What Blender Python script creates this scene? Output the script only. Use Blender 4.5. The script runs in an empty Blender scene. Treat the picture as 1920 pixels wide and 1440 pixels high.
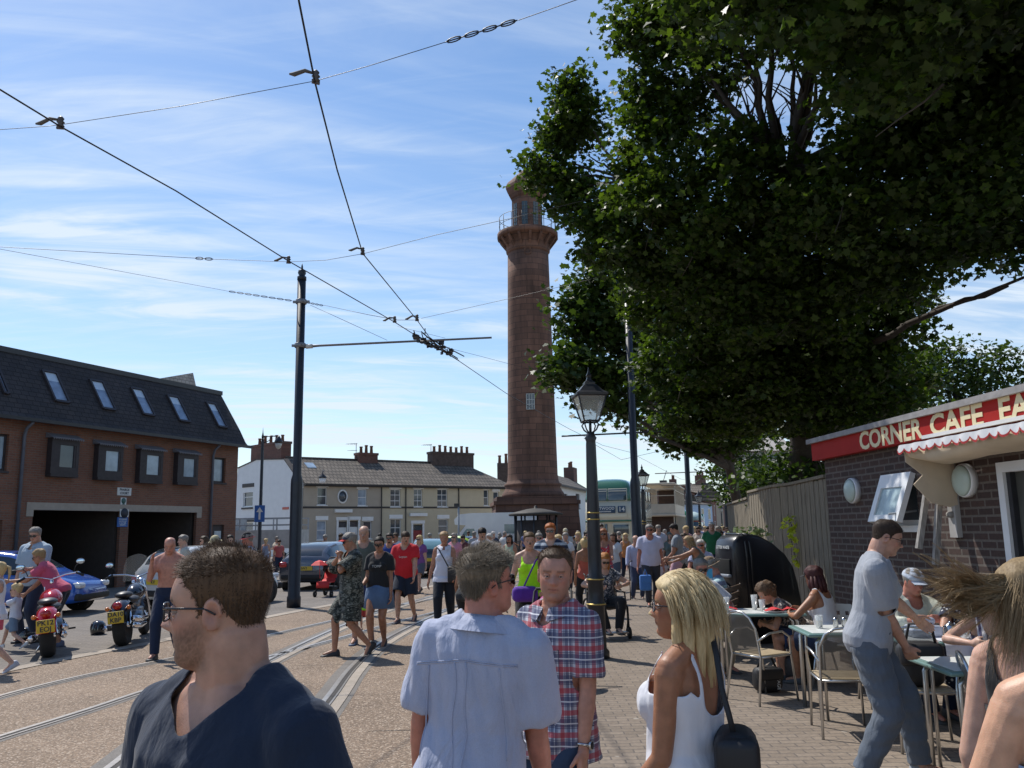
import bpy, bmesh, math, random
import numpy as np
from mathutils import Vector, Matrix, Euler
R_=math.radians
sc=bpy.context.scene
COL=sc.collection
# ------------------------------------------------------------ camera model
FPX=1600.0; CAMZ=1.75; PITCH=R_(9.68); ROLL=0.0175
_F=Vector((0,math.cos(PITCH),math.sin(PITCH))); _U0=Vector((0,-math.sin(PITCH),math.cos(PITCH))); _R0=Vector((1,0,0))
_R=_R0*math.cos(ROLL)-_U0*math.sin(ROLL); _U=_U0*math.cos(ROLL)+_R0*math.sin(ROLL)
CP=Vector((0,0,CAMZ))
cd=bpy.data.cameras.new('camera'); cd.sensor_width=36; cd.lens=FPX/1920*36; cd.clip_end=3000; cd.clip_start=0.05
cam=bpy.data.objects.new('camera',cd); COL.objects.link(cam)
cam.matrix_world=Matrix(((_R.x,_U.x,-_F.x,CP.x),(_R.y,_U.y,-_F.y,CP.y),(_R.z,_U.z,-_F.z,CP.z),(0,0,0,1)))
sc.camera=cam
# ------------------------------------------------------------ world, sun, exposure
SUN_EL=R_(54); SUN_AZ=R_(-42)   # azimuth measured from +Y towards +X
w=bpy.data.worlds.new('World'); sc.world=w; w.use_nodes=True
def world_nodes():
    nt=w.node_tree; n=nt.nodes; l=nt.links; n.clear()
    out=n.new('ShaderNodeOutputWorld'); bg=n.new('ShaderNodeBackground'); bg.inputs[1].default_value=0.115
    sky=n.new('ShaderNodeTexSky'); sky.sky_type='NISHITA'; sky.sun_disc=False
    sky.sun_elevation=SUN_EL; sky.sun_rotation=SUN_AZ; sky.air_density=1.0; sky.dust_density=0.35; sky.ozone_density=2.2; sky.altitude=0
    tc=n.new('ShaderNodeTexCoord'); sep=n.new('ShaderNodeSeparateXYZ'); l.new(tc.outputs['Generated'],sep.inputs[0])
    def math_(op,a,b=None,clamp=False):
        m=n.new('ShaderNodeMath'); m.operation=op; m.use_clamp=clamp
        for i,v in enumerate((a,b)):
            if v is None: continue
            if isinstance(v,(int,float)): m.inputs[i].default_value=v
            else: l.new(v,m.inputs[i])
        return m.outputs[0]
    zc=math_('MAXIMUM',sep.outputs[2],0.02); zc=math_('ADD',zc,0.10)
    u=math_('DIVIDE',sep.outputs[0],zc); v=math_('DIVIDE',sep.outputs[1],zc)
    def layer(rot,sx,sy,scale,detail,rough,lo,hi,off=0.,dist=0.3):
        cb=n.new('ShaderNodeCombineXYZ'); l.new(u,cb.inputs[0]); l.new(v,cb.inputs[1]); cb.inputs[2].default_value=off
        mp=n.new('ShaderNodeMapping'); mp.inputs['Rotation'].default_value=(0,0,rot); mp.inputs['Scale'].default_value=(sx,sy,1)
        mp2=n.new('ShaderNodeMapping'); mp2.inputs['Rotation'].default_value=(0,0,rot)
        l.new(cb.outputs[0],mp2.inputs[0]); mp.inputs['Rotation'].default_value=(0,0,0); l.new(mp2.outputs[0],mp.inputs[0])
        ns=n.new('ShaderNodeTexNoise'); ns.inputs['Scale'].default_value=scale; ns.inputs['Detail'].default_value=detail
        ns.inputs['Roughness'].default_value=rough; ns.inputs['Distortion'].default_value=dist
        l.new(mp.outputs[0],ns.inputs['Vector'])
        rp=n.new('ShaderNodeMapRange'); rp.interpolation_type='SMOOTHSTEP'; rp.inputs[1].default_value=lo; rp.inputs[2].default_value=hi
        l.new(ns.outputs[0],rp.inputs[0]); return rp.outputs[0]
    big=layer(R_(-8),0.35,1.1,0.8,4,0.5,0.36,0.68,3.1,0.8)
    fine=layer(R_(-14),0.42,1.7,2.2,10,0.58,0.36,0.74,7.7,1.5)
    fine2=layer(R_(8),0.35,2.2,3.0,10,0.60,0.46,0.80,1.3,2.0)
    low=layer(R_(0),0.16,1.1,0.9,8,0.6,0.50,0.68,11.,0.4)
    c=math_('MULTIPLY',big,math_('ADD',math_('MULTIPLY',fine,1.55),0.10))
    c=math_('ADD',c,math_('MULTIPLY',fine2,0.22)); c=math_('ADD',c,math_('MULTIPLY',low,0.0))
    # thin veil increases towards the horizon, fades at the zenith
    veil=n.new('ShaderNodeMapRange'); veil.inputs[1].default_value=0.0; veil.inputs[2].default_value=0.55; veil.inputs[3].default_value=0.26; veil.inputs[4].default_value=0.0
    l.new(sep.outputs[2],veil.inputs[0])
    top=n.new('ShaderNodeMapRange'); top.inputs[1].default_value=0.35; top.inputs[2].default_value=0.62; top.inputs[3].default_value=1.0; top.inputs[4].default_value=0.35
    l.new(sep.outputs[2],top.inputs[0]); c=math_('MULTIPLY',c,top.outputs[0])
    c=math_('ADD',c,veil.outputs[0]); c=math_('MINIMUM',c,0.88)
    hs=n.new('ShaderNodeHueSaturation'); hs.inputs['Saturation'].default_value=1.17; hs.inputs['Value'].default_value=1.32; l.new(sky.outputs[0],hs.inputs['Color'])
    mx=n.new('ShaderNodeMixRGB'); l.new(c,mx.inputs[0]); l.new(hs.outputs[0],mx.inputs[1]); mx.inputs[2].default_value=(7.0,7.9,8.9,1)
    l.new(mx.outputs[0],bg.inputs[0]); l.new(bg.outputs[0],out.inputs[0])
world_nodes()
sl=bpy.data.lights.new('sun','SUN'); sl.energy=4.6; sl.angle=R_(0.55); sl.color=(1,0.955,0.88)
so=bpy.data.objects.new('sun',sl); COL.objects.link(so)
SDIR=Vector((math.sin(SUN_AZ)*math.cos(SUN_EL),math.cos(SUN_AZ)*math.cos(SUN_EL),math.sin(SUN_EL)))
so.rotation_euler=SDIR.to_track_quat('Z','Y').to_euler(); so.location=(-20,25,40)
sc.view_settings.view_transform='Standard'; sc.view_settings.look='None'; sc.view_settings.exposure=0.0; sc.view_settings.gamma=1.0
try: sc.view_settings.use_curve_mapping=False
except Exception: pass
sc.cycles.max_bounces=6; sc.cycles.transparent_max_bounces=12
rnd=random.Random(7); rng=np.random.default_rng(11)
# ------------------------------------------------------------ pixel helpers (photo px 1920x1440)
def ray(px,py):
    return (_F+_R*((px-960)/FPX)+_U*((720-py)/FPX))
def G(px,py,z=0.0):
    d=ray(px,py); t=(z-CAMZ)/d.z; return CP+d*t
def PY(px,py,Y):
    d=ray(px,py); return CP+d*(Y/d.y)
def horizon(px): return 993-0.0175*(px-960)
def AT(px,d):
    "ground point seen in column px at world depth d"
    p=PY(px,horizon(px),d); return Vector((p.x,d,0))
# ------------------------------------------------------------ materials
MATS={}
def nodes_of(name):
    m=bpy.data.materials.new(name); m.use_nodes=True; nt=m.node_tree; b=nt.nodes['Principled BSDF']; return m,nt,b
def mat(name,col,rough=0.6,metal=0.0,var=0.12,scale=6.0,bump=0.0,bscale=40.,spec=0.5,trans=0.0,emit=None,sss=0.0,alpha=1.0,coat=0.0,attr=None,sheen=0.,stretch=None):
    if name in MATS: return MATS[name]
    m,nt,b=nodes_of(name); n=nt.nodes; l=nt.links
    b.inputs['Roughness'].default_value=rough; b.inputs['Metallic'].default_value=metal
    b.inputs['Specular IOR Level'].default_value=spec
    b.inputs['Transmission Weight'].default_value=trans; b.inputs['Alpha'].default_value=alpha
    b.inputs['Coat Weight'].default_value=coat
    if sheen: b.inputs['Sheen Weight'].default_value=sheen
    if sss: b.inputs['Subsurface Weight'].default_value=sss; b.inputs['Subsurface Radius'].default_value=(0.012,0.005,0.003); b.inputs['Subsurface Scale'].default_value=1.0
    c4=(col[0],col[1],col[2],1)
    tc=n.new('ShaderNodeTexCoord')
    if var>0 or attr:
        ns=n.new('ShaderNodeTexNoise'); ns.inputs['Scale'].default_value=scale; ns.inputs['Detail'].default_value=5
        if stretch:
            mp=n.new('ShaderNodeMapping'); mp.inputs['Scale'].default_value=stretch; l.new(tc.outputs['Object'],mp.inputs[0]); l.new(mp.outputs[0],ns.inputs['Vector'])
        else: l.new(tc.outputs['Object'],ns.inputs['Vector'])
        mr=n.new('ShaderNodeMapRange'); mr.inputs[1].default_value=0.25; mr.inputs[2].default_value=0.75; mr.inputs[3].default_value=1-var; mr.inputs[4].default_value=1+var
        l.new(ns.outputs[0],mr.inputs[0])
        mx=n.new('ShaderNodeMixRGB'); mx.blend_type='MULTIPLY'; mx.inputs[0].default_value=1.0
        if attr:
            at=n.new('ShaderNodeAttribute'); at.attribute_name=attr; l.new(at.outputs[0],mx.inputs[1])
        else: mx.inputs[1].default_value=c4
        l.new(mr.outputs[0],mx.inputs[2]); l.new(mx.outputs[0],b.inputs['Base Color'])
    else: b.inputs['Base Color'].default_value=c4
    if bump>0:
        n2=n.new('ShaderNodeTexNoise'); n2.inputs['Scale'].default_value=bscale; n2.inputs['Detail'].default_value=4
        l.new(tc.outputs['Object'],n2.inputs['Vector'])
        bp=n.new('ShaderNodeBump'); bp.inputs['Strength'].default_value=1.0; bp.inputs['Distance'].default_value=bump
        l.new(n2.outputs[0],bp.inputs['Height']); l.new(bp.outputs[0],b.inputs['Normal'])
    if emit: b.inputs['Emission Color'].default_value=(*emit[:3],1); b.inputs['Emission Strength'].default_value=emit[3]
    MATS[name]=m; return m
def swz(nt,mode):
    "object coordinates with the wall's own axes brought to XY"
    n=nt.nodes; l=nt.links; tc=n.new('ShaderNodeTexCoord')
    if mode=='xy': return tc.outputs['Object']
    s=n.new('ShaderNodeSeparateXYZ'); c=n.new('ShaderNodeCombineXYZ'); l.new(tc.outputs['Object'],s.inputs[0])
    i={'xz':(0,2),'yz':(1,2)}[mode]; l.new(s.outputs[i[0]],c.inputs[0]); l.new(s.outputs[i[1]],c.inputs[1]); return c.outputs[0]
def brickmat(name,c1,c2,mortar,bw=0.225,bh=0.075,ms=0.01,mode='xz',rough=0.85,off=0.5,bump=0.004,stain=0.25,squash=1.0,msm=0.1,stscale=0.6):
    if name in MATS: return MATS[name]
    m,nt,b=nodes_of(name); n=nt.nodes; l=nt.links; v=swz(nt,mode)
    br=n.new('ShaderNodeTexBrick'); br.offset=off; br.inputs['Scale'].default_value=1.0
    br.inputs['Color1'].default_value=(*c1,1); br.inputs['Color2'].default_value=(*c2,1); br.inputs['Mortar'].default_value=(*mortar,1)
    br.inputs['Brick Width'].default_value=bw; br.inputs['Row Height'].default_value=bh; br.inputs['Mortar Size'].default_value=ms; br.inputs['Mortar Smooth'].default_value=msm
    l.new(v,br.inputs['Vector'])
    ns=n.new('ShaderNodeTexNoise'); ns.inputs['Scale'].default_value=stscale; ns.inputs['Detail'].default_value=8; ns.inputs['Roughness'].default_value=0.65; l.new(v,ns.inputs['Vector'])
    mr=n.new('ShaderNodeMapRange'); mr.inputs[1].default_value=0.3; mr.inputs[2].default_value=0.7; mr.inputs[3].default_value=1-stain; mr.inputs[4].default_value=1+stain; l.new(ns.outputs[0],mr.inputs[0])
    n3=n.new('ShaderNodeTexNoise'); n3.inputs['Scale'].default_value=30; n3.inputs['Detail'].default_value=3; l.new(v,n3.inputs['Vector'])
    mr3=n.new('ShaderNodeMapRange'); mr3.inputs[1].default_value=0.3; mr3.inputs[2].default_value=0.7; mr3.inputs[3].default_value=0.85; mr3.inputs[4].default_value=1.15; l.new(n3.outputs[0],mr3.inputs[0])
    mx=n.new('ShaderNodeMixRGB'); mx.blend_type='MULTIPLY'; mx.inputs[0].default_value=1; l.new(br.outputs[0],mx.inputs[1]); l.new(mr.outputs[0],mx.inputs[2])
    mx2=n.new('ShaderNodeMixRGB'); mx2.blend_type='MULTIPLY'; mx2.inputs[0].default_value=1; l.new(mx.outputs[0],mx2.inputs[1]); l.new(mr3.outputs[0],mx2.inputs[2])
    l.new(mx2.outputs[0],b.inputs['Base Color']); b.inputs['Roughness'].default_value=rough
    inv=n.new('ShaderNodeMath'); inv.operation='SUBTRACT'; inv.inputs[0].default_value=1; l.new(br.outputs['Fac'],inv.inputs[1])
    ad=n.new('ShaderNodeMath'); ad.operation='MULTIPLY_ADD'; l.new(n3.outputs[0],ad.inputs[0]); ad.inputs[1].default_value=0.35; l.new(inv.outputs[0],ad.inputs[2])
    bp=n.new('ShaderNodeBump'); bp.inputs['Distance'].default_value=bump; l.new(ad.outputs[0],bp.inputs['Height']); l.new(bp.outputs[0],b.inputs['Normal'])
    MATS[name]=m; return m
def glassmat(name,tint=(0.25,0.3,0.33),rough=0.05,alpha=0.35):
    if name in MATS: return MATS[name]
    m,nt,b=nodes_of(name); b.inputs['Base Color'].default_value=(*tint,1); b.inputs['Roughness'].default_value=rough
    b.inputs['Specular IOR Level'].default_value=0.9; b.inputs['Alpha'].default_value=alpha; MATS[name]=m; return m
# ------------------------------------------------------------ mesh building
def frame_from(d):
    d=Vector(d).normalized(); a=Vector((0,0,1)) if abs(d.z)<0.9 else Vector((1,0,0))
    x=d.cross(a).normalized(); y=x.cross(d).normalized(); return x,y,d
class MB:
    def __init__(s): s.v=[]; s.f=[]; s.m=[]; s.sm=[]
    def add(s,V,F,mi=0,smooth=False):
        o=len(s.v); s.v.extend([tuple(p) for p in V]); s.f.extend([tuple(i+o for i in f) for f in F]); s.m.extend([mi]*len(F)); s.sm.extend([smooth]*len(F)); return s
    def box(s,c,d,mi=0,M=None,rz=0,taper=1.0):
        x,y,z=d[0]/2,d[1]/2,d[2]/2; t=taper
        P=[(-x,-y,-z),(x,-y,-z),(x,y,-z),(-x,y,-z),(-x*t,-y*t,z),(x*t,-y*t,z),(x*t,y*t,z),(-x*t,y*t,z)]
        if M is None: M=Matrix.Rotation(rz,3,'Z')
        P=[M@Vector(p)+Vector(c) for p in P]
        return s.add(P,[(3,2,1,0),(4,5,6,7),(0,1,5,4),(1,2,6,5),(2,3,7,6),(3,0,4,7)],mi)
    def bx(s,x0,x1,y0,y1,z0,z1,mi=0):
        return s.box(((x0+x1)/2,(y0+y1)/2,(z0+z1)/2),(abs(x1-x0),abs(y1-y0),abs(z1-z0)),mi)
    def rbox(s,c,d,r=0.02,mi=0,rz=0,n=3,M=None):
        "box with rounded corners"
        bm=bmesh.new(); bmesh.ops.create_cube(bm,size=1.0); bmesh.ops.scale(bm,vec=Vector(d),verts=bm.verts)
        bmesh.ops.bevel(bm,geom=list(bm.edges),offset=min(r,min(d)*0.49),segments=n,profile=0.5,affect='EDGES')
        if M is None: M=Matrix.Rotation(rz,3,'Z')
        V=[M@v.co+Vector(c) for v in bm.verts]; bm.verts.index_update(); F=[[v.index for v in f.verts] for f in bm.faces]; bm.free()
        return s.add(V,F,mi,True)
    def tube(s,pts,r,n=8,mi=0,cap=True,smooth=True,closed=False):
        pts=[Vector(p) for p in pts]; N=len(pts); rs=r if hasattr(r,'__len__') else [r]*N
        V=[];F=[]; px=None
        for i,p in enumerate(pts):
            if closed: d=(pts[(i+1)%N]-pts[i-1])
            else: d=(pts[min(i+1,N-1)]-pts[max(i-1,0)])
            if d.length<1e-9: d=Vector((0,0,1))
            d.normalize()
            if px is None: x,y,_=frame_from(d)
            else:
                x=px-d*px.dot(d)
                if x.length<1e-6: x,y,_=frame_from(d)
                x.normalize(); y=d.cross(x)
            px=x
            y=d.cross(x)
            for k in range(n):
                a=2*math.pi*k/n; V.append(p+x*(rs[i]*math.cos(a))+y*(rs[i]*math.sin(a)))
        M_=N if closed else N-1
        for i in range(M_):
            j=(i+1)%N
            for k in range(n):
                k2=(k+1)%n; F.append((i*n+k,i*n+k2,j*n+k2,j*n+k))
        if cap and not closed:
            F.append(tuple(range(n-1,-1,-1))); F.append(tuple((N-1)*n+k for k in range(n)))
        return s.add(V,F,mi,smooth)
    def cyl(s,p0,p1,r0,r1=None,n=12,mi=0,cap=True,smooth=True): return s.tube([p0,p1],[r0,r0 if r1 is None else r1],n,mi,cap,smooth)
    def lathe(s,prof,c=(0,0,0),n=16,mi=0,axis='z',smooth=True,M=None,a0=0.0,flat=False):
        V=[];F=[];N=len(prof)
        for (r,z) in prof:
            for k in range(n):
                a=a0+2*math.pi*k/n; p=Vector((r*math.cos(a),r*math.sin(a),z))
                if axis=='x': p=Vector((p.z,p.x,p.y))
                elif axis=='y': p=Vector((p.x,p.z,p.y))
                if M is not None: p=M@p
                V.append(p+Vector(c))
        for i in range(N-1):
            for k in range(n):
                k2=(k+1)%n; F.append((i*n+k,i*n+k2,(i+1)*n+k2,(i+1)*n+k))
        F.append(tuple(range(n-1,-1,-1))); F.append(tuple((N-1)*n+k for k in range(n)))
        return s.add(V,F,mi,smooth and not flat)
    def ell(s,c,r,M=None,n=12,m=8,mi=0):
        V=[];F=[]
        for i in range(m+1):
            t=math.pi*i/m
            for k in range(n):
                a=2*math.pi*k/n; p=Vector((r[0]*math.sin(t)*math.cos(a),r[1]*math.sin(t)*math.sin(a),r[2]*math.cos(t)))
                if M is not None: p=M@p
                V.append(p+Vector(c))
        for i in range(m):
            for k in range(n):
                k2=(k+1)%n; F.append((i*n+k,(i+1)*n+k,(i+1)*n+k2,i*n+k2))
        return s.add(V,F,mi,True)
    def prism(s,poly,t,mi=0,M=None,c=(0,0,0)):
        "polygon in local xz extruded along y by t"
        n=len(poly); V=[Vector((p[0],0,p[1])) for p in poly]+[Vector((p[0],t,p[1])) for p in poly]
        if M is not None: V=[M@p for p in V]
        V=[p+Vector(c) for p in V]
        F=[tuple(range(n)),tuple(range(2*n-1,n-1,-1))]+[(i,i+n,(i+1)%n+n,(i+1)%n) for i in range(n)]
        return s.add(V,F,mi)
    def loft(s,rings,mi=0,smooth=True,cap=True):
        n=len(rings[0]); V=[p for r in rings for p in r]; F=[]
        for i in range(len(rings)-1):
            for k in range(n):
                k2=(k+1)%n; F.append((i*n+k,i*n+k2,(i+1)*n+k2,(i+1)*n+k))
        if cap: F.append(tuple(range(n-1,-1,-1))); F.append(tuple((len(rings)-1)*n+k for k in range(n)))
        return s.add(V,F,mi,smooth)
    def mesh(s,name,mats):
        me=bpy.data.meshes.new(name); me.from_pydata([tuple(v) for v in s.v],[],s.f)
        if not hasattr(mats,'__len__'): mats=[mats]
        for m_ in mats: me.materials.append(m_)
        me.polygons.foreach_set('material_index',s.m); me.polygons.foreach_set('use_smooth',s.sm); me.update(); return me
    def build(s,name,mats,parent=None):
        o=bpy.data.objects.new(name,s.mesh(name,mats)); COL.objects.link(o)
        if parent is not None: o.parent=parent
        return o
def tag(o,label=None,cat=None,group=None,kind=None):
    if label: o['label']=label
    if cat: o['category']=cat
    if group: o['group']=group
    if kind: o['kind']=kind
    return o
def thing(name,label,cat,loc=(0,0,0),rz=0,group=None,kind=None):
    o=bpy.data.objects.new(name,None); COL.objects.link(o); o.location=loc; o.rotation_euler=(0,0,rz); o.empty_display_size=0.2
    return tag(o,label,cat,group,kind)
def kids(o): return [c for c in bpy.data.objects if c.parent==o]
def dup(o,loc=None,rz=None,label=None,parent=None,scale=None):
    c=o.copy(); COL.objects.link(c)
    if parent is not None: c.parent=parent
    for ch in kids_cache(o): dup(ch,parent=c)
    if loc is not None: c.location=loc
    if rz is not None: c.rotation_euler=(0,0,rz)
    if scale is not None: c.scale=(scale,)*3
    if label: c['label']=label
    return c
def kids_cache(o): return [c for c in COL.objects if c.parent==o]
def text_mb(mb,txt,c,size,mi=0,M=None,depth=0.004,font_w=0.0,align='CENTER',spacing=1.0,xs=1.0):
    "real lettering, laid in local xz facing -y"
    cu=bpy.data.curves.new('t','FONT'); cu.body=txt; cu.size=size; cu.align_x=align; cu.align_y='CENTER'; cu.extrude=depth/2; cu.offset=font_w; cu.space_character=spacing; cu.resolution_u=3
    o=bpy.data.objects.new('t',cu); COL.objects.link(o); dg=bpy.context.evaluated_depsgraph_get(); me=o.evaluated_get(dg).to_mesh()
    Rm=Matrix.Rotation(math.pi/2,3,'X')
    if M is None: M=Matrix.Identity(3)
    V=[]
    for v in me.vertices:
        p=Rm@Vector((v.co.x*xs,v.co.y,v.co.z)); V.append(M@p+Vector(c))
    F=[tuple(p.vertices) for p in me.polygons]; mb.add(V,F,mi); o.evaluated_get(dg).to_mesh_clear()
    bpy.data.objects.remove(o); bpy.data.curves.remove(cu); return mb
class Wall:
    "a vertical wall through two ground points; u along it, z up, n out of it"
    def __init__(s,A,B):
        s.A=Vector((A[0],A[1],0)); d=Vector((B[0]-A[0],B[1]-A[1],0)); s.L=d.length; s.d=d.normalized(); s.n=Vector((s.d.y,-s.d.x,0)); s.rz=math.atan2(s.d.y,s.d.x)
    def uz(s,px,py,off=0.0):
        r=ray(px,py); A=s.A+s.n*off; t=(A-CP).dot(s.n)/r.dot(s.n); p=CP+r*t; return ((p-A).dot(s.d),p.z)
    def w(s,u,z,off=0.0): return s.A+s.d*u+s.n*off+Vector((0,0,z))
def wallholes(mb,x0,x1,z0,z1,holes,y=0.0,depth=0.25,mi=0,mi_rev=None):
    "front wall sheet in local xz at y with rectangular openings and reveals going back by depth"
    xs=sorted(set([x0,x1]+[h[0] for h in holes]+[h[1] for h in holes])); zs=sorted(set([z0,z1]+[h[2] for h in holes]+[h[3] for h in holes]))
    xs=[x for x in xs if x0<=x<=x1]; zs=[z for z in zs if z0<=z<=z1]
    for i in range(len(xs)-1):
        for j in range(len(zs)-1):
            cx=(xs[i]+xs[i+1])/2; cz=(zs[j]+zs[j+1])/2
            if any(h[0]<cx<h[1] and h[2]<cz<h[3] for h in holes): continue
            mb.add([(xs[i],y,zs[j]),(xs[i+1],y,zs[j]),(xs[i+1],y,zs[j+1]),(xs[i],y,zs[j+1])],[(0,1,2,3)],mi)
    r=mi if mi_rev is None else mi_rev
    for (a,b,c,d) in holes:
        V=[(a,y,c),(b,y,c),(b,y,d),(a,y,d),(a,y+depth,c),(b,y+depth,c),(b,y+depth,d),(a,y+depth,d)]
        mb.add(V,[(0,4,5,1),(1,5,6,2),(2,6,7,3),(3,7,4,0)],r)
# ============================================================ GROUND, ROADS, RAILS
def spots(nt,cur,vec):
    n=nt.nodes; l=nt.links
    for sc_,rad,col,amt in ((2.3,0.05,(0.05,0.045,0.04),0.55),(0.55,0.16,(0.07,0.06,0.05),0.35),(3.7,0.035,(0.5,0.46,0.4),0.5)):
        d=n.new('ShaderNodeTexNoise'); d.inputs['Scale'].default_value=9; l.new(vec,d.inputs['Vector']); m0=n.new('ShaderNodeMixRGB'); m0.inputs[0].default_value=0.06; l.new(vec,m0.inputs[1]); l.new(d.outputs['Color'],m0.inputs[2])
        v=n.new('ShaderNodeTexVoronoi'); v.inputs['Scale'].default_value=sc_; l.new(m0.outputs[0],v.inputs['Vector']); r=n.new('ShaderNodeMapRange'); r.inputs[1].default_value=rad*sc_*0.5; r.inputs[2].default_value=rad*sc_*0.5+0.03; r.inputs[3].default_value=amt; r.inputs[4].default_value=0; l.new(v.outputs['Distance'],r.inputs[0])
        hs=n.new('ShaderNodeSeparateXYZ'); l.new(v.outputs['Color'],hs.inputs[0]); q=n.new('ShaderNodeMath'); q.operation='GREATER_THAN'; q.inputs[1].default_value=0.6; l.new(hs.outputs[0],q.inputs[0]); w_=n.new('ShaderNodeMath'); w_.operation='MULTIPLY'; l.new(q.outputs[0],w_.inputs[0]); l.new(r.outputs[0],w_.inputs[1])
        m=n.new('ShaderNodeMixRGB'); l.new(w_.outputs[0],m.inputs[0]); l.new(cur,m.inputs[1]); m.inputs[2].default_value=(*col,1); cur=m.outputs[0]
    return cur
def ground_mat(name,c1,c2,scale=3.,speck=0.25,sps=160.,bump=0.002,rough=0.9,big=0.15,light=None):
    if name in MATS: return MATS[name]
    m,nt,b=nodes_of(name); n=nt.nodes; l=nt.links; tc=n.new('ShaderNodeTexCoord')
    def ns(s,d,r=0.6):
        x=n.new('ShaderNodeTexNoise'); x.inputs['Scale'].default_value=s; x.inputs['Detail'].default_value=d; x.inputs['Roughness'].default_value=r; l.new(tc.outputs['Object'],x.inputs['Vector']); return x.outputs[0]
    a=ns(scale,6); mx=n.new('ShaderNodeMixRGB'); r=n.new('ShaderNodeMapRange'); r.inputs[1].default_value=0.35; r.inputs[2].default_value=0.65; l.new(a,r.inputs[0]); l.new(r.outputs[0],mx.inputs[0]); mx.inputs[1].default_value=(*c1,1); mx.inputs[2].default_value=(*c2,1)
    v=n.new('ShaderNodeTexVoronoi'); v.inputs['Scale'].default_value=sps; l.new(tc.outputs['Object'],v.inputs['Vector'])
    hs=n.new('ShaderNodeSeparateXYZ'); l.new(v.outputs['Color'],hs.inputs[0])
    r2=n.new('ShaderNodeMapRange'); r2.inputs[1].default_value=0; r2.inputs[2].default_value=1; r2.inputs[3].default_value=1-speck; r2.inputs[4].default_value=1+speck; l.new(hs.outputs[0],r2.inputs[0])
    m1=n.new('ShaderNodeMixRGB'); m1.blend_type='MULTIPLY'; m1.inputs[0].default_value=1; l.new(mx.outputs[0],m1.inputs[1]); l.new(r2.outputs[0],m1.inputs[2])
    r3=n.new('ShaderNodeMapRange'); r3.inputs[1].default_value=0.3; r3.inputs[2].default_value=0.7; r3.inputs[3].default_value=1-big; r3.inputs[4].default_value=1+big; l.new(ns(0.35,5),r3.inputs[0])
    m2=n.new('ShaderNodeMixRGB'); m2.blend_type='MULTIPLY'; m2.inputs[0].default_value=1; l.new(m1.outputs[0],m2.inputs[1]); l.new(r3.outputs[0],m2.inputs[2]); cur=m2.outputs[0]
    if light:   # sparse pale stones
        r4=n.new('ShaderNodeMapRange'); r4.inputs[1].default_value=0.86; r4.inputs[2].default_value=0.90; r4.inputs[3].default_value=0; r4.inputs[4].default_value=0.8; l.new(hs.outputs[1],r4.inputs[0])
        m3=n.new('ShaderNodeMixRGB'); l.new(r4.outputs[0],m3.inputs[0]); l.new(cur,m3.inputs[1]); m3.inputs[2].default_value=(*light,1); cur=m3.outputs[0]
    cur=spots(nt,cur,tc.outputs['Object']); l.new(cur,b.inputs['Base Color']); b.inputs['Roughness'].default_value=rough
    bp=n.new('ShaderNodeBump'); bp.inputs['Distance'].default_value=bump; l.new(v.outputs['Distance'],bp.inputs['Height']); l.new(bp.outputs[0],b.inputs['Normal'])
    MATS[name]=m; return m
M_asphalt=ground_mat('car_park_paving',(0.165,0.142,0.122),(0.20,0.175,0.15),2.0,0.18,60)
M_tram=ground_mat('tram_road_aggregate',(0.185,0.130,0.088),(0.228,0.163,0.112),0.8,0.42,75,0.003,big=0.17,light=(0.5,0.4,0.31))
M_conc=ground_mat('kerb_concrete',(0.33,0.28,0.225),(0.40,0.34,0.28),4,0.12,150)
M_far=ground_mat('far_road',(0.22,0.19,0.17),(0.25,0.22,0.19),1.0,0.1,30)
M_groove=mat('rail_groove',(0.035,0.03,0.027),0.8,var=0.3,scale=20)
M_rail=mat('rail_steel',(0.42,0.39,0.36),0.38,0.85,var=0.15,scale=15)
M_infill=ground_mat('rail_infill',(0.16,0.145,0.13),(0.20,0.18,0.16),3,0.2,120)
M_block=brickmat('pavement_blocks',(0.195,0.153,0.116),(0.245,0.195,0.150),(0.12,0.10,0.085),0.20,0.10,0.006,'xy',0.85,stain=0.16,bump=0.003,stscale=0.5)
M_block2=brickmat('car_park_blocks',(0.165,0.143,0.125),(0.205,0.178,0.155),(0.13,0.115,0.10),0.21,0.105,0.007,'xy',0.9,stain=0.2,bump=0.003,stscale=0.4)
def add_spots(m):
    nt=m.node_tree; b=nt.nodes['Principled BSDF']; src=b.inputs['Base Color'].links[0].from_socket; tc=nt.nodes.new('ShaderNodeTexCoord'); nt.links.new(spots(nt,src,tc.outputs['Object']),b.inputs['Base Color'])
add_spots(M_block); add_spots(M_block2)
def sheet(name,poly,z,m,label=None):
    mb=MB(); mb.add([(p[0],p[1],z) for p in poly],[tuple(range(len(poly)))]); o=mb.build(name,m); o['kind']='structure'; return o
g=MB(); g.add([(-900,-60,0),(900,-60,0),(900,1800,0),(-900,1800,0)],[(0,1,2,3)]); o=g.build('ground',M_asphalt); o['kind']='structure'
def spline(pts,n=8):
    P=[Vector((p[0],p[1],0)) for p in pts]; P=[2*P[0]-P[1]]+P+[2*P[-1]-P[-2]]; out=[]
    for i in range(1,len(P)-2):
        for k in range(n):
            t=k/n; a,b,c,d=P[i-1],P[i],P[i+1],P[i+2]
            out.append(0.5*((2*b)+(c-a)*t+(2*a-5*b+4*c-d)*t*t+(3*b-a-3*c+d)*t**3))
    out.append(P[-2]); return out
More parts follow.
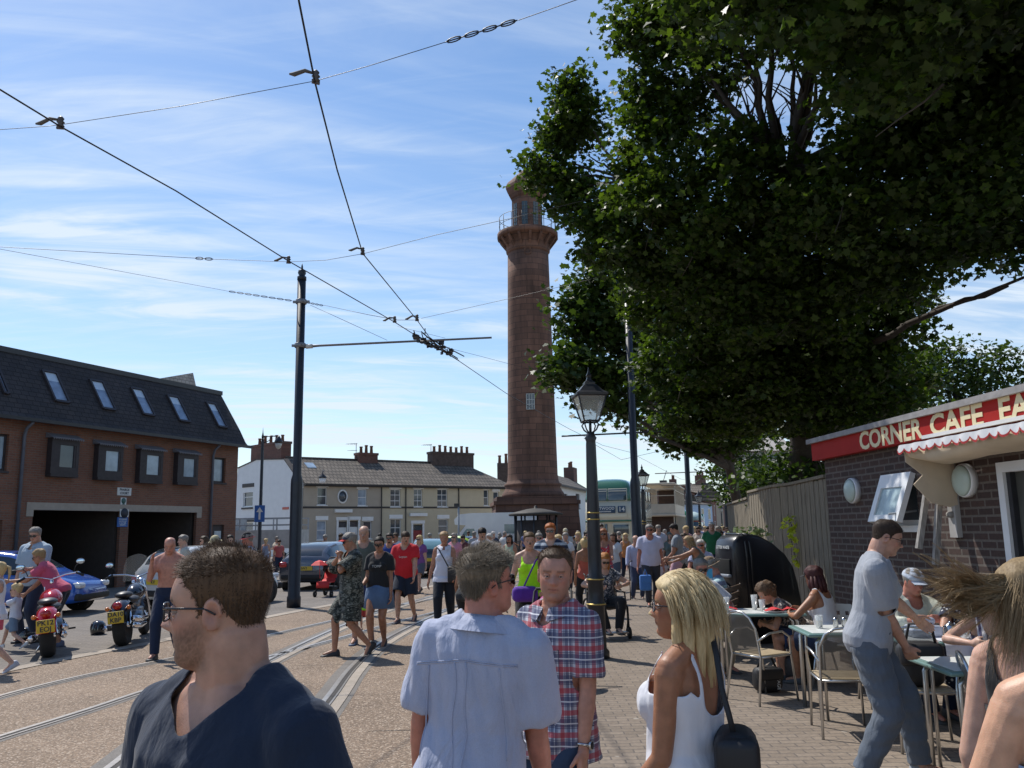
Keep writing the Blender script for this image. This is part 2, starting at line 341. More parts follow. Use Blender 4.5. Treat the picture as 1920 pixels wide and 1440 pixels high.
def strip(pts,w,off,z,mb,mi=0):
    L=[];
    for i,p in enumerate(pts):
        d=(pts[min(i+1,len(pts)-1)]-pts[max(i-1,0)]).normalized(); nrm=Vector((d.y,-d.x,0))
        L.append((p+nrm*(off-w/2),p+nrm*(off+w/2)))
    V=[];F=[]
    for a,b in L: V+= [(a.x,a.y,z),(b.x,b.y,z)]
    for i in range(len(L)-1): F.append((2*i,2*i+1,2*i+3,2*i+2))
    mb.add(V,F,mi); return mb
# kerb between the car park and the tramway
kerbL=[G(*p) for p in [(-500,1370),(-200,1300),(0,1257),(150,1228),(300,1200),(420,1172),(540,1148),(640,1130),(760,1108),(860,1088)]]+[Vector((1.2,44,0)),Vector((6,58,0)),Vector((17,90,0)),Vector((40,150,0))]
kerbR=[Vector((0.10,-6,0)),Vector((0.08,4,0)),Vector((0.05,9,0)),Vector((0.10,16,0)),Vector((0.35,22,0)),Vector((1.6,30,0)),Vector((4.5,42,0)),Vector((9.5,58,0)),Vector((21,90,0)),Vector((45,150,0))]
sL=spline(kerbL); sR=spline(kerbR)
road=[(p.x,p.y) for p in sL]+[(p.x,p.y) for p in reversed(sR)]+[(-40,-6)]
mb=MB()
bm=bmesh.new(); vs=[bm.verts.new((x,y,0.004)) for x,y in road]; f=bm.faces.new(vs); bmesh.ops.triangulate(bm,faces=[f]); me=bpy.data.meshes.new('tram_road'); bm.to_mesh(me); bm.free(); me.materials.append(M_tram)
o=bpy.data.objects.new('tram_road',me); COL.objects.link(o); o['kind']='structure'
# pavement to the right, a shallow real step above the tram road
pav=[(p.x+0.001,p.y) for p in sR]+[(90,150),(90,-6)]
bm=bmesh.new(); vs=[bm.verts.new((x,y,0.0)) for x,y in pav]; f=bm.faces.new(vs); ex=bmesh.ops.extrude_face_region(bm,geom=[f]); bmesh.ops.translate(bm,vec=(0,0,0.03),verts=[e for e in ex['geom'] if isinstance(e,bmesh.types.BMVert)])
bmesh.ops.triangulate(bm,faces=bm.faces); bmesh.ops.recalc_face_normals(bm,faces=bm.faces)
me=bpy.data.meshes.new('pavement'); bm.to_mesh(me); bm.free(); me.materials.append(M_block); o=bpy.data.objects.new('pavement',me); COL.objects.link(o); o['kind']='structure'
mb=MB(); strip(sL,0.26,0.13,0.012,mb); o=mb.build('kerb',M_conc); o['kind']='structure'
mb=MB(); strip(sR,0.30,0.15,0.036,mb); strip(sR,0.12,0.02,0.034,mb); o=mb.build('kerb',M_conc); o['kind']='structure'
# block paved strip of the car park nearest the tramway
cp=[(p.x,p.y) for p in sL[8:-24]]; cpo=[(x-5.5-0.1*(y-10),y+2.5) for x,y in cp]
mb=MB(); V=[];F=[]
for (a,b) in zip(cp,cpo): V+=[(a[0],a[1],0.0045),(b[0],b[1],0.0045)]
for i in range(len(cp)-1): F.append((2*i,2*i+1,2*i+3,2*i+2))
mb.add(V,F); o=mb.build('car_park_strip',M_block2); o['kind']='structure'
rails=[('far straight tram rail running along the light kerb',[(-200,1372),(0,1308),(160,1268),(320,1236),(505,1192),(640,1161),(760,1134),(900,1105),(1000,1085)],False),
 ('second tram rail, between the far rail and the curving crossover',[(-200,1450),(0,1385),(160,1335),(320,1283),(505,1233),(640,1197),(760,1163),(900,1128),(1010,1100)],False),
 ('tram rail curving up from the bottom left corner into the crossing',[(60,1560),(130,1500),(215,1440),(300,1372),(400,1302),(505,1240),(640,1176),(720,1146),(830,1114),(980,1078)],True),
 ('nearest curved tram rail sweeping behind the man in the pale blue shirt',[(470,1560),(530,1440),(570,1375),(625,1303),(660,1256),(705,1214),(765,1179),(850,1141),(950,1105),(1020,1080)],True)]
for lab,pts,wide in rails:
    P=spline([G(*p) for p in pts],10); mb=MB()
    if wide: strip(P,0.42,0.02,0.006,mb,2); strip(P,0.11,0.12,0.0125,mb,3)
    else: strip(P,0.20,0.02,0.006,mb,3 if False else 2)
    strip(P,0.055,-0.045,0.014,mb,0); strip(P,0.045,0.005,0.010,mb,1); strip(P,0.02,0.045,0.014,mb,0)
    o=mb.build('tram_rail',[M_rail,M_groove,M_infill,M_conc]); tag(o,lab,'tram rail','tram rails set in the road')
# ============================================================ BUILDING HELPERS
M_white=mat('white_paint',(0.78,0.78,0.76),0.5,var=0.05,scale=3)
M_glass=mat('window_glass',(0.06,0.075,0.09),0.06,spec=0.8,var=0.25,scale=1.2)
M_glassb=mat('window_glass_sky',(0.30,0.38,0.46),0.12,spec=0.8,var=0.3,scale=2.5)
M_curtain=mat('curtain',(0.5,0.5,0.47),0.8,var=0.2,scale=5,stretch=(6,1,0.4))
M_black=mat('black_paint',(0.022,0.022,0.026),0.38,var=0.25,scale=9,bump=0.0006,bscale=60)
M_dark=mat('dark_timber',(0.035,0.028,0.03),0.6,var=0.3,scale=8)
M_grey=mat('grey_plastic',(0.30,0.32,0.34),0.5,var=0.15)
def win(parent,u0,u1,z0,z1,y=0.0,fr=0.05,mf=None,mg=None,dep=0.10,bars=(0,1),sill=True,name='window'):
    "a window set in a wall opening: frame with glazing bars, glass pane, sill"
    mf=mf or M_white; mg=mg or M_glass; mb=MB(); yf=y+dep
    mb.bx(u0,u0+fr,yf,yf+0.06,z0,z1); mb.bx(u1-fr,u1,yf,yf+0.06,z0,z1); mb.bx(u0+fr,u1-fr,yf,yf+0.06,z1-fr,z1); mb.bx(u0+fr,u1-fr,yf,yf+0.06,z0,z0+fr)
    nv,nh=bars
    for i in range(nv): c=u0+(u1-u0)*(i+1)/(nv+1); mb.bx(c-fr*0.3,c+fr*0.3,yf+0.008,yf+0.052,z0+fr,z1-fr)
    for i in range(nh): c=z0+(z1-z0)*(i+1)/(nh+1); mb.bx(u0+fr,u1-fr,yf+0.004,yf+0.056,c-fr*0.4,c+fr*0.4)
    if sill: mb.bx(u0-0.05,u1+0.05,y-0.05,y+dep,z0-0.07,z0-0.002)
    f=mb.build(name,mf,parent); p=MB(); p.bx(u0+fr*0.5,u1-fr*0.5,yf+0.03,yf+0.04,z0+fr*0.5,z1-fr*0.5); p.build('pane',mg,f); return f
def rectuz(W,r,off=0.0):
    "pixel rectangle (x0,y0,x1,y1) to wall u0,u1,z0,z1"
    cy=(r[1]+r[3])/2; cx=(r[0]+r[2])/2; u0=W.uz(r[0],cy,off)[0]; u1=W.uz(r[2],cy,off)[0]; z1=W.uz(cx,r[1],off)[1]; z0=W.uz(cx,r[3],off)[1]; return u0,u1,z0,z1
def pots(mb,xs,y,z,h=0.55,r=0.13,mi=0):
    for i,x in enumerate(xs): hh=h*(0.8+0.4*((i*37)%5)/5); mb.lathe([(r*0.9,0),(r,0.05),(r*0.8,hh*0.8),(r*1.05,hh*0.84),(r*1.0,hh),(r*0.6,hh)],(x,y,z),10,mi)
# ============================================================ BRICK FLATS ON THE LEFT
M_flbrick=brickmat('flats_brick',(0.225,0.092,0.054),(0.17,0.07,0.044),(0.16,0.12,0.095),0.225,0.075,0.010,stain=0.16)
M_slate=brickmat('flats_slate',(0.030,0.027,0.030),(0.045,0.038,0.038),(0.014,0.012,0.012),0.28,0.16,0.012,stain=0.3,bump=0.012)
M_lintel=mat('concrete_lintel',(0.36,0.31,0.26),0.85,var=0.1)
a=G(0,783,5.4); b=G(447,838,5.4); dd=(b-a).normalized(); W1=Wall(a-dd*14,b)
fl=thing('block_of_flats','long red brick flats with a steep dark slate mansard roof at the left edge','building',W1.A,W1.rz)
holes=[]
boxw=[(87,818,140,895),(175,830,223,901),(254,839,298,907),(325,846,364,910)]
plainw=[(400,858,423,905),(-30,812,15,882)]; gar=[(57,964,223,1085),(239,965,366,1085)]; grd=[(397,970,419,1078),(-60,960,3,1040)]
plz=[rectuz(W1,r) for r in plainw]; gz=[rectuz(W1,r) for r in gar]; dz=[rectuz(W1,r) for r in grd]
u3=[(u0,u1,0.0,2.62) for u0,u1,z0,z1 in gz]; dz=[(dz[0][0],dz[0][1],0.05,2.15),(dz[1][0],dz[1][1],0.9,2.3)]
mb=MB(); wallholes(mb,0,W1.L,0,5.4,plz+dz,0,0.12); 
mb2=MB(); 
mb=MB(); wallholes(mb,0,W1.L,0,5.4,plz+dz+u3,0,0.12)
mb.bx(-0.0,W1.L,9.0,9.2,0,5.4); mb.add([(W1.L,0,0),(W1.L,9,0),(W1.L,9,5.4),(W1.L,0,5.4)],[(0,1,2,3)])
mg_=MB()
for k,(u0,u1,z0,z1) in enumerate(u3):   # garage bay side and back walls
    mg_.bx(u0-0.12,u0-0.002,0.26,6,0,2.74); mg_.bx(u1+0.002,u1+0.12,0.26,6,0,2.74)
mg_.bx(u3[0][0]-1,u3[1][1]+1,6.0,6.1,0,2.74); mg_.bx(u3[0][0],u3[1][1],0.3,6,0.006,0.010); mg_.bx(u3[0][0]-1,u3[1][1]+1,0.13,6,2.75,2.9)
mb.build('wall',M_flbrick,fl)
mg_.build('garage_interior',mat('garage_shade',(0.075,0.058,0.05),0.9),fl)  # bay surfaces coloured dark to stand in for the shade inside
lm=MB(); lm.bx(u3[0][0]-0.25,u3[1][1]+0.25,-0.03,0.10,2.625,2.86); 
for (x0,x1) in ((u3[0][0]-0.25,u3[0][0]),(u3[1][1],u3[1][1]+0.25)): lm.bx(x0,x1,-0.025,0.1,2.42,2.623)
lm.build('lintel',M_lintel,fl)
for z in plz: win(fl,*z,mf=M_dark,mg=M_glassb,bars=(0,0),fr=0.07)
df=MB(); df.bx(dz[0][0],dz[0][1],0.08,0.13,0.05,2.15); d_=df.build('door',M_dark,fl); df=MB(); df.bx(dz[0][0]+0.2,dz[0][1]-0.1,0.072,0.079,0.4,1.9); df.build('pane',M_glassb,d_)
M_lead=mat('lead_grey',(0.16,0.16,0.18),0.6,var=0.15)
for r in boxw:
    u0,u1,z0,z1=rectuz(W1,r,0.0); u1-=0.02; mb=MB(); D=0.22
    mb.bx(u0,u0+0.12,-D,0,z0+0.1,z1-0.1); mb.bx(u1-0.12,u1,-D,0,z0+0.1,z1-0.1); mb.bx(u0,u1,-D-0.03,0,z0,z0+0.098); mb.bx(u0+0.12,u1-0.12,-D,-D+0.1,z0+0.1,z0+0.32); mb.bx(u0+0.12,u1-0.12,-D,-D+0.1,z1-0.3,z1-0.1)
    bw=mb.build('box_window',M_dark,fl)
    rf=MB(); rf.add([(u0-0.08,0,z1+0.08),(u1+0.08,0,z1+0.08),(u1+0.08,-D-0.12,z1-0.09),(u0-0.08,-D-0.12,z1-0.09),(u0-0.08,0,z1-0.09),(u1+0.08,0,z1-0.09)],[(0,3,2,1),(3,4,5,2),(0,4,3),(1,2,5)])
    nS=14
    for i in range(nS):
        x=u0-0.08+(u1-u0+0.16)*i/nS; ww=(u1-u0+0.16)/nS; rf.add([(x,-D-0.121,z1-0.08),(x+ww,-D-0.121,z1-0.08),(x+ww*0.5,-D-0.121,z1-0.16)],[(0,2,1)])
    rf.build('roof',M_lead,bw)
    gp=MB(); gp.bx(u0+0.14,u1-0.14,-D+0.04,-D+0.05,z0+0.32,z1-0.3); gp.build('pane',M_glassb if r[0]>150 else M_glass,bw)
    fr_=MB(); 
    for (x0,x1,zz0,zz1) in ((u0+0.125,u0+0.33,z0+0.32,z1-0.3),(u1-0.19,u1-0.125,z0+0.32,z1-0.3)): fr_.bx(x0,x1,-D+0.01,-D+0.08,zz0,zz1)
    fr_.build('frame',M_dark,bw)
# mansard
sb=1.25; p=W1.uz(413,738,-sb); zt=p[1]; ut=p[0]; ez=5.40
def onroof(px,py):
    # plane of the slope in wall-local terms: y from -0.35 (z=ez) to sb (z=zt)
    n_w=W1.n; tdir=(zt-ez)/(sb+0.35)
    A=W1.w(0,ez,0.35); up=(W1.n*(-(sb+0.35))+Vector((0,0,zt-ez))); nn=W1.d.cross(up).normalized(); r=ray(px,py); t=(A-CP).dot(nn)/r.dot(nn); q=CP+r*t-A; return q.dot(W1.d), q.dot(up)/up.length_squared
rt=MB(); L=W1.L+0.25; y0=-0.35
def rp(u,t): return (u,y0+(sb-y0)*t,ez+(zt-ez)*(t if t>0.12 else t*0.75))
prof=[0,0.12,0.3,1.0]; V=[];F=[]
for t in prof: V+=[rp(-2,t),(ut+(L-ut)*(1-t)**1.15,rp(0,t)[1],rp(0,t)[2]),(ut+(L-ut)*(1-t)**1.15,9-rp(0,t)[1],rp(0,t)[2]),(-2,9-rp(0,t)[1],rp(0,t)[2])]
for i in range(3):
    for k in range(4): a_=4*i+k; b_=4*i+(k+1)%4; F.append((a_,b_,b_+4,a_+4))
F.append((12,13,14,15)); F.append((3,2,1,0)); rt.add(V,F); rt.build('roof',M_slate,fl)
tr=MB(); tr.bx(-2,ut+0.06,sb-0.08,sb+0.1,zt-0.08,zt+0.10); tr.bx(-2,L+0.1,-0.47,-0.36,ez-0.06,ez+0.05); tr.build('gutter',M_black,fl)
for (x0,y0_,x1,y1_) in [(-12,684,3,735),(80,694,112,750),(169,711,199,764),(246,726,274,775),(314,740,341,787),(387,753,411,798)]:
    xm=(x0+x1)/2; ua,ta=onroof(x0,y0_+4); ub,tb=onroof(x1-11,y0_+4); uc,tcc=onroof(xm+2,y1_)
    uc0=ua; uc1=ub+0.0; t1=ta; t0=tcc
    if t1<t0: t0,t1=t1,t0
    def q(u,t,o): 
        nx=Vector((0,-(zt-ez),(sb+0.35))).normalized(); pp=Vector((u,-0.35+(sb+0.35)*t,ez+(zt-ez)*t)); return pp+nx*o
    wf=MB(); 
    def slab(u0,u1,ta_,tb_,o0,o1,mbx): 
        c=[q(u0,ta_,o0),q(u1,ta_,o0),q(u1,tb_,o0),q(u0,tb_,o0),q(u0,ta_,o1),q(u1,ta_,o1),q(u1,tb_,o1),q(u0,tb_,o1)]; mbx.add(c,[(3,2,1,0),(4,5,6,7),(0,1,5,4),(1,2,6,5),(2,3,7,6),(3,0,4,7)])
    e=0.07; ww=uc1-uc0
    slab(uc0-e,uc0,t0-0.02,t1+0.02,-0.05,0.08,wf); slab(uc1,uc1+e,t0-0.02,t1+0.02,-0.05,0.08,wf); slab(uc0,uc1,t1,t1+0.03,-0.05,0.08,wf); slab(uc0,uc1,t0-0.03,t0,-0.05,0.08,wf)
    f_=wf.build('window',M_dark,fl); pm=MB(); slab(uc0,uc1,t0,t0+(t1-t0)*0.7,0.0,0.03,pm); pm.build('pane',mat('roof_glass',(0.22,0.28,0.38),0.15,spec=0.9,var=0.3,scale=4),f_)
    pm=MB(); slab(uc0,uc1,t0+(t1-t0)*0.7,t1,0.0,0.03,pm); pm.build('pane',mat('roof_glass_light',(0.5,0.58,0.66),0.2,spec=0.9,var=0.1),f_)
for px_,t_ in ((28,0),(391,1)):
    u=W1.uz(px_,1000)[0]; pp=MB(); pp.tube([(u,-0.08,0.1),(u,-0.08,4.9),(u+0.0,-0.16,5.15),(u+0.05,-0.36,5.34)],0.05,8); pp.build('downpipe',mat('downpipe_grey',(0.10,0.11,0.14),0.5),fl)
def sign_board(name,label,W,r,off,draws,mb_bg,rim=None):
    u0,u1,z0,z1=rectuz(W,r); t=thing(name,label,'sign',W.w((u0+u1)/2,(z0+z1)/2,off),W.rz); w_,h_=(u1-u0),(z1-z0)
    m=MB(); m.bx(-w_/2,w_/2,0,0.03,-h_/2,h_/2); m.build('panel',mb_bg,t)
    for (txt,dx,dz_,s,mt) in draws: m=MB(); text_mb(m,txt,(dx*w_,-0.003,dz_*h_),s*h_,depth=0.003,font_w=0.004*s*h_*8); m.build('lettering',mt,t)
    return t,w_,h_
M_ink=mat('sign_ink',(0.03,0.035,0.05),0.6,var=0); M_signw=mat('sign_white',(0.62,0.63,0.62),0.5,var=0.05); M_blue=mat('sign_blue',(0.03,0.12,0.38),0.5,var=0.05)
sign_board('name_sign','white PHAROS COURT name board fixed to the brick flats','x' and W1,(219.5,914.5,245.5,929),0.02,[('PHAROS',0,0.23,0.42,M_ink),('COURT',0,-0.23,0.42,M_ink)],M_signw)
t,w_,h_=sign_board('notice_sign','narrow white notice with a round emblem below the name board on the flats',W1,(225.5,933,236,953),0.02,[],M_signw)
m=MB(); m.lathe([(0.10,0),(0.10,0.004),(0.07,0.004)],(0,-0.004,h_*0.2),20,0,'y'); m.bx(-0.05,0.05,-0.006,-0.001,-h_*0.35,-h_*0.05); m.build('emblem',mat('emblem_green',(0.05,0.13,0.12),0.5),t)
t,w_,h_=sign_board('round_notice_sign','pale plate with a dark round symbol on the garage pillar lintel',W1,(223,955,239,969),0.06,[],M_signw)
m=MB(); m.lathe([(0.17,0),(0.17,0.004),(0.10,0.005)],(0,-0.004,0),20,0,'y'); m.build('emblem',M_ink,t)
t,w_,h_=sign_board('parking_notice','blue notice with white lines of writing on the pillar between garage bays',W1,(219,970,238.5,988),0.03,[('NO PARKING',0,0.30,0.17,M_signw),('GARAGES IN USE',0,0.1,0.13,M_signw),('AT ALL TIMES',0,-0.1,0.15,M_signw),('RESIDENTS',0,-0.3,0.15,M_signw)],M_blue)
# roof of a house behind the flats, aerials
bg=thing('house_roof_behind','pale tiled gable roof rising behind the brick flats','building',W1.w(ut-4.5,0,-14),W1.rz)
pA=[W1.uz(262,708,-14),W1.uz(362,699,-14),W1.uz(364,745,-14)]
m=MB(); u_=ut-4.5; m.add([(pA[0][0]-u_-4,0,pA[0][1]-1.4),(pA[1][0]-u_,0,pA[1][1]),(pA[2][0]-u_,-1.0,pA[2][1]-2),(pA[0][0]-u_-4,-1.6,pA[0][1]-4),(pA[1][0]-u_,1.6,pA[2][1]-2)],[(0,3,2,1),(1,2,4)]); m.bx(pA[0][0]-u_-4,pA[1][0]-u_-0.01,-0.9,1.4,0,pA[2][1]-2.02); m.build('roof',brickmat('pale_tiles',(0.42,0.38,0.33),(0.34,0.3,0.27),(0.2,0.18,0.16),0.3,0.2,0.02,stain=0.3),bg)
# ============================================================ TERRACE ACROSS THE SQUARE
W2=Wall(G(568,904,5.6),G(965,911.5,5.6))
M_beige=mat('beige_render',(0.42,0.36,0.285),0.9,var=0.06,scale=2,bump=0.003,bscale=120)
M_cream=mat('cream_render',(0.55,0.48,0.34),0.9,var=0.05,scale=2,bump=0.003,bscale=120)
M_whr=mat('white_render',(0.74,0.74,0.74),0.9,var=0.05,scale=2,bump=0.003,bscale=80)
M_tile=brickmat('concrete_tiles',(0.17,0.14,0.11),(0.115,0.096,0.078),(0.055,0.045,0.038),0.33,0.30,0.035,stain=0.3,bump=0.02,stscale=0.9)
M_cbrick=brickmat('chimney_brick',(0.20,0.075,0.05),(0.14,0.055,0.04),(0.10,0.08,0.07),0.225,0.075,0.012,stain=0.3)
M_pot=mat('chimney_pot',(0.16,0.075,0.05),0.85,var=0.3)
M_dstone=mat('sooty_brick',(0.085,0.06,0.05),0.9,var=0.35,scale=5)
zs=W2.uz(760,951.5)[1]
def house(name,label,x0,x1,wallm,wins,doors,ridge,hipR=False,partyL=0.0):
    u0=W2.uz(x0,950)[0]; u1=W2.uz(x1,950)[0]; h=thing(name,label,'building',W2.w(u0,0),W2.rz); L=u1-u0
    hw=[]; 
    for r,o in wins:
        a,b_,c,d=rectuz(W2,r); hw.append((a-u0,b_-u0,c,d,o))
    hd=[]
    for r,o in doors:
        a,b_,c,d=rectuz(W2,r); hd.append((a-u0,b_-u0,0.05,d,o))
    mb=MB(); wallholes(mb,0,L,0,5.45,[q[:4] for q in hw+hd],0,0.14)
    mb.add([(L,0,0),(L,7.5,0),(L,7.5,5.45),(L,0,5.45)],[(0,1,2,3)]); mb.add([(0,0,0),(0,0,5.45),(0,7.5,5.45),(0,7.5,0)],[(0,1,2,3)]); mb.bx(0.01,L-0.01,7.4,7.6,0,5.4); mb.build('wall',wallm,h)
    for (a,b_,c,d,o) in hw: lt=MB(); lt.bx(a-0.12,b_+0.12,-0.05,0.0,d+0.02,d+0.34); lt.build('lintel',M_white,h)
    for (a,b_,c,d,o) in hw: win(h,a,b_,c,d,bars=o.get('b',(0,1)),mg=o.get('g',M_glass),sill=True,fr=0.06)
    for (a,b_,c,d,o) in hd:
        m=MB(); m.bx(a,b_,0.10,0.13,0.05,d-0.45); dr=m.build('door',o['c'],h); m=MB(); m.bx(a+0.05,b_-0.05,0.09,0.12,d-0.43,d-0.05); m.build('pane',M_glass,dr)
        m=MB(); m.bx(a+0.12,b_-0.12,0.093,0.099,1.1,1.7); m.build('pane',M_glassb if o.get('gl') else o['c'],dr)
        m=MB(); m.bx(a-0.16,a,-0.06,0.05,0.05,d+0.1); m.bx(b_,b_+0.16,-0.06,0.05,0.05,d+0.1); m.bx(a-0.2,b_+0.2,-0.08,0.05,d+0.1,d+0.35)
        if o.get('hood'): m.bx(a-0.35,b_+0.35,-0.25,0.0,d+0.7,d+0.95)
        m.build('door_surround',M_white,h)
    m=MB(); m.bx(0,L,-0.04,0.0,zs-0.07,zs+0.07); m.bx(0,L,-0.28,0.0,5.30,5.46); m.bx(0,L,-0.40,-0.28,5.36,5.50); m.build('string_course',mat('dark_trim',(0.035,0.03,0.028),0.6,var=0.2),h)
    zr=ridge; Rr=3.75; ra=0.0; rb=L-(3.0 if hipR else 0)
    m=MB(); m.add([(0,-0.42,5.47),(L,-0.42,5.47),(rb,Rr,zr),(ra,Rr,zr),(0,7.9,5.47),(L,7.9,5.47)],[(0,1,2,3),(3,2,5,4),(1,5,2),(0,3,4)]+[(0,4,5,1)])
    m.tube([(ra,Rr,zr+0.02),(rb,Rr,zr+0.02)],0.11,6); m.build('roof',M_tile,h)
    return h,u0,L
zr=W2.uz(700,864,-3.75)[1]
hA,uA,LA=house('terraced_house','grey beige rendered terraced house with a small oval window upstairs',568,714,M_beige,
 [((595,914,613,947),{}),((671,917,688,948),{'g':M_glassb}),((594,976,612,1012),{'g':M_glassb}),((681,977,697,1010),{})],[((634,978,650,1030),{'c':M_white,'gl':1,'hood':1}),((655,977,671,1030),{'c':M_white,'gl':1})],zr)
# oval window
uo,zo=W2.uz(642,931); m=MB(); m.lathe([(0.34,0),(0.46,-0.03),(0.46,0.02),(0.34,0.02)],(0,0,0),28,0,'y'); 
ov=m.build('oval_window',M_white,hA); ov.location=(uo-uA,-0.03,zo); ov.scale=(0.92,1,1.2)
m=MB(); m.lathe([(0.35,0),(0.35,0.01)],(0,-0.035,0),28,0,'y'); m.build('pane',M_glass,ov)
m=MB(); sk=W2.uz(586,867,-2)[0]-uA
def onr(u,y,o=0.06): return (u,y,5.47+(zr-5.47)*(y+0.42)/4.17+o)
m.add([onr(sk-0.35,2.1),onr(sk+0.4,2.1),onr(sk+0.4,2.9),onr(sk-0.35,2.9),onr(sk-0.35,2.1,-0.02),onr(sk+0.4,2.1,-0.02),onr(sk+0.4,2.9,-0.02),onr(sk-0.35,2.9,-0.02)],[(0,1,2,3),(0,4,5,1),(1,5,6,2),(2,6,7,3),(3,7,4,0)]); m.build('skylight',M_glassb,hA)
hB,uB,LB=house('terraced_house','cream rendered terraced house with the red front door',714,860,M_cream,
 [((732,917,751,950),{'b':(1,2)}),((776,917,792,950),{'b':(1,2)}),((820,917,839,950),{'b':(1,2)}),((732,973,752,1006),{'b':(1,1)}),((822,973,840,1000),{})],[((774,984,792,1030),{'c':mat('red_door',(0.28,0.03,0.035),0.5),'hood':1})],zr)
hC,uC,LC=house('terraced_house','cream end house at the hipped corner of the terrace beside the camper van',860,965,M_cream,
 [((907,918,916,948),{'b':(0,1)}),((925,922,935,938),{'b':(0,0)})],[],zr,True)
hA['group']=hB['group']=hC['group']='terraced houses across the square'
pp=MB(); 
for x,h_,u_ in ((714,hB,uB),(759.5,hB,uB),(859,hC,uC)):
    u=W2.uz(x,950)[0]-u_; m=MB(); m.tube([(u+0.04,-0.07,0),(u+0.04,-0.07,5.35)],0.045,6); m.build('downpipe',mat('dark_pipe',(0.05,0.045,0.04),0.6),h_)
# windowsill flowers
# white gable house
q0=AT(440,72.5); W3=Wall(q0,W2.A)
M3=thing('gable_house','white gable-ended house with black window heads beside the beige terrace','building',W3.A,W3.rz)
poly=[W3.uz(*p) for p in [(446,878),(481,862),(533,861),(549,884),(568,905)]]; poly=[(0,0)]+[(max(0,u),z) for u,z in poly]+[(W3.L,0)]
hw=[rectuz(W3,r) for r in [(456,914,474,950),(455,979,474,1010)]]
zlow=min(poly[1][1],poly[-2][1])-0.4; m=MB(); wallholes(m,0,W3.L,0,zlow,hw,0,0.14); m.prism([(0,zlow)]+poly[1:-1]+[(W3.L,zlow)],0.3); m.bx(0.01,0.3,0.31,8,0,zlow); m.build('wall',M_whr,M3)
for z in hw:
    win(M3,*z,fr=0.07); 
for (a,b_,c,d) in hw:
    m=MB(); m.bx(a-0.15,b_+0.15,-0.05,0.0,d+0.02,d+0.32); m.build('lintel',M_dark,M3); m=MB(); m.bx(a-0.12,b_+0.12,-0.09,-0.052,c-0.2,c-0.06); m.build('sill',M_dark,M3)
m=MB(); zz=[p for p in poly[1:-1]]
V=[];F=[]
for (u,z) in zz: V+=[(u,-0.06,z+0.06),(u,0.35,z+0.06),(u,-0.06,z-0.02),(u,0.35,z-0.02)]
for i in range(len(zz)-1): a_=4*i; F+=[(a_,a_+4,a_+5,a_+1),(a_+2,a_+3,a_+7,a_+6),(a_,a_+2,a_+6,a_+4)]
m.add(V,F); m.build('verge',mat('verge_tile',(0.07,0.06,0.055),0.8,var=0.3),M3)
def chimney(x0,x1,ytop,ybot,W,off,label,npots,potpx,m_b,parent,u_p):
    u0,z1=W.uz(x0,ytop,off); u1,_=W.uz(x1,ytop,off); z0=W.uz(x0,ybot,off)[1]-0.8; y=-off
    m=MB(); u0-=u_p; u1-=u_p; m.bx(u0,u1,y-0.45,y+0.45,z0,z1-0.2); m.bx(u0-0.06,u1+0.06,y-0.5,y+0.5,z1-0.198,z1); c=m.build('chimney',m_b,parent)
    xs=[u0+0.15+(u1-u0-0.3)*(i+0.5)/npots for i in range(npots)]
    for i,x in enumerate(xs): m=MB(); pots(m,[x],y,z1,h=potpx*(0.85+0.3*((i*3)%4)/4),r=0.14); m.build('chimney_pot',M_pot,c)
    if label: c['label']=label
chimney(480,537,836,862,W3,-1.0,None,5,0.85,M_cbrick,M3,0)
chimney(669,704,849,866,W2,-3.75,None,3,0.8,M_cbrick,hA,uA)
chimney(806,883,847,868,W2,-3.75,None,7,0.75,M_dstone,hB,uB)
for px,py0,py1,d,lab in ((668,831,862,3.8,'tv aerial on the red chimney of the beige house'),(808,833,850,3.8,'tv aerial at the left end of the wide sooty chimney')):
    u,z1=W2.uz(px,py0,-d); t=thing('tv_aerial',lab,'aerial',W2.w(u,zr,-d),W2.rz,'tv aerials on the terrace chimneys'); m=MB(); h=z1-zr; m.tube([(0,0,0),(0,0,h)],0.03,5)
    m.tube([(-0.9,0,h-0.1),(0.1,0,h-0.02)],0.02,4)
    for i in range(5): x=-0.85+0.2*i; m.tube([(x,-0.25,h-0.1),(x,0.25,h-0.1)],0.012,4)
    if px==668: m.tube([(-0.8,0,h*0.55),(0.1,0,h*0.58)],0.02,4)
    m.build('antenna',mat('aerial_metal',(0.25,0.25,0.26),0.5,0.5),t)
# house behind the tower to the right, white
W4=Wall(G(1040,893,5.9),G(1095,913,5.4)); W4=Wall(AT(1038,69),AT(1102,84))
wb=thing('terraced_house','white house with a brown tiled roof between the lighthouse and the green bus','building',W4.A,W4.rz)
z4=5.3; m=MB(); hh=[rectuz(W4,(1080,926,1087,953)),rectuz(W4,(1058,926,1064,936))]; wallholes(m,0,W4.L,0,z4,hh,0,0.15); m.bx(0,W4.L,3.1,3.2,0,z4); m.add([(0,0,0),(0,3.1,0),(0,3.1,z4),(0,0,z4)],[(0,1,2,3)]); m.build('wall',M_whr,wb)
for h_ in hh: win(wb,*h_,mf=M_dark,bars=(0,0))
m=MB(); m.add([(0,-0.4,z4),(W4.L+1,-0.4,z4),(W4.L+1,1.7,z4+1.3),(0,1.7,z4+1.3),(0,3.6,z4),(W4.L+1,3.6,z4)],[(0,1,2,3),(3,2,5,4),(1,5,2),(0,3,4)]); m.build('roof',M_tile,wb)
m=MB(); m.bx(0,W4.L,-0.45,-0.38,z4-0.1,z4+0.05); m.build('gutter',M_dark,wb)
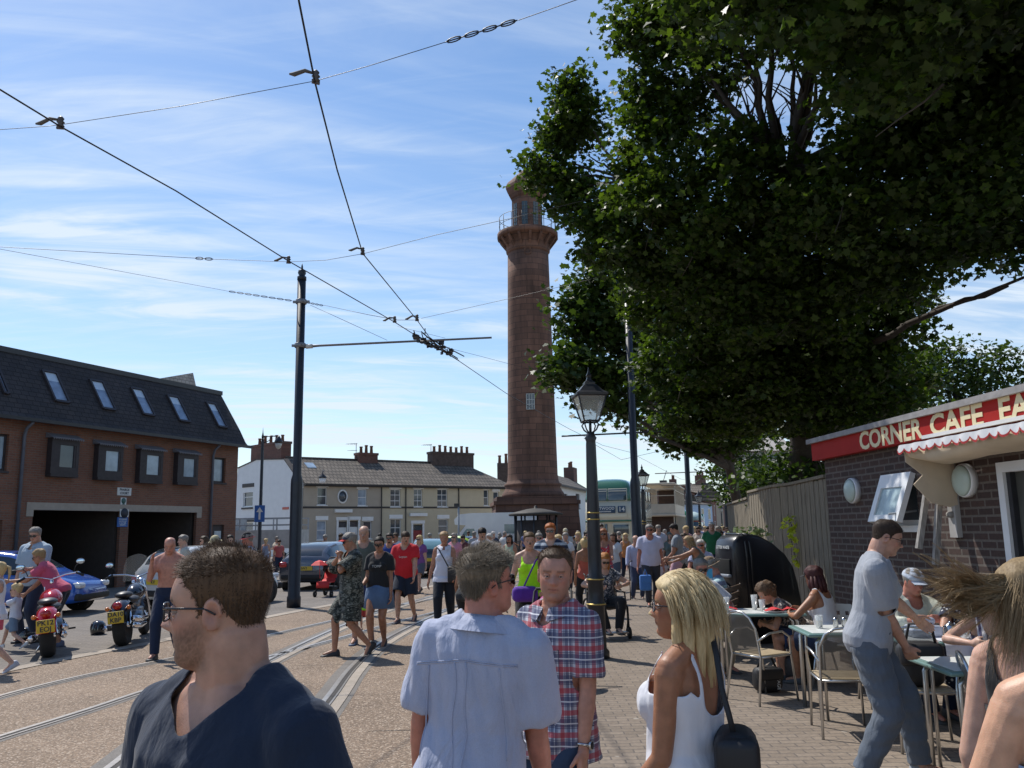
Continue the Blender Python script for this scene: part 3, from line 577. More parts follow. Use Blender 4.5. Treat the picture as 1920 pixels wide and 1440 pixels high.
uc=W4.uz(1070,900,-1.7)[0]; m=MB(); m.bx(uc-0.9,uc+0.9,1.2,2.2,z4+0.9,z4+2.4); c=m.build('chimney',M_cbrick,wb); m=MB(); pots(m,[uc-0.5,uc,uc+0.5],1.7,z4+2.4,0.6); m.build('chimney_pot',M_pot,c)
dk=thing('chimney_house','tall dark chimney stack with two pots just left of the lighthouse','building',AT(948,86),0)
zc=PY(943,868,86).z; m=MB(); m.bx(-3,1.0,0.6,6,0,6.2); m.build('wall',M_dstone,dk); m=MB(); m.bx(-0.75,0.35,0,0.9,5.9,zc); c=m.build('chimney',M_dstone,dk); m=MB(); pots(m,[-0.5,0.15],0.4,zc,1.0,0.16); m.build('chimney_pot',M_pot,c)
# ============================================================ LIGHTHOUSE
TD=59.0; M_sand=brickmat('red_sandstone',(0.185,0.095,0.064),(0.115,0.060,0.042),(0.075,0.042,0.032),1.05,0.42,0.015,mode='xz',stain=0.34,bump=0.015,stscale=0.35)
def cylbrick(name,c1,c2,mo,rad):
    m,nt,b=nodes_of(name); n=nt.nodes; l=nt.links; tc=n.new('ShaderNodeTexCoord'); s=n.new('ShaderNodeSeparateXYZ'); l.new(tc.outputs['Object'],s.inputs[0])
    at=n.new('ShaderNodeMath'); at.operation='ARCTAN2'; l.new(s.outputs[1],at.inputs[0]); l.new(s.outputs[0],at.inputs[1]); mu=n.new('ShaderNodeMath'); mu.operation='MULTIPLY'; l.new(at.outputs[0],mu.inputs[0]); mu.inputs[1].default_value=rad
    c=n.new('ShaderNodeCombineXYZ'); l.new(mu.outputs[0],c.inputs[0]); l.new(s.outputs[2],c.inputs[1])
    br=n.new('ShaderNodeTexBrick'); br.inputs['Scale'].default_value=1; br.inputs['Color1'].default_value=(*c1,1); br.inputs['Color2'].default_value=(*c2,1); br.inputs['Mortar'].default_value=(*mo,1); br.inputs['Brick Width'].default_value=1.0; br.inputs['Row Height'].default_value=0.42; br.inputs['Mortar Size'].default_value=0.02; br.inputs['Bias'].default_value=0.1; l.new(c.outputs[0],br.inputs['Vector'])
    mp=n.new('ShaderNodeMapping'); mp.inputs['Scale'].default_value=(1.2,1.2,0.18); l.new(tc.outputs['Object'],mp.inputs[0])
    ns=n.new('ShaderNodeTexNoise'); ns.inputs['Scale'].default_value=0.8; ns.inputs['Detail'].default_value=9; ns.inputs['Roughness'].default_value=0.7; l.new(mp.outputs[0],ns.inputs['Vector'])
    mr=n.new('ShaderNodeMapRange'); mr.inputs[1].default_value=0.3; mr.inputs[2].default_value=0.7; mr.inputs[3].default_value=0.5; mr.inputs[4].default_value=1.45; l.new(ns.outputs[0],mr.inputs[0])
    mx=n.new('ShaderNodeMixRGB'); mx.blend_type='MULTIPLY'; mx.inputs[0].default_value=1; l.new(br.outputs[0],mx.inputs[1]); l.new(mr.outputs[0],mx.inputs[2]); l.new(mx.outputs[0],b.inputs['Base Color']); b.inputs['Roughness'].default_value=0.9
    bp=n.new('ShaderNodeBump'); bp.inputs['Distance'].default_value=0.02; l.new(ns.outputs[0],bp.inputs['Height']); l.new(bp.outputs[0],b.inputs['Normal']); MATS[name]=m; return m
M_shaft=cylbrick('sandstone_shaft',(0.19,0.096,0.064),(0.122,0.064,0.044),(0.075,0.042,0.032),1.7)
tb=PY(1001,horizon(1001),TD); TW=thing('lighthouse','tall round red sandstone lighthouse with a stone gallery near its top','lighthouse',(tb.x,TD,0),R_(4))
def tz(y):   # height at the tower axis for an image row
    lo,hi=0.,40.
    for _ in range(40):
        mid=(lo+hi)/2; v=Vector((tb.x,TD,mid))-CP; yy=720-FPX*v.dot(_U)/v.dot(_F)
        if yy>y: lo=mid
        else: hi=mid
    return lo
def pr(half,y):
    z=tz(y); v=Vector((tb.x,TD,z))-CP; return half*v.dot(_F)/FPX
z0=tz(948)
m=MB(); rb,rt_=pr(81,1040),pr(74,948); m.box((0,0,z0/2),(2*rb,2*rb,z0),taper=rt_/rb); z1=tz(941); m.box((0,0,(z0+z1)/2),(2*pr(78,945),)*2+(z1-z0-0.004,)); z2=tz(933); m.box((0,0,(z1+z2)/2),(2*pr(72,937),)*2+(z2-z1-0.004,)); m.build('plinth',M_sand,TW)
prof=[(pr(60,932),z2),(pr(58,926),tz(926)),(pr(54,920),tz(920)),(pr(51,914),tz(914)),(pr(54,911),tz(911)),(pr(54,908),tz(908)),(pr(50,906),tz(906)),(pr(48,900),tz(900)),(pr(46.8,890),tz(890))]
for k in range(1,9): y=890-(890-478)*k/8; prof.append((pr(46.8-(46.8-38.2)*k/8,y),tz(y)))
m=MB(); m.lathe(prof,(0,0,0),56); m.build('shaft',M_shaft,TW)
r0=pr(38,478); zg=tz(449); zgt=tz(440); rg=pr(57,449)
m=MB(); m.lathe([(r0+0.003,tz(478)),(r0+0.12,tz(474)),(r0+0.13,tz(470)),(r0+0.14,tz(460)),(r0+0.2,tz(455)),(rg-0.1,zg),(rg,zg),(rg,zgt),(rg-0.3,zgt+0.05),(0.8,zgt+0.06)],(0,0,0),24); m.build('gallery',M_shaft,TW)
nb=16
for k in range(nb):
    m=MB(); a=2*math.pi*k/nb; Mx=Matrix.Rotation(a,3,'Z'); za=tz(463); m.add([Mx@Vector(p) for p in [(r0+0.05,-0.09,za),(r0+0.05,0.09,za),(rg-0.12,0.09,zg-0.01),(rg-0.12,-0.09,zg-0.01),(rg-0.12,-0.09,zg-0.16),(rg-0.12,0.09,zg-0.16),(r0+0.12,0.09,za-0.25),(r0+0.12,-0.09,za-0.25)]],[(0,1,2,3),(3,2,5,4),(4,5,6,7),(7,6,1,0),(0,3,4,7),(1,6,5,2)]); m.build('bracket',M_shaft,TW)
m=MB(); zr1=tz(411)
for k in range(16):
    a=2*math.pi*(k+0.3)/16; m.tube([((rg-0.15)*math.cos(a),(rg-0.15)*math.sin(a),zgt),((rg-0.15)*math.cos(a),(rg-0.15)*math.sin(a),zr1)],0.022,5)
for zz_ in (zr1,(zr1*0.5+zgt*0.5)): m.tube([((rg-0.15)*math.cos(2*math.pi*k/32),(rg-0.15)*math.sin(2*math.pi*k/32),zz_) for k in range(32)],0.018,5,closed=True)
m.build('railing',M_black,TW)
rl=pr(29,400); zl1=tz(376); m=MB(); m.lathe([(rl,zgt),(rl,zl1),(rl*1.1,zl1+0.1),(pr(37,360),tz(364)),(pr(40,355),tz(357)),(pr(40,352),tz(352)),(pr(36,345),tz(345)),(pr(10,325),tz(322)),(0.12,tz(319))],(0,0,0),8,a0=R_(8),flat=True); m.build('lantern',M_sand,TW)
m=MB()
for a in (R_(8)+math.pi/8+k*math.pi/4 for k in range(8)):
    Mx=Matrix.Rotation(a,3,'Z'); rr=rl*math.cos(math.pi/8)+0.01; m.box(Mx@Vector((rr,0,(zgt+zl1)/2)),(0.02,0.40,(zl1-zgt)*0.66),M=Mx)
lw=m.build('lantern_window',mat('lantern_glass',(0.03,0.05,0.06),0.15,spec=0.8),TW)
m=MB()
for a in (R_(8)+math.pi/8+k*math.pi/4 for k in range(8)):
    Mx=Matrix.Rotation(a,3,'Z'); rr=rl*math.cos(math.pi/8)+0.03
    m.box(Mx@Vector((rr,0,(zgt+zl1)/2)),(0.03,0.03,(zl1-zgt)*0.66),M=Mx)
    for t in (0.3,0.5,0.7): m.box(Mx@Vector((rr+0.003,0,zgt+(zl1-zgt)*t)),(0.03,0.40,0.03),M=Mx)
m.build('glazing_bar',mat('grey_bar',(0.12,0.14,0.14),0.5),lw)
zw0,zw1=tz(774),tz(745); aw=R_(-97); rs_=pr(44,760)
m=MB(); Mx=Matrix.Rotation(aw,3,'Z'); m.box(Mx@Vector((rs_-0.04,0,(zw0+zw1)/2)),(0.14,0.52,zw1-zw0),M=Mx); sw=m.build('window',M_glass,TW)
m=MB()
for yy in (-0.27,-0.08,0.11,0.27): m.box(Mx@Vector((rs_+0.05,yy,(zw0+zw1)/2)),(0.05,0.035,zw1-zw0),M=Mx)
for t in (0.02,0.33,0.62,0.98): m.box(Mx@Vector((rs_+0.054,0,zw0+(zw1-zw0)*t)),(0.05,0.54,0.035),M=Mx)
m.build('glazing_bar',mat('pale_bar',(0.5,0.52,0.5),0.5),sw)
zo=tz(478+0)-0; zo=tz(482); m=MB(); Mx=Matrix.Rotation(R_(-96),3,'Z'); rq=pr(38.4,480); m.tube([Mx@Vector((rq+0.0,0.24*math.cos(a),zo+0.24*math.sin(a))) for a in [2*math.pi*k/18 for k in range(18)]],0.05,6,closed=True); m.build('roundel',M_shaft,TW)
# porch shelter at the foot of the tower
SP=thing('shelter','dark round topped shelter with thin columns at the foot of the lighthouse','shelter',AT(1005,52.5),0)
zsr=PY(1005,966,52.5).z; m=MB(); m.lathe([(1.62,zsr-0.02),(1.66,zsr+0.08),(1.2,zsr+0.22),(0.5,zsr+0.38),(0.1,zsr+0.42),(0.08,zsr+0.55),(0.0,zsr+0.6)],(0,0,0),20); m.build('roof',mat('shelter_roof',(0.04,0.035,0.03),0.7,var=0.3),SP)
m=MB()
for k in range(10):
    a=2*math.pi*k/10+0.2; m.cyl((1.3*math.cos(a),1.3*math.sin(a),0),(1.3*math.cos(a),1.3*math.sin(a),zsr),0.05,n=8)
m.build('column',M_black,SP); m=MB(); m.lathe([(1.15,0),(1.15,zsr-0.3),(0,zsr-0.3)],(0,0,0),10); m.build('wall',mat('shelter_wall',(0.05,0.04,0.038),0.8,var=0.3),SP)
# ============================================================ CAFE
p=PY(1555,horizon(1555),11.3); p.z=0; dd=Vector((0.065,-1,0)).normalized(); W5=Wall(p,p+dd*12)
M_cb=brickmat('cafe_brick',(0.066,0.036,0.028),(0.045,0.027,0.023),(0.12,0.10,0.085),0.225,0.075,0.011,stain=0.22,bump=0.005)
M_red=mat('fascia_red',(0.34,0.020,0.016),0.65,var=0.15,scale=2.2,spec=0.15)
M_upvc=mat('upvc_white',(0.70,0.71,0.72),0.35,var=0.05)
M_felt=mat('roof_edge_lead',(0.28,0.27,0.27),0.8,var=0.3,scale=6,bump=0.004,bscale=20)
CF=thing('cafe','low dark brick corner cafe with a long red CORNER CAFE fascia board','building',W5.A,W5.rz)
zf0=W5.uz(1560,857,0.12)[1]; zf1=W5.uz(1560,814,0.12)[1]
wr=rectuz(W5,(1666,889,1720,985)); dr=W5.uz(1872,868); 
hol=[wr,(dr[0],dr[0]+1.9,0.03,dr[1])]
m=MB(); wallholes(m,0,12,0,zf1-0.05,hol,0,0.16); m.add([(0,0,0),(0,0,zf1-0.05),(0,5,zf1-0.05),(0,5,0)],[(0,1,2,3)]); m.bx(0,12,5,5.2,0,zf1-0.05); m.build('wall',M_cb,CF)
m=MB(); m.bx(-0.1,12,-0.12,-0.02,zf0,zf1-0.06); m.bx(-0.10,-0.002,-0.018,5.1,zf0,zf1-0.06); fa=m.build('fascia',M_red,CF)
m=MB(); m.bx(-0.16,12,-0.15,5.2,zf1-0.058,zf1-0.01); m.bx(-0.16,12,-0.165,-0.10,zf1-0.06,zf1+0.0); m.build('roof',M_felt,CF)
# lettering, each word sized from the wall itself
M_let=mat('fascia_letters',(0.72,0.63,0.40),0.6,var=0.04)
def word(txt,xa,ya0,ya1,xb,yb0,yb1):
    u0,zt0=W5.uz(xa,ya0,0.125); _,zb0=W5.uz(xa,ya1,0.125); u1,_=W5.uz(xb,(yb0+yb1)/2,0.125); return u0,u1,(zt0+zb0)/2,zt0-zb0
M3i=Matrix.Identity(3)
def fit(txt,u0,u1,zc,h):
    m=MB(); t=MB(); text_mb(t,txt,(0,0,0),1.0,depth=0.01,font_w=0.028); xs=[v[0] for v in t.v]; zs_=[v[2] for v in t.v]; sx=(u1-u0)/(max(xs)-min(xs)); sz=h/(max(zs_)-min(zs_))
    V=[(u0+(v[0]-min(xs))*sx,-0.124+v[1]*0.4,zc+(v[2]-(max(zs_)+min(zs_))/2)*sz) for v in t.v]; m.add(V,t.f); m.build('lettering',M_let,fa)
for txt,xa,ya0,ya1,xb in (('CORNER',1611,805,834,1728),('CAFE',1743,775,805,1841),('EATING',1872,742,779,2070)):
    u0,u1,zc,h=word(txt,xa,ya0,ya1,xb,0,0) if False else (W5.uz(xa,(ya0+ya1)/2,0.125)[0],W5.uz(xb,(ya0+ya1)/2-30,0.125)[0],0,0)
    zt_=W5.uz(xa+4,ya0,0.125)[1]; zb_=W5.uz(xa+4,ya1,0.125)[1]; fit(txt,u0,u1,(zf0+zf1-0.06)/2+0.005,0.215)
m=MB(); m.bx(W5.uz(1735,824,0.12)[0],12,-0.16,-0.122,zf0-0.005,zf0+0.03); m.build('trim',M_upvc,CF)
# small top-hung window standing open
u0,u1,z0,z1=wr; f_=win(CF,u0,u1,z0,z1,fr=0.055,mf=M_upvc,mg=M_glass,dep=0.03,bars=(0,0),sill=True)
ang=R_(21); Mx=Matrix.Rotation(-ang,3,'X'); H_=z1-z0; W_=u1-u0
def sash(p): q=Mx@Vector((p[0],p[1],p[2]-H_)); return (q.x+u0,q.y-0.03,q.z+z1)
m=MB(); fr=0.075
def sb_(x0,x1,za,zb,y0=-0.03,y1=0.03,mm=m):
    c=[(x0,y0,za),(x1,y0,za),(x1,y1,za),(x0,y1,za),(x0,y0,zb),(x1,y0,zb),(x1,y1,zb),(x0,y1,zb)]; mm.add([sash(q) for q in c],[(3,2,1,0),(4,5,6,7),(0,1,5,4),(1,2,6,5),(2,3,7,6),(3,0,4,7)])
sb_(-0.02,fr,0,H_); sb_(W_-fr,W_+0.02,0,H_); sb_(fr,W_-fr,0,fr); sb_(fr,W_-fr,H_-0.16,H_)
sa=m.build('sash',M_upvc,f_); m=MB(); sb_(fr,W_-fr,fr,H_-0.16,-0.012,0.004,m); m.build('pane',mat('frosted_pane',(0.34,0.44,0.46),0.25,var=0.35,scale=6),f_)
m=MB(); m.tube([(u1-0.04,0.0,z0+0.15),(u1-0.05,-0.30,z0+0.12)],0.012,6); m.build('stay',M_grey,f_)
# shop door opening with white frame
m=MB(); d0=dr[0]; m.bx(d0,d0+0.085,-0.03,0.1,0.03,dr[1]); m.bx(d0+0.085,d0+1.9,-0.03,0.1,dr[1]-0.09,dr[1]); m.bx(d0+0.98,d0+1.05,-0.02,0.1,0.03,dr[1]-0.09)
fd=m.build('door_frame',M_upvc,CF); m=MB(); m.bx(d0+0.085,d0+0.14,0.0,0.06,0.03,dr[1]-0.09); m.build('door_edge',M_black,fd); m=MB(); m.bx(d0+0.14,d0+1.9,0.05,0.06,0.03,dr[1]-0.09); m.build('pane',mat('door_glass',(0.10,0.10,0.09),0.15,spec=0.6,var=0.3,scale=2),fd)
# bulkhead lamps
for px,py,r,lab in ((1596,920,0.155,'round frosted wall lamp near the far corner of the brick cafe'),(1806,901,0.16,'round wall lamp beside the folded awning on the cafe wall')):
    u,z=W5.uz(px,py,0.05); t=thing('wall_lamp',lab,'wall lamp',W5.w(u,z),W5.rz,'round lamps on the cafe wall'); t['group']='round lamps on the cafe wall'
    m=MB(); m.lathe([(r,0),(r,-0.05),(r*0.96,-0.065),(0.02,-0.066)],(0,0,0),28,0,'y'); m.build('lamp_base',M_upvc,t); m=MB(); m.lathe([(r*0.93,-0.064),(r*0.85,-0.085),(r*0.55,-0.105),(0.01,-0.112)],(0,0,0),28,0,'y'); m.build('lamp_glass',mat('lamp_diffuser',(0.42,0.50,0.45),0.3,var=0.12,scale=3),t)
# awning: folded striped canvas with scalloped valance, arm and wall batten
AW=thing('awning','pale canvas awning with a red edged scalloped valance rolled out over the cafe door','awning',W5.w(0,0),W5.rz)
u0,_=W5.uz(1738,830,0.25); zc0=zf0-0.05; ua=u0; ub=11.5
M_canvas=mat('awning_canvas',(0.55,0.45,0.33),0.85,var=0.15,scale=3,bump=0.004,bscale=12); M_val=mat('valance_cloth',(0.55,0.56,0.58),0.8,var=0.06); M_redtrim=mat('red_trim',(0.4,0.03,0.03),0.7)
m=MB(); V=[];F=[]; nx=60
rows=[(-0.13,zc0-0.0),(-0.30,zc0-0.03),(-0.50,zc0-0.09),(-0.46,zc0-0.17),(-0.20,zc0-0.20),(-0.13,zc0-0.16)]
for i in range(nx+1):
    u=ua+(ub-ua)*i/nx
    for k,(y,z) in enumerate(rows): V.append((u,y-0.02*math.sin(i*1.3+k),z-0.028*math.sin(i*0.7+k*1.7)*(k/5)-0.04*math.sin(i*0.33)*(k>2)))
for i in range(nx):
    for k in range(5): a=i*6+k; F.append((a,a+6,a+7,a+1))
m.add(V,F,0,True); m.build('canopy',M_canvas,AW)
m=MB(); V=[];F=[];V2=[];F2=[]; nS=64; n=nS*8
for i in range(n+1):
    u=ua-0.05+(ub-ua)*i/n; t=(i/8)%1; d=0.085+0.04*math.sin(math.pi*t)**0.7; y=-0.53-0.012*math.sin(i*0.4); V+=[(u,y+0.02,zc0-0.035),(u,y,zc0-d)]; V2+=[(u,y-0.003,zc0-d+0.014),(u,y-0.003,zc0-d-0.006)]
for i in range(n): F.append((2*i,2*i+2,2*i+3,2*i+1)); F2.append((2*i,2*i+2,2*i+3,2*i+1))
m.add(V,F,0,True); vl=m.build('valance',M_val,AW); m=MB(); m.add(V2,F2,0,True); m.build('piping',M_redtrim,vl)
m=MB(); ue=ua+0.02; m.add([(ue,-0.02,zc0-0.03),(ue,-0.50,zc0-0.05),(ue,-0.50,zc0-0.20),(ue,-0.34,zc0-0.33),(ue,-0.44,zc0-0.42),(ue,-0.28,zc0-0.60),(ue,-0.10,zc0-0.64),(ue,-0.02,zc0-0.62)]+[(ue+0.012,-0.02,zc0-0.03),(ue+0.012,-0.50,zc0-0.05),(ue+0.012,-0.50,zc0-0.20),(ue+0.012,-0.34,zc0-0.33),(ue+0.012,-0.44,zc0-0.42),(ue+0.012,-0.28,zc0-0.60),(ue+0.012,-0.10,zc0-0.64),(ue+0.012,-0.02,zc0-0.62)],[(0,1,2,3,4,5,6,7),(15,14,13,12,11,10,9,8)]+[(i,i+8,(i+1)%8+8,(i+1)%8) for i in range(8)]); m.build('side_flap',M_canvas,AW)
m=MB(); ub0=W5.uz(1781,1000,0.05)[0]; zbb=W5.uz(1800,1008,0.05)[1]; m.bx(ub0,ub0+0.13,-0.05,0.0,zbb,zc0-0.06); m.build('batten',mat('batten_grey',(0.33,0.32,0.31),0.7,var=0.25,scale=5),AW)
m=MB(); m.box((ub0-0.05,-0.23,zc0-0.55),(0.05,0.05,1.0),M=Matrix.Rotation(R_(-14),3,'X')); m.box((ub0+0.045,-0.16,zc0-0.62),(0.05,0.05,1.15),M=Matrix.Rotation(R_(-9),3,'X')); m.cyl((ub0+0.03,-0.06,zbb+0.22),(ub0+0.10,-0.06,zbb+0.22),0.03); m.build('folding_arm',mat('weathered_timber',(0.25,0.235,0.22),0.8,var=0.5,scale=14,stretch=(3,3,0.6)),AW)
# ============================================================ FENCE
M_fence=mat('weathered_fence',(0.225,0.19,0.14),0.9,var=0.45,scale=5,bump=0.004,bscale=60,stretch=(9,9,0.7))
def fence(pts,h,label,name='timber_fence'):
    t=thing(name,label,'fence',(pts[0][0],pts[0][1],0.0)); o=Vector((pts[0][0],pts[0][1],0)); m=MB(); mc=MB(); mp=MB(); r=random.Random(3)
    for a,b in zip(pts[:-1],pts[1:]):
        a=Vector((a[0],a[1],0))-o; b=Vector((b[0],b[1],0))-o; d=b-a; L=d.length; d.normalize(); n=int(L/0.135); rz=math.atan2(d.y,d.x)
        for i in range(n):
            c=a+d*(L*(i+0.5)/n); w_=L/n; hh=h+r.uniform(-0.012,0.012); m.box((c.x,c.y,hh/2),(w_*0.93,0.02+0.014*(i%2),hh),rz=rz+r.uniform(-0.015,0.015))
        c=a+d*L/2; mc.box((c.x,c.y,h+0.035),(L,0.10,0.045),rz=rz)
        for z in (0.4,h-0.3): mp.box((c.x+0.05,c.y+0.0,z),(L,0.04,0.09),rz=rz)
    m.build('board_panel',M_fence,t); mc.build('capping_rail',M_fence,t); return t
hF=2.42; f0=G(1549,897,hF); f1=G(1484,911,hF); f2=G(1449,915,hF); f3=G(1403,926,hF); f4=G(1378,936,hF)
f4=Vector((f3.x+0.9,f3.y+5.5,0)); f5=Vector((f4.x+2.5,f4.y+8,0))
fence([f0,f1,f2,f3],hF,'tall weathered board fence running from the brick cafe'); fence([f3+Vector((0.03,0.1,0)),f4,f5],hF-0.12,'lower far stretch of board fence beyond the step in its capping')
# grey gable wall seen through the trees
gw=thing('rendered_house','grey rendered wall end showing between the trees above the fence','building',AT(1418,52)); m=MB(); m.bx(-0.2,2.4,0,6,0,6.2); m.add([(-0.4,-0.2,6.2),(2.6,-0.2,6.2),(2.6,3,7.6),(-0.4,3,7.6),(-0.4,6.2,6.2),(2.6,6.2,6.2)],[(0,1,2,3),(3,2,5,4),(1,5,2),(0,3,4)]); m.build('wall',mat('grey_render',(0.40,0.36,0.32),0.9),gw)
# ============================================================ POLES, LAMPS
M_pole=mat('pole_paint',(0.016,0.018,0.026),0.42,var=0.3,scale=5,bump=0.0008,bscale=30)
M_gold=mat('gold_paint',(0.55,0.40,0.12),0.35,0.6)
def tram_pole(px,d,ytop,label,finial=True,step=3.05,r0=0.145,r1=0.105):
    p=AT(px,d); t=thing('tram_pole',label,'pole',p,0,'black tramway poles'); z1=PY(px,ytop,d).z
    m=MB(); m.lathe([(r0+0.02,0),(r0+0.02,0.25),(r0,0.28),(r0,step-0.1),(r0*0.95,step),(r1,step+0.12),(r1,z1-0.45)],(0,0,0),18); m.build('shaft',M_pole,t)
    m=MB(); m.lathe([(r1+0.012,z1-0.449),(r1+0.012,z1-0.36),(r1*0.8,z1-0.34),(r1*0.7,z1-0.33),(r1*1.0,z1-0.26),(r1*0.85,z1-0.19),(0.03,z1-0.16),(0.022,z1-0.08),(0.004,z1)],(0,0,0),14); m.build('finial',M_pole,t); return t,p,z1
TP1,pp1,_=tram_pole(554,21.0,494,'tall black tramway pole with a long bracket arm on the left, near the grey car')
m=MB()
for z in (G(562,566,0).z*0+PY(560,566,21).z,PY(560,648,21).z): m.lathe([(0.125,z-0.06),(0.14,z-0.05),(0.14,z+0.05),(0.125,z+0.06)],(0,0,0),16); m.box((0.0,0,z),(0.42,0.05,0.06))
m.build('collar',mat('galvanised',(0.22,0.22,0.23),0.5,0.5),TP1)
TP2,pp2,_=tram_pole(1194,24.6,470,'tall black tramway pole rising into the leaves, in front of the green bus')
TP3,pp3,_=tram_pole(1294,36,700,'black tramway pole standing between the strollers and the vintage tram')
TP4,pp4,_=tram_pole(1364,56,790,'far black tramway pole by the end of the board fence')
def lamp(px,d,label,first=None):
    p=AT(px,d)
    if first: t=dup(first,loc=p,label=label); return t
    t=thing('street_lamp',label,'street lamp',p,0,'black heritage lamps along the pavement')
    m=MB(); prof=[(0.16,0),(0.16,0.12),(0.125,0.16),(0.115,0.70),(0.13,0.73),(0.11,0.76),(0.105,1.03),(0.12,1.05),(0.12,1.08),(0.092,1.12),(0.092,1.36),(0.085,2.05),(0.07,2.9),(0.066,2.95),(0.085,3.0),(0.055,3.04),(0.055,3.08)]
    m.lathe(prof,(0,0,0),20); m.build('column',M_black,t)
    m=MB()
    for z,r_ in ((0.735,.127),(1.065,.118),(1.87,.086),(1.96,.086)): m.lathe([(r_-.01,z-0.012),(r_+.008,z-0.006),(r_+.008,z+0.006),(r_-.01,z+0.012)],(0,0,0),20)
    m.build('gold_band',M_gold,t)
    m=MB(); z0=3.06
    for a in range(4):
        A=math.pi/4+a*math.pi/2; c,s=math.cos(A),math.sin(A); m.tube([(0.03*c,0.03*s,z0),(0.10*c,0.10*s,z0+0.05),(0.14*c,0.14*s,z0+0.12),(0.10*c,0.10*s,z0+0.16)],0.011,6)
    m.cyl((0,0,z0),(0,0,z0+0.2),0.02); m.build('bracket',M_black,t)
    zb,zt=z0+0.17,z0+0.53; rb_,rt_=0.105,0.20; m=MB()
    for k in range(4):
        a=k*math.pi/2+math.pi/4; a2=a+math.pi/2; P=lambda r,A,z:(r*1.414*math.cos(A),r*1.414*math.sin(A),z)
        m.tube([P(rb_,a,zb),P(rt_,a,zt)],0.012,5); m.tube([P(rb_,a,zb),P(rb_,a2,zb)],0.014,5); m.tube([P(rt_,a,zt),P(rt_,a2,zt)],0.018,5)
    m.lathe([(0.31,zt+0.0),(0.315,zt+0.025),(0.24,zt+0.06),(0.13,zt+0.15),(0.10,zt+0.16),(0.105,zt+0.19),(0.05,zt+0.23),(0.035,zt+0.27),(0.05,zt+0.30),(0.02,zt+0.34),(0.004,zt+0.42)],(0,0,0),4,a0=math.pi/4,flat=True)
    la=m.build('lantern',M_black,t); m=MB()
    for k in range(4):
        a=k*math.pi/2+math.pi/4; a2=a+math.pi/2; s=0.97; m.add([P(rb_*s,a,zb+0.01),P(rb_*s,a2,zb+0.01),P(rt_*s,a2,zt-0.01),P(rt_*s,a,zt-0.01)],[(0,1,2,3)])
    m.build('glass',mat('lantern_pane',(0.42,0.43,0.40),0.1,spec=0.9,alpha=0.45,var=0.2,scale=6),la); t.rotation_euler=(0,0,R_(8)); return t
L1=lamp(1113,11.93,'nearest black street lamp with gold bands, behind the man in the checked shirt')
L2=lamp(1208,31,'black street lamp just right of the tramway pole by the green bus',L1)
L3=lamp(1313,54,'distant black street lamp in front of the pale blue house',L1)
L4=lamp(1354,92,'farthest black street lamp beside the end of the fence',L1)
# lamp with hanging lantern in front of the white house
p=AT(487,44); SL=thing('street_lamp','slender black lamp column with a hanging lantern in front of the white gable house','street lamp',p,0); zt=PY(492,800,44).z
m=MB(); m.lathe([(0.13,0),(0.13,1.0),(0.09,1.1),(0.075,zt-0.8),(0.05,zt-0.6),(0.07,zt-0.55),(0.02,zt-0.3),(0.0,zt)],(0,0,0),12); m.build('column',M_black,SL)
m=MB(); zz=PY(500,818,44).z; m.tube([(0,0,zz),(0.85,0,zz)],0.03,6); m.tube([(0,0,zz-0.35),(0.3,0,zz-0.25),(0.5,0,zz)],0.02,6); m.build('arm',M_black,SL)
m=MB(); m.lathe([(0.02,0.38),(0.08,0.3),(0.2,0.1),(0.22,0.0),(0.18,-0.02)],(0.82,0,zz-0.35),14); ln=m.build('lamp_cap',M_black,SL); m=MB(); m.lathe([(0.17,-0.02),(0.17,-0.12),(0.12,-0.26),(0.02,-0.33)],(0.82,0,zz-0.35),14); m.build('glass',mat('lantern_pane2',(0.5,0.5,0.47),0.3),ln)
zs_=PY(487,963,43.8).z; OW=thing('one_way_sign','blue rectangular sign with a white upward arrow on the slender lamp column','sign',(p.x,p.y-0.12,zs_)); m=MB(); m.bx(-0.26,0.26,-0.02,0,-0.42,0.42); m.build('panel',M_blue,OW)
m=MB(); m.add([(-0.05,-0.026,-0.3),(0.05,-0.026,-0.3),(0.05,-0.026,0.08),(0.17,-0.026,0.08),(0,-0.026,0.33),(-0.17,-0.026,0.08),(-0.05,-0.026,0.08)],[(0,1,2,3,4,5,6)]); m.build('arrow',M_signw,OW)
p=W3.w(W3.L-0.4,0,0.6); SW=thing('street_name_sign','small red and white street name plate on the white gable wall','sign',W3.w(W3.uz(536,953)[0],W3.uz(536,953)[1],0.05),W3.rz); m=MB(); m.bx(-0.45,0.45,0,0.03,-0.09,0.09); m.build('panel',mat('sign_red',(0.5,0.1,0.07),0.5),SW)
p=AT(573,60); SL2=thing('wall_lamp','black bracket lantern at the corner of the beige house','wall lamp',(p.x,W2.A.y-0.6,PY(573,897,W2.A.y-0.6).z)); m=MB(); m.lathe([(0.02,0.7),(0.06,0.3),(0.3,0.1),(0.33,0.0)],(0,0,0),10); m.tube([(0,0,0.5),(0,0.5,0.6)],0.03); m.build('lamp_cap',M_black,SL2); m=MB(); m.lathe([(0.27,0),(0.2,-0.35),(0.02,-0.42)],(0,0,0),10); m.build('glass',M_whr,SL2)
p=AT(860,54); CC=thing('sign_post','grey post with a small box on top in front of the cream houses','post',p); zt=PY(860,950,54).z; m=MB(); m.cyl((0,0,0),(0,0,zt),0.06); m.build('pole',M_grey,CC); m=MB(); m.box((-0.1,0,zt+0.1),(0.35,0.2,0.2)); m.build('box',M_black,CC)
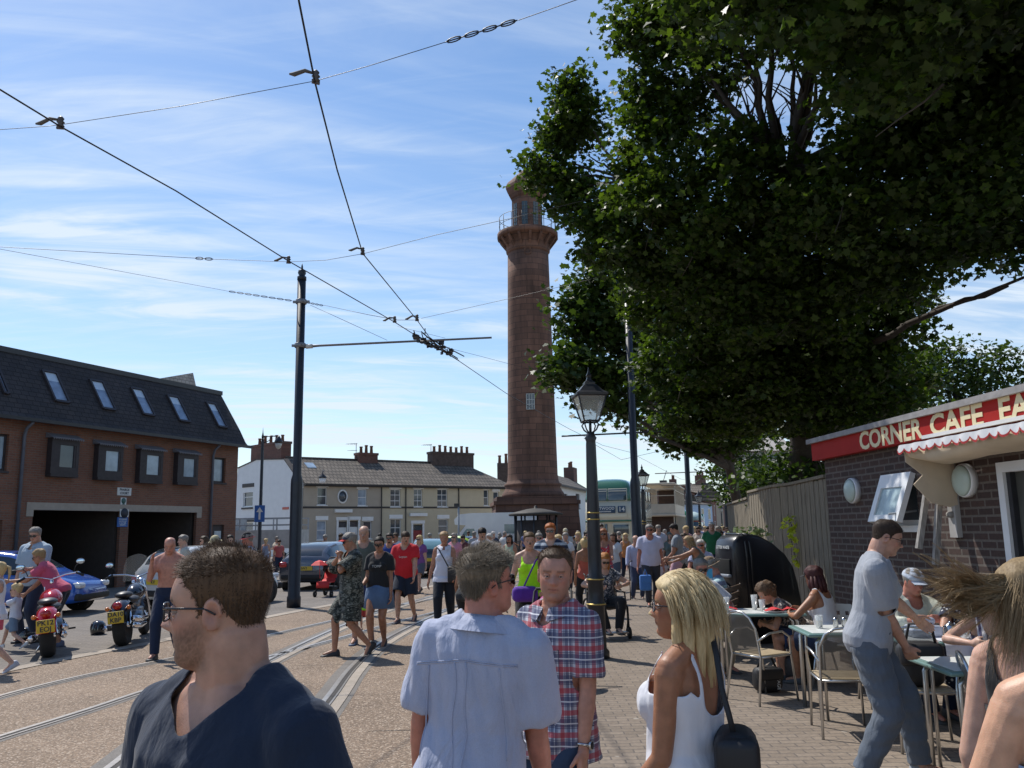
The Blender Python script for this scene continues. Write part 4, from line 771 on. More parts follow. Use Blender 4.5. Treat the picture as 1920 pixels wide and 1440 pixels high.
# ============================================================ OVERHEAD WIRES
M_wire=mat('wire',(0.02,0.02,0.022),0.5,0.3,var=0); ZW=5.85
def wire(pts,r,label,name='overhead_wire',grp=None):
    m=MB(); m.tube(pts,r,5); o=m.build(name,M_wire); tag(o,label,'overhead wire',grp); return o
def wpts(L,z=ZW): return [G(x,y,z) for x,y in L]
wire(wpts([(-300,5),(0,168),(118,240),(330,358),(540,489),(740,604),(800,642),(855,673)])+[G(950,738,ZW),G(1065,803,ZW),G(1130,835,ZW-0.02),Vector((6.3,46,5.75)),Vector((14,72,5.7)),Vector((30,110,5.7))],0.009,'contact wire descending from upper left past the pole top to the far street','overhead_wire','tramway contact wires')
wire(wpts([(548,-60),(560,0),(590,152),(632,318),(680,475),(782,600),(805,632)])+[G(845,662,ZW)],0.009,'contact wire coming straight down from the top edge into the wire junction','overhead_wire','tramway contact wires')
ZS=6.05
def S(L,z=ZS): return [G(x,y,z) for x,y in L]
wire(S([(-250,252),(0,243),(85,237),(113,234)]),0.0035,'thin span wire entering at the left edge below the top corner')
wire(S([(113,234),(340,199),(590,152)]),0.0035,'thin span wire between the two highest wire clamps')
wire(S([(590,152),(690,124),(835,79)]),0.0035,'thin span wire rising right from the highest clamp to the turnbuckle'); wire(S([(972,38),(1080,0),(1200,-45)]),0.0035,'thin span wire leaving the turnbuckle at the top edge')
wire(S([(-200,455),(0,463),(365,484)]),0.004,'thin span wire at middle height from the left edge to a small turnbuckle'); wire(S([(400,486),(541,491),(610,488),(680,476)]),0.004,'short thin span wire crossing behind the pole finial'); wire(S([(680,476),(820,440),(960,409),(1120,370)]),0.004,'thin span wire running right across the lighthouse gallery')
pj=lambda x,y: PY(x,y,21.0)
wire([G(-200,445,6.6),G(0,467,6.7),pj(428,546)],0.004,'lower thin stay wire from the left edge toward the tramway pole')
wire([pj(606,572),G(690,590,6.1),G(745,600,6.05),G(782,600,6.05)],0.005,'stay wire from the pole collar to the right hand clamps'); wire([pj(582,572),G(650,603,6.2),pj(726,638)],0.005,'bracing wire from the pole collar down to the bracket arm')
wire([G(790,597,6.05),G(950,561,6.05),G(1070,533,6.05),G(1240,490,6.05)],0.004,'thin span wire crossing the lighthouse shaft toward the trees')
wire([pj(745,612),pj(835,634)],0.004,'short sloping wire above the end of the bracket arm'); wire([G(850,655,5.9),G(905,669,5.9),G(950,681,5.9),G(1010,696,5.9)],0.004,'short wire running from the junction behind the lighthouse')
# bracket arm
BA=thing('bracket_arm','long slim horizontal arm reaching right from the pole toward the lighthouse','bracket arm',(0,0,0)); m=MB(); m.tube([pj(570,650),pj(600,648),pj(922,633)],[0.045,0.03,0.025],8); m.build('rod',mat('galvanised2',(0.20,0.19,0.19),0.5,0.4),BA)
m=MB(); a,b=pj(574,650),pj(586,649); m.tube([a,b],0.055,10); m.build('insulator',mat('insulator_white',(0.6,0.58,0.54),0.5),BA)
def clamp(px,py,z,sc_,label,rz=0.0):
    p=G(px,py,z); t=thing('wire_clamp',label,'wire clamp',p,rz,'clamps and insulators on the overhead wires'); s=sc_*0.66; m=MB()
    m.box((0,0,0.0),(0.10*s,0.03*s,0.03*s)); m.lathe([(0.02*s,0.0),(0.055*s,0.03*s),(0.03*s,0.06*s),(0.055*s,0.085*s),(0.03*s,0.11*s),(0.045*s,0.14*s),(0.02*s,0.17*s)],(0,0,0),10); m.build('insulator',mat('insulator_brown',(0.10,0.08,0.07),0.5),t)
    m=MB(); m.tube([(-0.02*s,0,0.12*s),(-0.14*s,0,0.13*s),(-0.27*s,0.02,0.06*s),(-0.33*s,0.02,0.05*s)],[0.015*s,0.025*s,0.03*s,0.012*s],6); m.build('lever',mat('clamp_alloy',(0.11,0.10,0.09),0.7,0.0),t)
clamp(113,240,ZW,1.1,'alloy wire clamp nearest the left edge of the picture',0.2); clamp(592,155,ZW,1.1,'highest alloy wire clamp where the steep wire meets the span wire',0.5); clamp(680,477,ZW,1.0,'wire clamp just right of and level with the pole finial',0.6); clamp(541,493,ZW,1.0,'wire clamp right beside the spike of the pole finial',0.2); clamp(740,604,ZW,1.1,'wire clamp left of the wire junction on the long diagonal wire'); clamp(782,601,ZW,1.1,'wire clamp just above the wire junction on the steep wire')
def buckle(px0,py0,px1,py1,z,lab,n=2,f=None):
    f=f or (lambda x,y:G(x,y,z)); a,b=f(px0,py0),f(px1,py1); m=MB(); d=b-a
    for i in range(n):
        c=a+d*((i+0.5)/n); m.tube([c+d*(0.42/n)*math.cos(t)+Vector((0,0,0.022*math.sin(t))) for t in [k*math.pi/5 for k in range(10)]],0.006,5,closed=True)
    m.tube([a,b],0.006,5); o=m.build('turnbuckle',M_wire); tag(o,lab,'turnbuckle','turnbuckles in the stay wires')
buckle(835,79,970,38,ZS,'long linked turnbuckle at the top centre of the sky',4); buckle(365,484,400,486,ZS,'small turnbuckle in the middle height span wire',2); buckle(428,546,548,564,0,'chain of links left of the pole collar',8,pj); buckle(575,567,606,573,0,'chain of links right of the pole collar',4,pj)
# junction frog
J=thing('wire_junction','tangled black crossing frog where the two contact wires meet','wire junction',(0,0,0)); m=MB(); r_=random.Random(5)
def jp(x,y,dz=0): return G(x,y,ZW+dz)
for a,b in (((775,625),(860,676)),((800,632),(870,668)),((790,622),(845,668)),((806,640),(858,672)),((785,640),(833,640))): m.tube([jp(*a),jp(*b)],0.014,5)
for i in range(22):
    t=i/21; x=778+t*70+r_.uniform(-7,7); y=627+t*36+r_.uniform(-7,7); p=jp(x,y); m.box(p,(r_.uniform(0.04,0.12),r_.uniform(0.04,0.14),r_.uniform(0.03,0.07)),rz=r_.uniform(0,3)); 
    if i%3==0: m.tube([p,p+Vector((r_.uniform(-0.05,0.05),0,0.13))],0.012,5)
m.tube([jp(797,628),jp(797,616)],0.01); m.build('frog',M_wire,J)
# far wires and brackets beyond
wire([PY(1053,818,24.6),PY(1240,809,24.6)],0.025,'thin bracket arm crossing the tramway pole in front of the bus','bracket_arm'); wire([G(1095,822,5.7),G(1165,862,5.6),Vector((9,38,5.6)),Vector((16,60,5.6)),Vector((27,90,5.6))],0.010,'far contact wire between the tramway pole and the vintage tram','overhead_wire')
wire([PY(1228,888,36),PY(1330,884,36),PY(1400,888,36)],0.02,'bracket arm of the tramway pole near the vintage tram','bracket_arm'); wire([PY(1240,910,56),PY(1360,908,56),PY(1400,910,56)],0.03,'faint far bracket arm low over the street','bracket_arm')
# ============================================================ TREES
def leafmat(name,c1,c2,tr,rough=0.5):
    m,nt,b=nodes_of(name); n=nt.nodes; l=nt.links; at=n.new('ShaderNodeAttribute'); at.attribute_name='leaf'
    mx=n.new('ShaderNodeMixRGB'); l.new(at.outputs['Fac'],mx.inputs[0]); mx.inputs[1].default_value=(*c1,1); mx.inputs[2].default_value=(*c2,1)
    l.new(mx.outputs[0],b.inputs['Base Color']); b.inputs['Roughness'].default_value=rough; b.inputs['Specular IOR Level'].default_value=0.18
    t=n.new('ShaderNodeBsdfTranslucent'); mt=n.new('ShaderNodeMixRGB'); mt.blend_type='MULTIPLY'; mt.inputs[0].default_value=1; l.new(mx.outputs[0],mt.inputs[1]); mt.inputs[2].default_value=(*tr,1); l.new(mt.outputs[0],t.inputs[0])
    ms=n.new('ShaderNodeAddShader'); l.new(b.outputs[0],ms.inputs[0]); l.new(t.outputs[0],ms.inputs[1]); l.new(ms.outputs[0],nt.nodes['Material Output'].inputs[0]); MATS[name]=m; return m
M_leaf=leafmat('sycamore_leaf',(0.009,0.019,0.005),(0.038,0.061,0.010),(1.5,1.5,0.5))
M_leaf2=leafmat('small_leaf',(0.012,0.024,0.006),(0.040,0.064,0.012),(0.9,0.95,0.4))
M_bark=mat('bark',(0.055,0.045,0.038),0.9,var=0.4,scale=6,bump=0.01,bscale=14,stretch=(2,2,0.5))
LEAF=np.array([(0,-0.5),(0.22,-0.28),(0.5,-0.22),(0.34,0.02),(0.46,0.26),(0.2,0.24),(0,0.55),(-0.2,0.24),(-0.46,0.26),(-0.34,0.02),(-0.5,-0.22),(-0.22,-0.28)])
LEAFS=np.array([(0,-0.5),(0.3,-0.05),(0.12,0.4),(0,0.5),(-0.12,0.4),(-0.3,-0.05)])
def leaves_mesh(name,C,size,shape,m,parent,seed=0,hang=0.35):
    r=np.random.default_rng(seed); n=len(C); k=len(shape); s=size*r.uniform(0.5,1.3,n)
    nz=r.normal(size=(n,3)); nz[:,2]=np.abs(nz[:,2])+0.55; nz/=np.linalg.norm(nz,axis=1)[:,None]
    a=r.normal(size=(n,3)); a[:,2]-=hang; x=np.cross(nz,a); x/=np.linalg.norm(x,axis=1)[:,None]; y=np.cross(nz,x)
    sh=shape[None,:,:]*s[:,None,None]; cup=(np.abs(shape[:,0])*0.35-0.1*shape[:,1])[None,:]*s[:,None]
    V=C[:,None,:]+sh[:,:,0:1]*x[:,None,:]+sh[:,:,1:2]*(-y)[:,None,:]-cup[:,:,None]*nz[:,None,:]
    me=bpy.data.meshes.new(name); me.vertices.add(n*k); me.vertices.foreach_set('co',V.reshape(-1).astype(np.float32)); me.loops.add(n*k); me.loops.foreach_set('vertex_index',np.arange(n*k,dtype=np.int32))
    me.polygons.add(n); me.polygons.foreach_set('loop_start',np.arange(0,n*k,k,dtype=np.int32)); me.polygons.foreach_set('loop_total',np.full(n,k,dtype=np.int32)); me.update(); me.materials.append(m)
    at=me.attributes.new('leaf','FLOAT','POINT'); at.data.foreach_set('value',np.repeat(np.clip(r.beta(1.3,2.4,n)*1.2,0,1),k).astype(np.float32)); me.validate()
    o=bpy.data.objects.new(name,me); COL.objects.link(o); o.parent=parent; return o
def proj(P):
    D=P-np.array(CP)[None,:]; f=D@np.array(_F); return 960+FPX*(D@np.array(_R))/f, 720-FPX*(D@np.array(_U))/f
def crown(blobs,per,r,clump=0.32,gaps=(),nleaf=14,shell=0.5):
    out=[];cl=[]
    for (c,rad,dens) in blobs:
        nc=int(per*dens); d=r.normal(size=(nc,3)); d/=np.linalg.norm(d,axis=1)[:,None]; t=r.uniform(0,1,nc)**shell
        cc=np.array(c)[None,:]+d*(t[:,None])*np.array(rad)[None,:]
        cl.append(cc)
    CC=np.concatenate(cl)
    if gaps:
        x,y=proj(CC); keep=np.ones(len(CC),bool)
        for (gx,gy,ax,ay,pk) in gaps: inside=((x-gx)/ax)**2+((y-gy)/ay)**2<1; keep&=~(inside&(r.uniform(size=len(CC))<pk))
        CC=CC[keep]
    off=r.normal(size=(len(CC),nleaf,3))*np.array([clump,clump,clump*0.42])[None,None,:]
    P=(CC[:,None,:]+off).reshape(-1,3); return CC,P
def limb(m,a,b,r0,r1,rr,sag=0.15,n=7):
    a=Vector(a);b=Vector(b); L=(b-a).length; pts=[];rs=[]; off=Vector((rr.uniform(-1,1),rr.uniform(-1,1),rr.uniform(0,1)))*L*sag
    for i in range(n+1):
        t=i/n; p=a.lerp(b,t)+off*math.sin(math.pi*t)*0.6+Vector((rr.uniform(-1,1),rr.uniform(-1,1),rr.uniform(-1,1)))*L*0.018*(0<t<1); pts.append(p); rs.append(r0+(r1-r0)*t)
    m.tube(pts,rs,7); return pts
def B(px,py,d,rpx,dens=1.0,dz=1.0,dy=1.2):
    c=PY(px,py,d); R0=rpx*d/FPX; return ((c.x,c.y,c.z),(R0,R0*dy,R0*dz),dens*R0*R0)
# --- near sycamore
rt=np.random.default_rng(5); rr=random.Random(9)
bl=[B(1078,170,14.5,48,1.5),B(1050,265,14.5,50,1.3),B(1085,235,14.5,55,1.3),B(1020,330,14.5,48,1.3),B(1075,345,14.3,55,1.1),B(1060,385,14.2,45,1.1),B(1130,400,13.8,65,1.0),
 B(1215,60,12.5,75,1.2),B(1205,170,12.5,60,1.0),B(1300,20,12,95),B(1250,240,12.5,90),B(1175,310,13,55),B(1320,150,12,100,0.75),B(1400,10,11.5,95,0.6),B(1500,0,11,110,0.6),B(1400,300,11.5,100,1.0),
 B(1560,90,10.5,100,0.75),B(1640,20,10,120),B(1760,40,9.5,150,1.0),B(1880,120,9,140,1.0),B(1650,200,10,130,1.1),B(1780,220,9.5,140,1.1),B(1230,380,12.5,110,1.1),B(1350,420,12,120,1.1),B(1480,400,11.5,120,1.1),B(1600,380,10.5,130,1.2),B(1740,370,10,130,1.2),B(1870,330,9.2,130,1.2),
 B(1130,450,14,60,1.2),B(1200,480,13.5,70,1.1),B(1290,520,13.5,110,1.1),B(1420,540,13,120,1.2),B(1550,520,12.5,120,1.3),B(1680,490,11.5,100,1.3),B(1800,455,10.5,85,1.3),B(1900,440,9.8,80,1.3),
 B(1240,580,15,60,1.0),B(1330,640,15,100,1.1),B(1450,660,15,120,1.3),B(1580,640,14.5,120,1.4),B(1680,600,14,75,1.3),B(1300,720,16,60,1.0),B(1400,750,16,85,1.2),B(1530,760,16,110,1.4),B(1640,730,15.5,90,1.4),B(1330,800,17,55,1.1),B(1430,850,17.5,70,1.2),B(1530,850,17,75,1.4),B(1700,700,16,55,1.2),B(1235,680,16.5,60,1.1),B(1290,760,16.5,55,1.1),B(1255,800,17,32,1.1),B(1345,840,17.5,40,1.1),B(1225,560,15,60,1.0),B(1380,820,17,60,1.2)]
# parts of the crown above and behind the frame's top edge, over the cafe
for (x,y,z,R0) in [(2.5,8.4,7.5,0.85),(3.6,7.2,6.9,1.5),(3.0,9.0,9.4,1.8),(5.0,7.5,8.2,1.8),(3.0,11,10.9,1.4),(5.5,10,10,2.2),(4,13,12,2.6),(7.5,9,8,2.2),(8,13,11,2.8),(3.6,13,12.8,1.7),(4.8,5.4,6.6,1.5),(6.8,6.5,7,1.8)]: bl.append(((x,y,z),(R0,R0,R0*0.9),R0*R0*1.0))
gaps=[(1470,235,75,80,0.86),(1520,180,45,60,0.7),(1400,120,40,60,0.5),(1125,315,35,40,0.85),(1690,355,60,30,0.4),(1340,330,25,25,0.4),(1150,150,22,60,0.9),(1820,660,100,60,0.9),(1850,585,110,50,0.95)]
T1=thing('sycamore_tree','huge near sycamore with dark spreading leaves filling the upper right','tree',(6.2,19.5,0))
CC,P=crown(bl,112,rt,0.165,gaps,36,0.55); print('near leaves',len(P)); P=P[P[:,2]>3.5]
leaves_mesh('crown',P-np.array([6.2,19.5,0]),0.105,LEAF,M_leaf,T1,1)
m=MB(); O=Vector((6.2,19.5,0)); base=Vector((0,0,0)); fork=PY(1500,640,15)-O; m.tube([base,Vector((0.1,-0.4,1.8)),Vector((0.05,-1.2,3.4)),fork],[0.42,0.34,0.30,0.26],12)
f2=PY(1475,330,11.6)-O; limb(m,fork,f2,0.24,0.15,rr,0.05)
for t in ((1310,110,11.8),(1370,30,11.6),(1420,90,11.5),(1450,0,11.3),(1500,-20,11.2),(1540,60,11),(1570,-30,11),(1400,200,11.8),(1530,150,11.2),(1340,180,12),(1480,100,11.4),(1600,60,10.6),(1440,170,11.5)):
    e=PY(*t)-O; pts=limb(m,f2+Vector((rr.uniform(-.1,.1),rr.uniform(-.1,.1),rr.uniform(-.3,.1))),e,0.075,0.018,rr,0.12)
    for q in range(5): s_=pts[rr.randint(2,7)]; limb(m,s_,s_+Vector((rr.uniform(-.7,.5),rr.uniform(-.4,.4),rr.uniform(0.2,.9))),0.016,0.004,rr,0.15,4)
for t in ((1280,250,12.5),(1180,350,13.2),(1250,400,12.5),(1650,250,10.5),(1750,330,10),(1850,280,9.3),(1400,480,13),(1640,450,11.5),(1300,560,14),(1380,700,16),(1600,700,15)):
    e=PY(*t)-O; st=f2 if t[1]<330 else fork; limb(m,st,e,0.11,0.03,rr,0.1)
pts=limb(m,PY(1250,400,12.5)-O,PY(1165,335,13.6)-O,0.05,0.03,rr,0.05)
for t in ((1100,290,14.3),(1078,200,14.5),(1040,330,14.4),(1060,360,14.3),(1030,290,14.5)): limb(m,PY(1170,338,13.6)-O,PY(*t)-O,0.028,0.008,rr,0.06)
for a,b,r0 in (((1640,640,13.5),(1890,536,11.2),0.06),((1690,610,13),(1830,560,11.8),0.03),((1740,590,12.6),(1920,520,10.8),0.03)): limb(m,PY(*a)-O,PY(*b)-O,r0,0.02,rr,0.04)
idx=rt.integers(0,len(CC),260)
for i in idx:
    c=Vector(CC[i])-O; limb(m,c,c+Vector((rr.uniform(-.5,.5),rr.uniform(-.5,.5),rr.uniform(-.5,.2))),0.012,0.004,rr,0.15,3)
m.build('trunk',M_bark,T1)
def tree(name,label,blobs,tb,per,size,seed,shape=LEAFS,m_l=None,clump=0.35,nl=14,gaps=(),r0=0.25,zmin=0.3):
    rs=np.random.default_rng(seed); rq=random.Random(seed); t=thing(name,label,'tree',tb); CC,P=crown(blobs,per,rs,clump,gaps,nl,0.5); P=P[P[:,2]>zmin]; leaves_mesh('crown',P-np.array(tb),size,shape,m_l or M_leaf2,t,seed)
    m=MB(); cen=CC.mean(axis=0); O=Vector(tb); top=Vector(cen)-O; mid=Vector((top.x*0.3,top.y*0.3,top.z*0.55)); m.tube([Vector((0,0,0)),mid,top],[r0,r0*0.75,r0*0.4],9)
    for c,_,_ in blobs: limb(m,mid,Vector(c)-O,r0*0.4,0.03,rq,0.08,5)
    m.build('trunk',M_bark,t); return t
p=AT(1405,34); tree('sycamore_tree','second tree with small leaves behind the tramway pole, left of the big sycamore',[B(1085,570,27,42,1.2),B(1130,530,27,45,1.2),B(1190,520,27,60),B(1075,690,26,50,1.2),B(1110,620,27,60,1.1),B(1045,700,25.5,25,1.2),B(1130,720,26.5,50,1.0),B(1180,620,28,80,1.1),B(1250,600,28,70),B(1200,700,28,55,0.9),B(1110,755,26,28,1.0),B(1170,775,27,28,0.9),B(1260,680,29,75,1.1),B(1320,650,30,80,1.1),B(1290,760,30,60,1.1),B(1350,740,31,80,1.2),B(1270,815,31,38,1.1),B(1340,820,32,45,1.1),B(1400,780,32,60,1.1),B(1230,800,30,22,1.0),B(1300,700,30,70,1.2),B(1360,790,31,60,1.3),B(1310,790,30,50,1.3),B(1400,720,31,80,1.3),B(1250,760,30,40,1.2)],(p.x,p.y,0),80,0.22,21,LEAF,M_leaf2,0.34,16)
p=AT(1415,46); tree('bushy_tree','low dark bushy tree just over the far end of the fence',[B(1345,880,44,22,1.2),B(1375,870,44,34,1.3),B(1400,850,45,40,1.2),B(1335,905,43,14),B(1385,915,42,30,1.3),B(1420,900,42,36,1.4),B(1370,935,42,18,1.2)],(p.x,p.y,0),40,0.24,23,LEAFS,M_leaf2,0.4,14)
p=AT(1830,30); p=Vector((p.x,30,0)); tree('round_topped_tree','mid green tree rising behind the cafe roof at the right edge',[B(1775,668,30,42,1.2),B(1730,700,30,50,1.2),B(1835,690,30,40,1.2),B(1880,670,30,32,1.2),B(1895,700,30,30),B(1790,730,30,60,1.2),B(1860,750,30,60,1.2),B(1700,760,30,60,1.2)],(p.x,p.y,0),45,0.20,25,LEAFS,M_leaf2,0.30,16)
p=AT(1500,19.5); tree('dense_shrub','dense dark shrub behind the board fence next to the cafe',[B(1480,880,19,60,1.3),B(1530,880,18.5,60,1.4),B(1440,905,19,40,1.3),B(1560,830,18.5,60,1.4),B(1600,780,18.5,60,1.4),B(1660,760,18.5,70,1.4)],(p.x,p.y,0),80,0.16,27,LEAFS,M_leaf2,0.3,14)
# creeper and weeds at the fence
yl=leafmat('yellow_leaf',(0.28,0.33,0.05),(0.40,0.42,0.08),(1.0,1.0,0.4)); r=np.random.default_rng(3); C=[]
for (x,y) in [(1478,975),(1485,972),(1492,985),(1470,985),(1483,992),(1480,1003),(1487,1015),(1480,1022),(1488,1035),(1492,1048),(1496,1055)]:
    for k in range(4): c=PY(x+r.uniform(-6,6),y+r.uniform(-6,6),f1.y-0.25); C.append(tuple(c))
IV=thing('creeper','trailing yellow green creeper hanging on the fence above the black bin','plant',(f1.x-0.1,f1.y-0.3,0)); C=np.array(C); leaves_mesh('leaves',C-np.array([f1.x-0.1,f1.y-0.3,0]),0.11,LEAF,yl,IV,4,2.0); m=MB(); m.tube([PY(x,y,f1.y-0.22)-Vector((f1.x-0.1,f1.y-0.3,0)) for x,y in ((1476,965),(1486,990),(1484,1015),(1490,1040),(1497,1060))],0.006,5); m.build('stem',M_bark,IV)
bp_=PY(1403,1000,14.6); BS=thing('leafy_weed','bushy grey green weed growing between the bin and the fence','plant',(bp_.x,bp_.y,0)); C=np.array([tuple(PY(1403+r.normal()*17,1003+r.normal()*8,14.6+r.normal()*0.15)) for _ in range(150)]); leaves_mesh('leaves',C-np.array([bp_.x,bp_.y,0]),0.10,LEAFS,leafmat('sage_leaf',(0.13,0.17,0.08),(0.22,0.26,0.13),(0.8,0.8,0.5)),BS,6); m=MB(); m.tube([(0,0,0),(0.05,0,0.8),(0,0,1.5)],0.02,6); m.build('stem',M_bark,BS)
# ============================================================ VEHICLES
M_tyre=mat('tyre_rubber',(0.018,0.018,0.018),0.85,var=0.2,scale=20)
M_rim=mat('alloy_rim',(0.42,0.42,0.44),0.3,0.8,var=0.1)
M_chrome=mat('chrome',(0.75,0.75,0.78),0.08,1.0,var=0.0)
M_cglass=mat('car_glass',(0.018,0.025,0.03),0.04,spec=1.0,var=0.1)
M_teal=mat('car_glass_teal',(0.10,0.20,0.22),0.06,spec=1.0,var=0.2,scale=3)
M_plate=mat('plate_yellow',(0.62,0.43,0.03),0.5,var=0.05); M_tail=mat('tail_red',(0.42,0.012,0.014),0.15,var=0.1,coat=0.6); M_amber=mat('amber_lens',(0.6,0.17,0.02),0.2,coat=0.5)
M_sill=mat('black_trim',(0.02,0.02,0.02),0.7,var=0.1)
def paint(name,c,metal=0.0,rough=0.22): return mat(name,c,rough,metal,var=0.05,scale=2,coat=0.9)
def wheel(parent,c,r,w_,axis='x',spokes=5):
    m=MB(); m.lathe([(r*0.62,-w_/2),(r*0.90,-w_/2),(r,-w_*0.36),(r,w_*0.36),(r*0.90,w_/2),(r*0.62,w_/2)],c,24,0,axis); wh=m.build('wheel',M_tyre,parent)
    m=MB(); m.lathe([(0.02,-w_*0.40),(r*0.16,-w_*0.46),(r*0.18,-w_*0.34),(r*0.2,-w_*0.2),(r*0.2,w_*0.2),(r*0.18,w_*0.34),(r*0.16,w_*0.46),(0.02,w_*0.40)],c,14,0,axis)
    for s in (-1,1):
        for k in range(spokes):
            a=2*math.pi*k/spokes; 
            if axis=='x': p0=Vector((s*w_*0.36,0.12*r*math.cos(a),0.12*r*math.sin(a))); p1=Vector((s*w_*0.42,0.6*r*math.cos(a),0.6*r*math.sin(a)))
            else: p0=Vector((0.12*r*math.cos(a),s*w_*0.36,0.12*r*math.sin(a))); p1=Vector((0.6*r*math.cos(a),s*w_*0.42,0.6*r*math.sin(a)))
            m.tube([Vector(c)+p0,Vector(c)+p1],[r*0.07,r*0.06],6)
        m.tube([Vector(c)+(Vector((s*w_*0.44,0.6*r*math.cos(a),0.6*r*math.sin(a))) if axis=='x' else Vector((0.6*r*math.cos(a),s*w_*0.44,0.6*r*math.sin(a)))) for a in [2*math.pi*k/20 for k in range(20)]],r*0.035,5,closed=True)
    m.build('rim',M_rim,wh); return wh
def car(label,loc,rz,pm,plate='',st=None,wb=(-1.3,1.3),wr=0.32,glass=None,W=0.88,group='parked cars'):
    """st: list of (y, zb, zbelt, ztop, w_sill, w_belt, w_top) rear to front"""
    glass=glass or M_cglass; t=thing('parked_car',label,'car',loc,rz,group); st=np.array(st); ys=np.unique(np.concatenate([np.linspace(st[0,0],st[-1,0],46),st[:,0]]))
    def P(y):
        i=int(np.clip(np.searchsorted(st[:,0],y)-1,0,len(st)-2)); a=st[max(i-1,0)];b=st[i];c=st[i+1];d=st[min(i+2,len(st)-1)]; u=(y-b[0])/(c[0]-b[0]+1e-9)
        m1=(c-a)/(c[0]-a[0]+1e-9)*(c[0]-b[0]); m2=(d-b)/(d[0]-b[0]+1e-9)*(c[0]-b[0]); q=(2*u**3-3*u*u+1)*b+(u**3-2*u*u+u)*m1+(-2*u**3+3*u*u)*c+(u**3-u*u)*m2; l_=b+(c-b)*u; return 0.45*q+0.55*l_
    def sec(y):
        _,zb,zl,zt,ws,wl,wt=P(y); k=[(0,zb),(ws*0.92,zb),(ws,zb+0.07),(max(ws,wl)*1.005,zb+(zl-zb)*0.45),(wl,zl-0.09),(wl*0.975,zl),(wl*0.965+(wt-wl*0.965)*0.5,zl+(zt-zl)*0.52),(wt,zt-min(0.05,(zt-zl)*0.25)),(wt*0.86,zt-min(0.012,(zt-zl)*0.1)),(0,zt)]
        return k
    rings=[]
    for y in ys:
        k=sec(y); rings.append([(x,y,z) for x,z in k]+[(-x,y,z) for x,z in reversed(k[1:-1])])
    m=MB(); m.loft(rings,0); body=m.build('body',[pm],t)
    for wy in wb:
        m=MB(); 
        for s in (-1,1): m.lathe([(wr*1.17,-0.004),(wr*1.17,0.004),(0.02,0.004)],(s*(W+0.004),wy,wr+0.02),22,0,'x')
        m.build('wheel_arch',M_sill,t)
        for s in (-1,1): wheel(t,(s*(W-0.085),wy,wr),wr,0.2)
    # windows
    gy=[y for y in ys if P(y)[3]-P(y)[2]>0.22]
    y0,y1=gy[0],gy[-1]; V=[];F=[]
    for s in (-1,1):
        rg=[y for y in np.linspace(y0+0.06,y1-0.02,24)]; o=len(V)
        for y in rg:
            k=sec(y); a=np.array(k[5]);b=np.array(k[6]);c=np.array(k[7]); 
            for q in (a*0.88+b*0.12,b,b*0.25+c*0.75): V.append((s*(q[0]+0.006),y,q[1]+0.004))
        for i in range(len(rg)-1):
            if abs(rg[i]-(y0*0.45+y1*0.55))<0.045: continue
            for j in (0,1): a_=o+3*i+j; F.append((a_,a_+3,a_+4,a_+1) if s>0 else (a_,a_+1,a_+4,a_+3))
    m=MB(); m.add(V,F,0,True); m.build('side_window',glass,t)
    top=[(y,P(y)[3]) for y in ys]; zmax=max(z for _,z in top)
    def scr(ya,yb,name):
        V=[];F=[]; n=8; yy=np.linspace(ya,yb,n)
        for y in yy:
            k=sec(y); w_=k[8][0]; z=k[9][1]; z8=k[8][1]
            for x,zz in ((-w_*0.96,z8+0.005),(-w_*0.5,z+0.004),(0,z+0.005),(w_*0.5,z+0.004),(w_*0.96,z8+0.005)): V.append((x,y,zz))
        for i in range(n-1):
            for j in range(4): a_=5*i+j; F.append((a_,a_+1,a_+6,a_+5))
        mm=MB(); mm.add(V,F,0,True); mm.build(name,glass,t)
    yf=[y for y,z in top if z>zmax-0.05]; 
    yb_lo=min([y for y,z in top if z>P(y)[2]+0.12]); yf_hi=max([y for y,z in top if z>P(y)[2]+0.10])
    if yf[0]-yb_lo>0.08: scr(yb_lo+0.02,yf[0],'rear_window')
    scr(yf[-1],yf_hi-0.02,'windscreen')
    rz0=st[0]; zl=rz0[2]; yb=st[0,0]
    if plate is not None:
        m=MB(); m.bx(-0.26,0.26,yb-0.03,yb-0.012,0.62,0.74); pl=m.build('number_plate',M_plate,t)
        if plate: m=MB(); text_mb(m,plate,(0,yb-0.032,0.68),0.105,depth=0.003,font_w=0.002); m.build('lettering',M_ink,pl)
    for s in (-1,1):
        m=MB(); m.rbox((s*(P(yb+0.12)[5]-0.13),yb+0.05,zl-0.06),(0.24,0.18,0.17),0.05); m.build('tail_light',M_tail,t)
        ye=st[-1,0]; m=MB(); m.rbox((s*(P(ye-0.15)[5]-0.16),ye-0.10,0.66),(0.26,0.22,0.13),0.05); m.build('headlight',mat('headlamp',(0.6,0.62,0.65),0.1,spec=1,var=0.1),t)
        m=MB(); m.rbox((s*(P(yf_hi-0.25)[5]+0.09),yf_hi-0.38,P(0)[2]+0.07),(0.17,0.10,0.12),0.04); m.build('wing_mirror',M_sill,t)
    m=MB(); m.rbox((0,yb+0.06,0.42),(1.5,0.16,0.16),0.05); m.rbox((0,st[-1,0]-0.07,0.40),(1.5,0.16,0.16),0.05); m.build('bumper',M_sill,t)
    return t
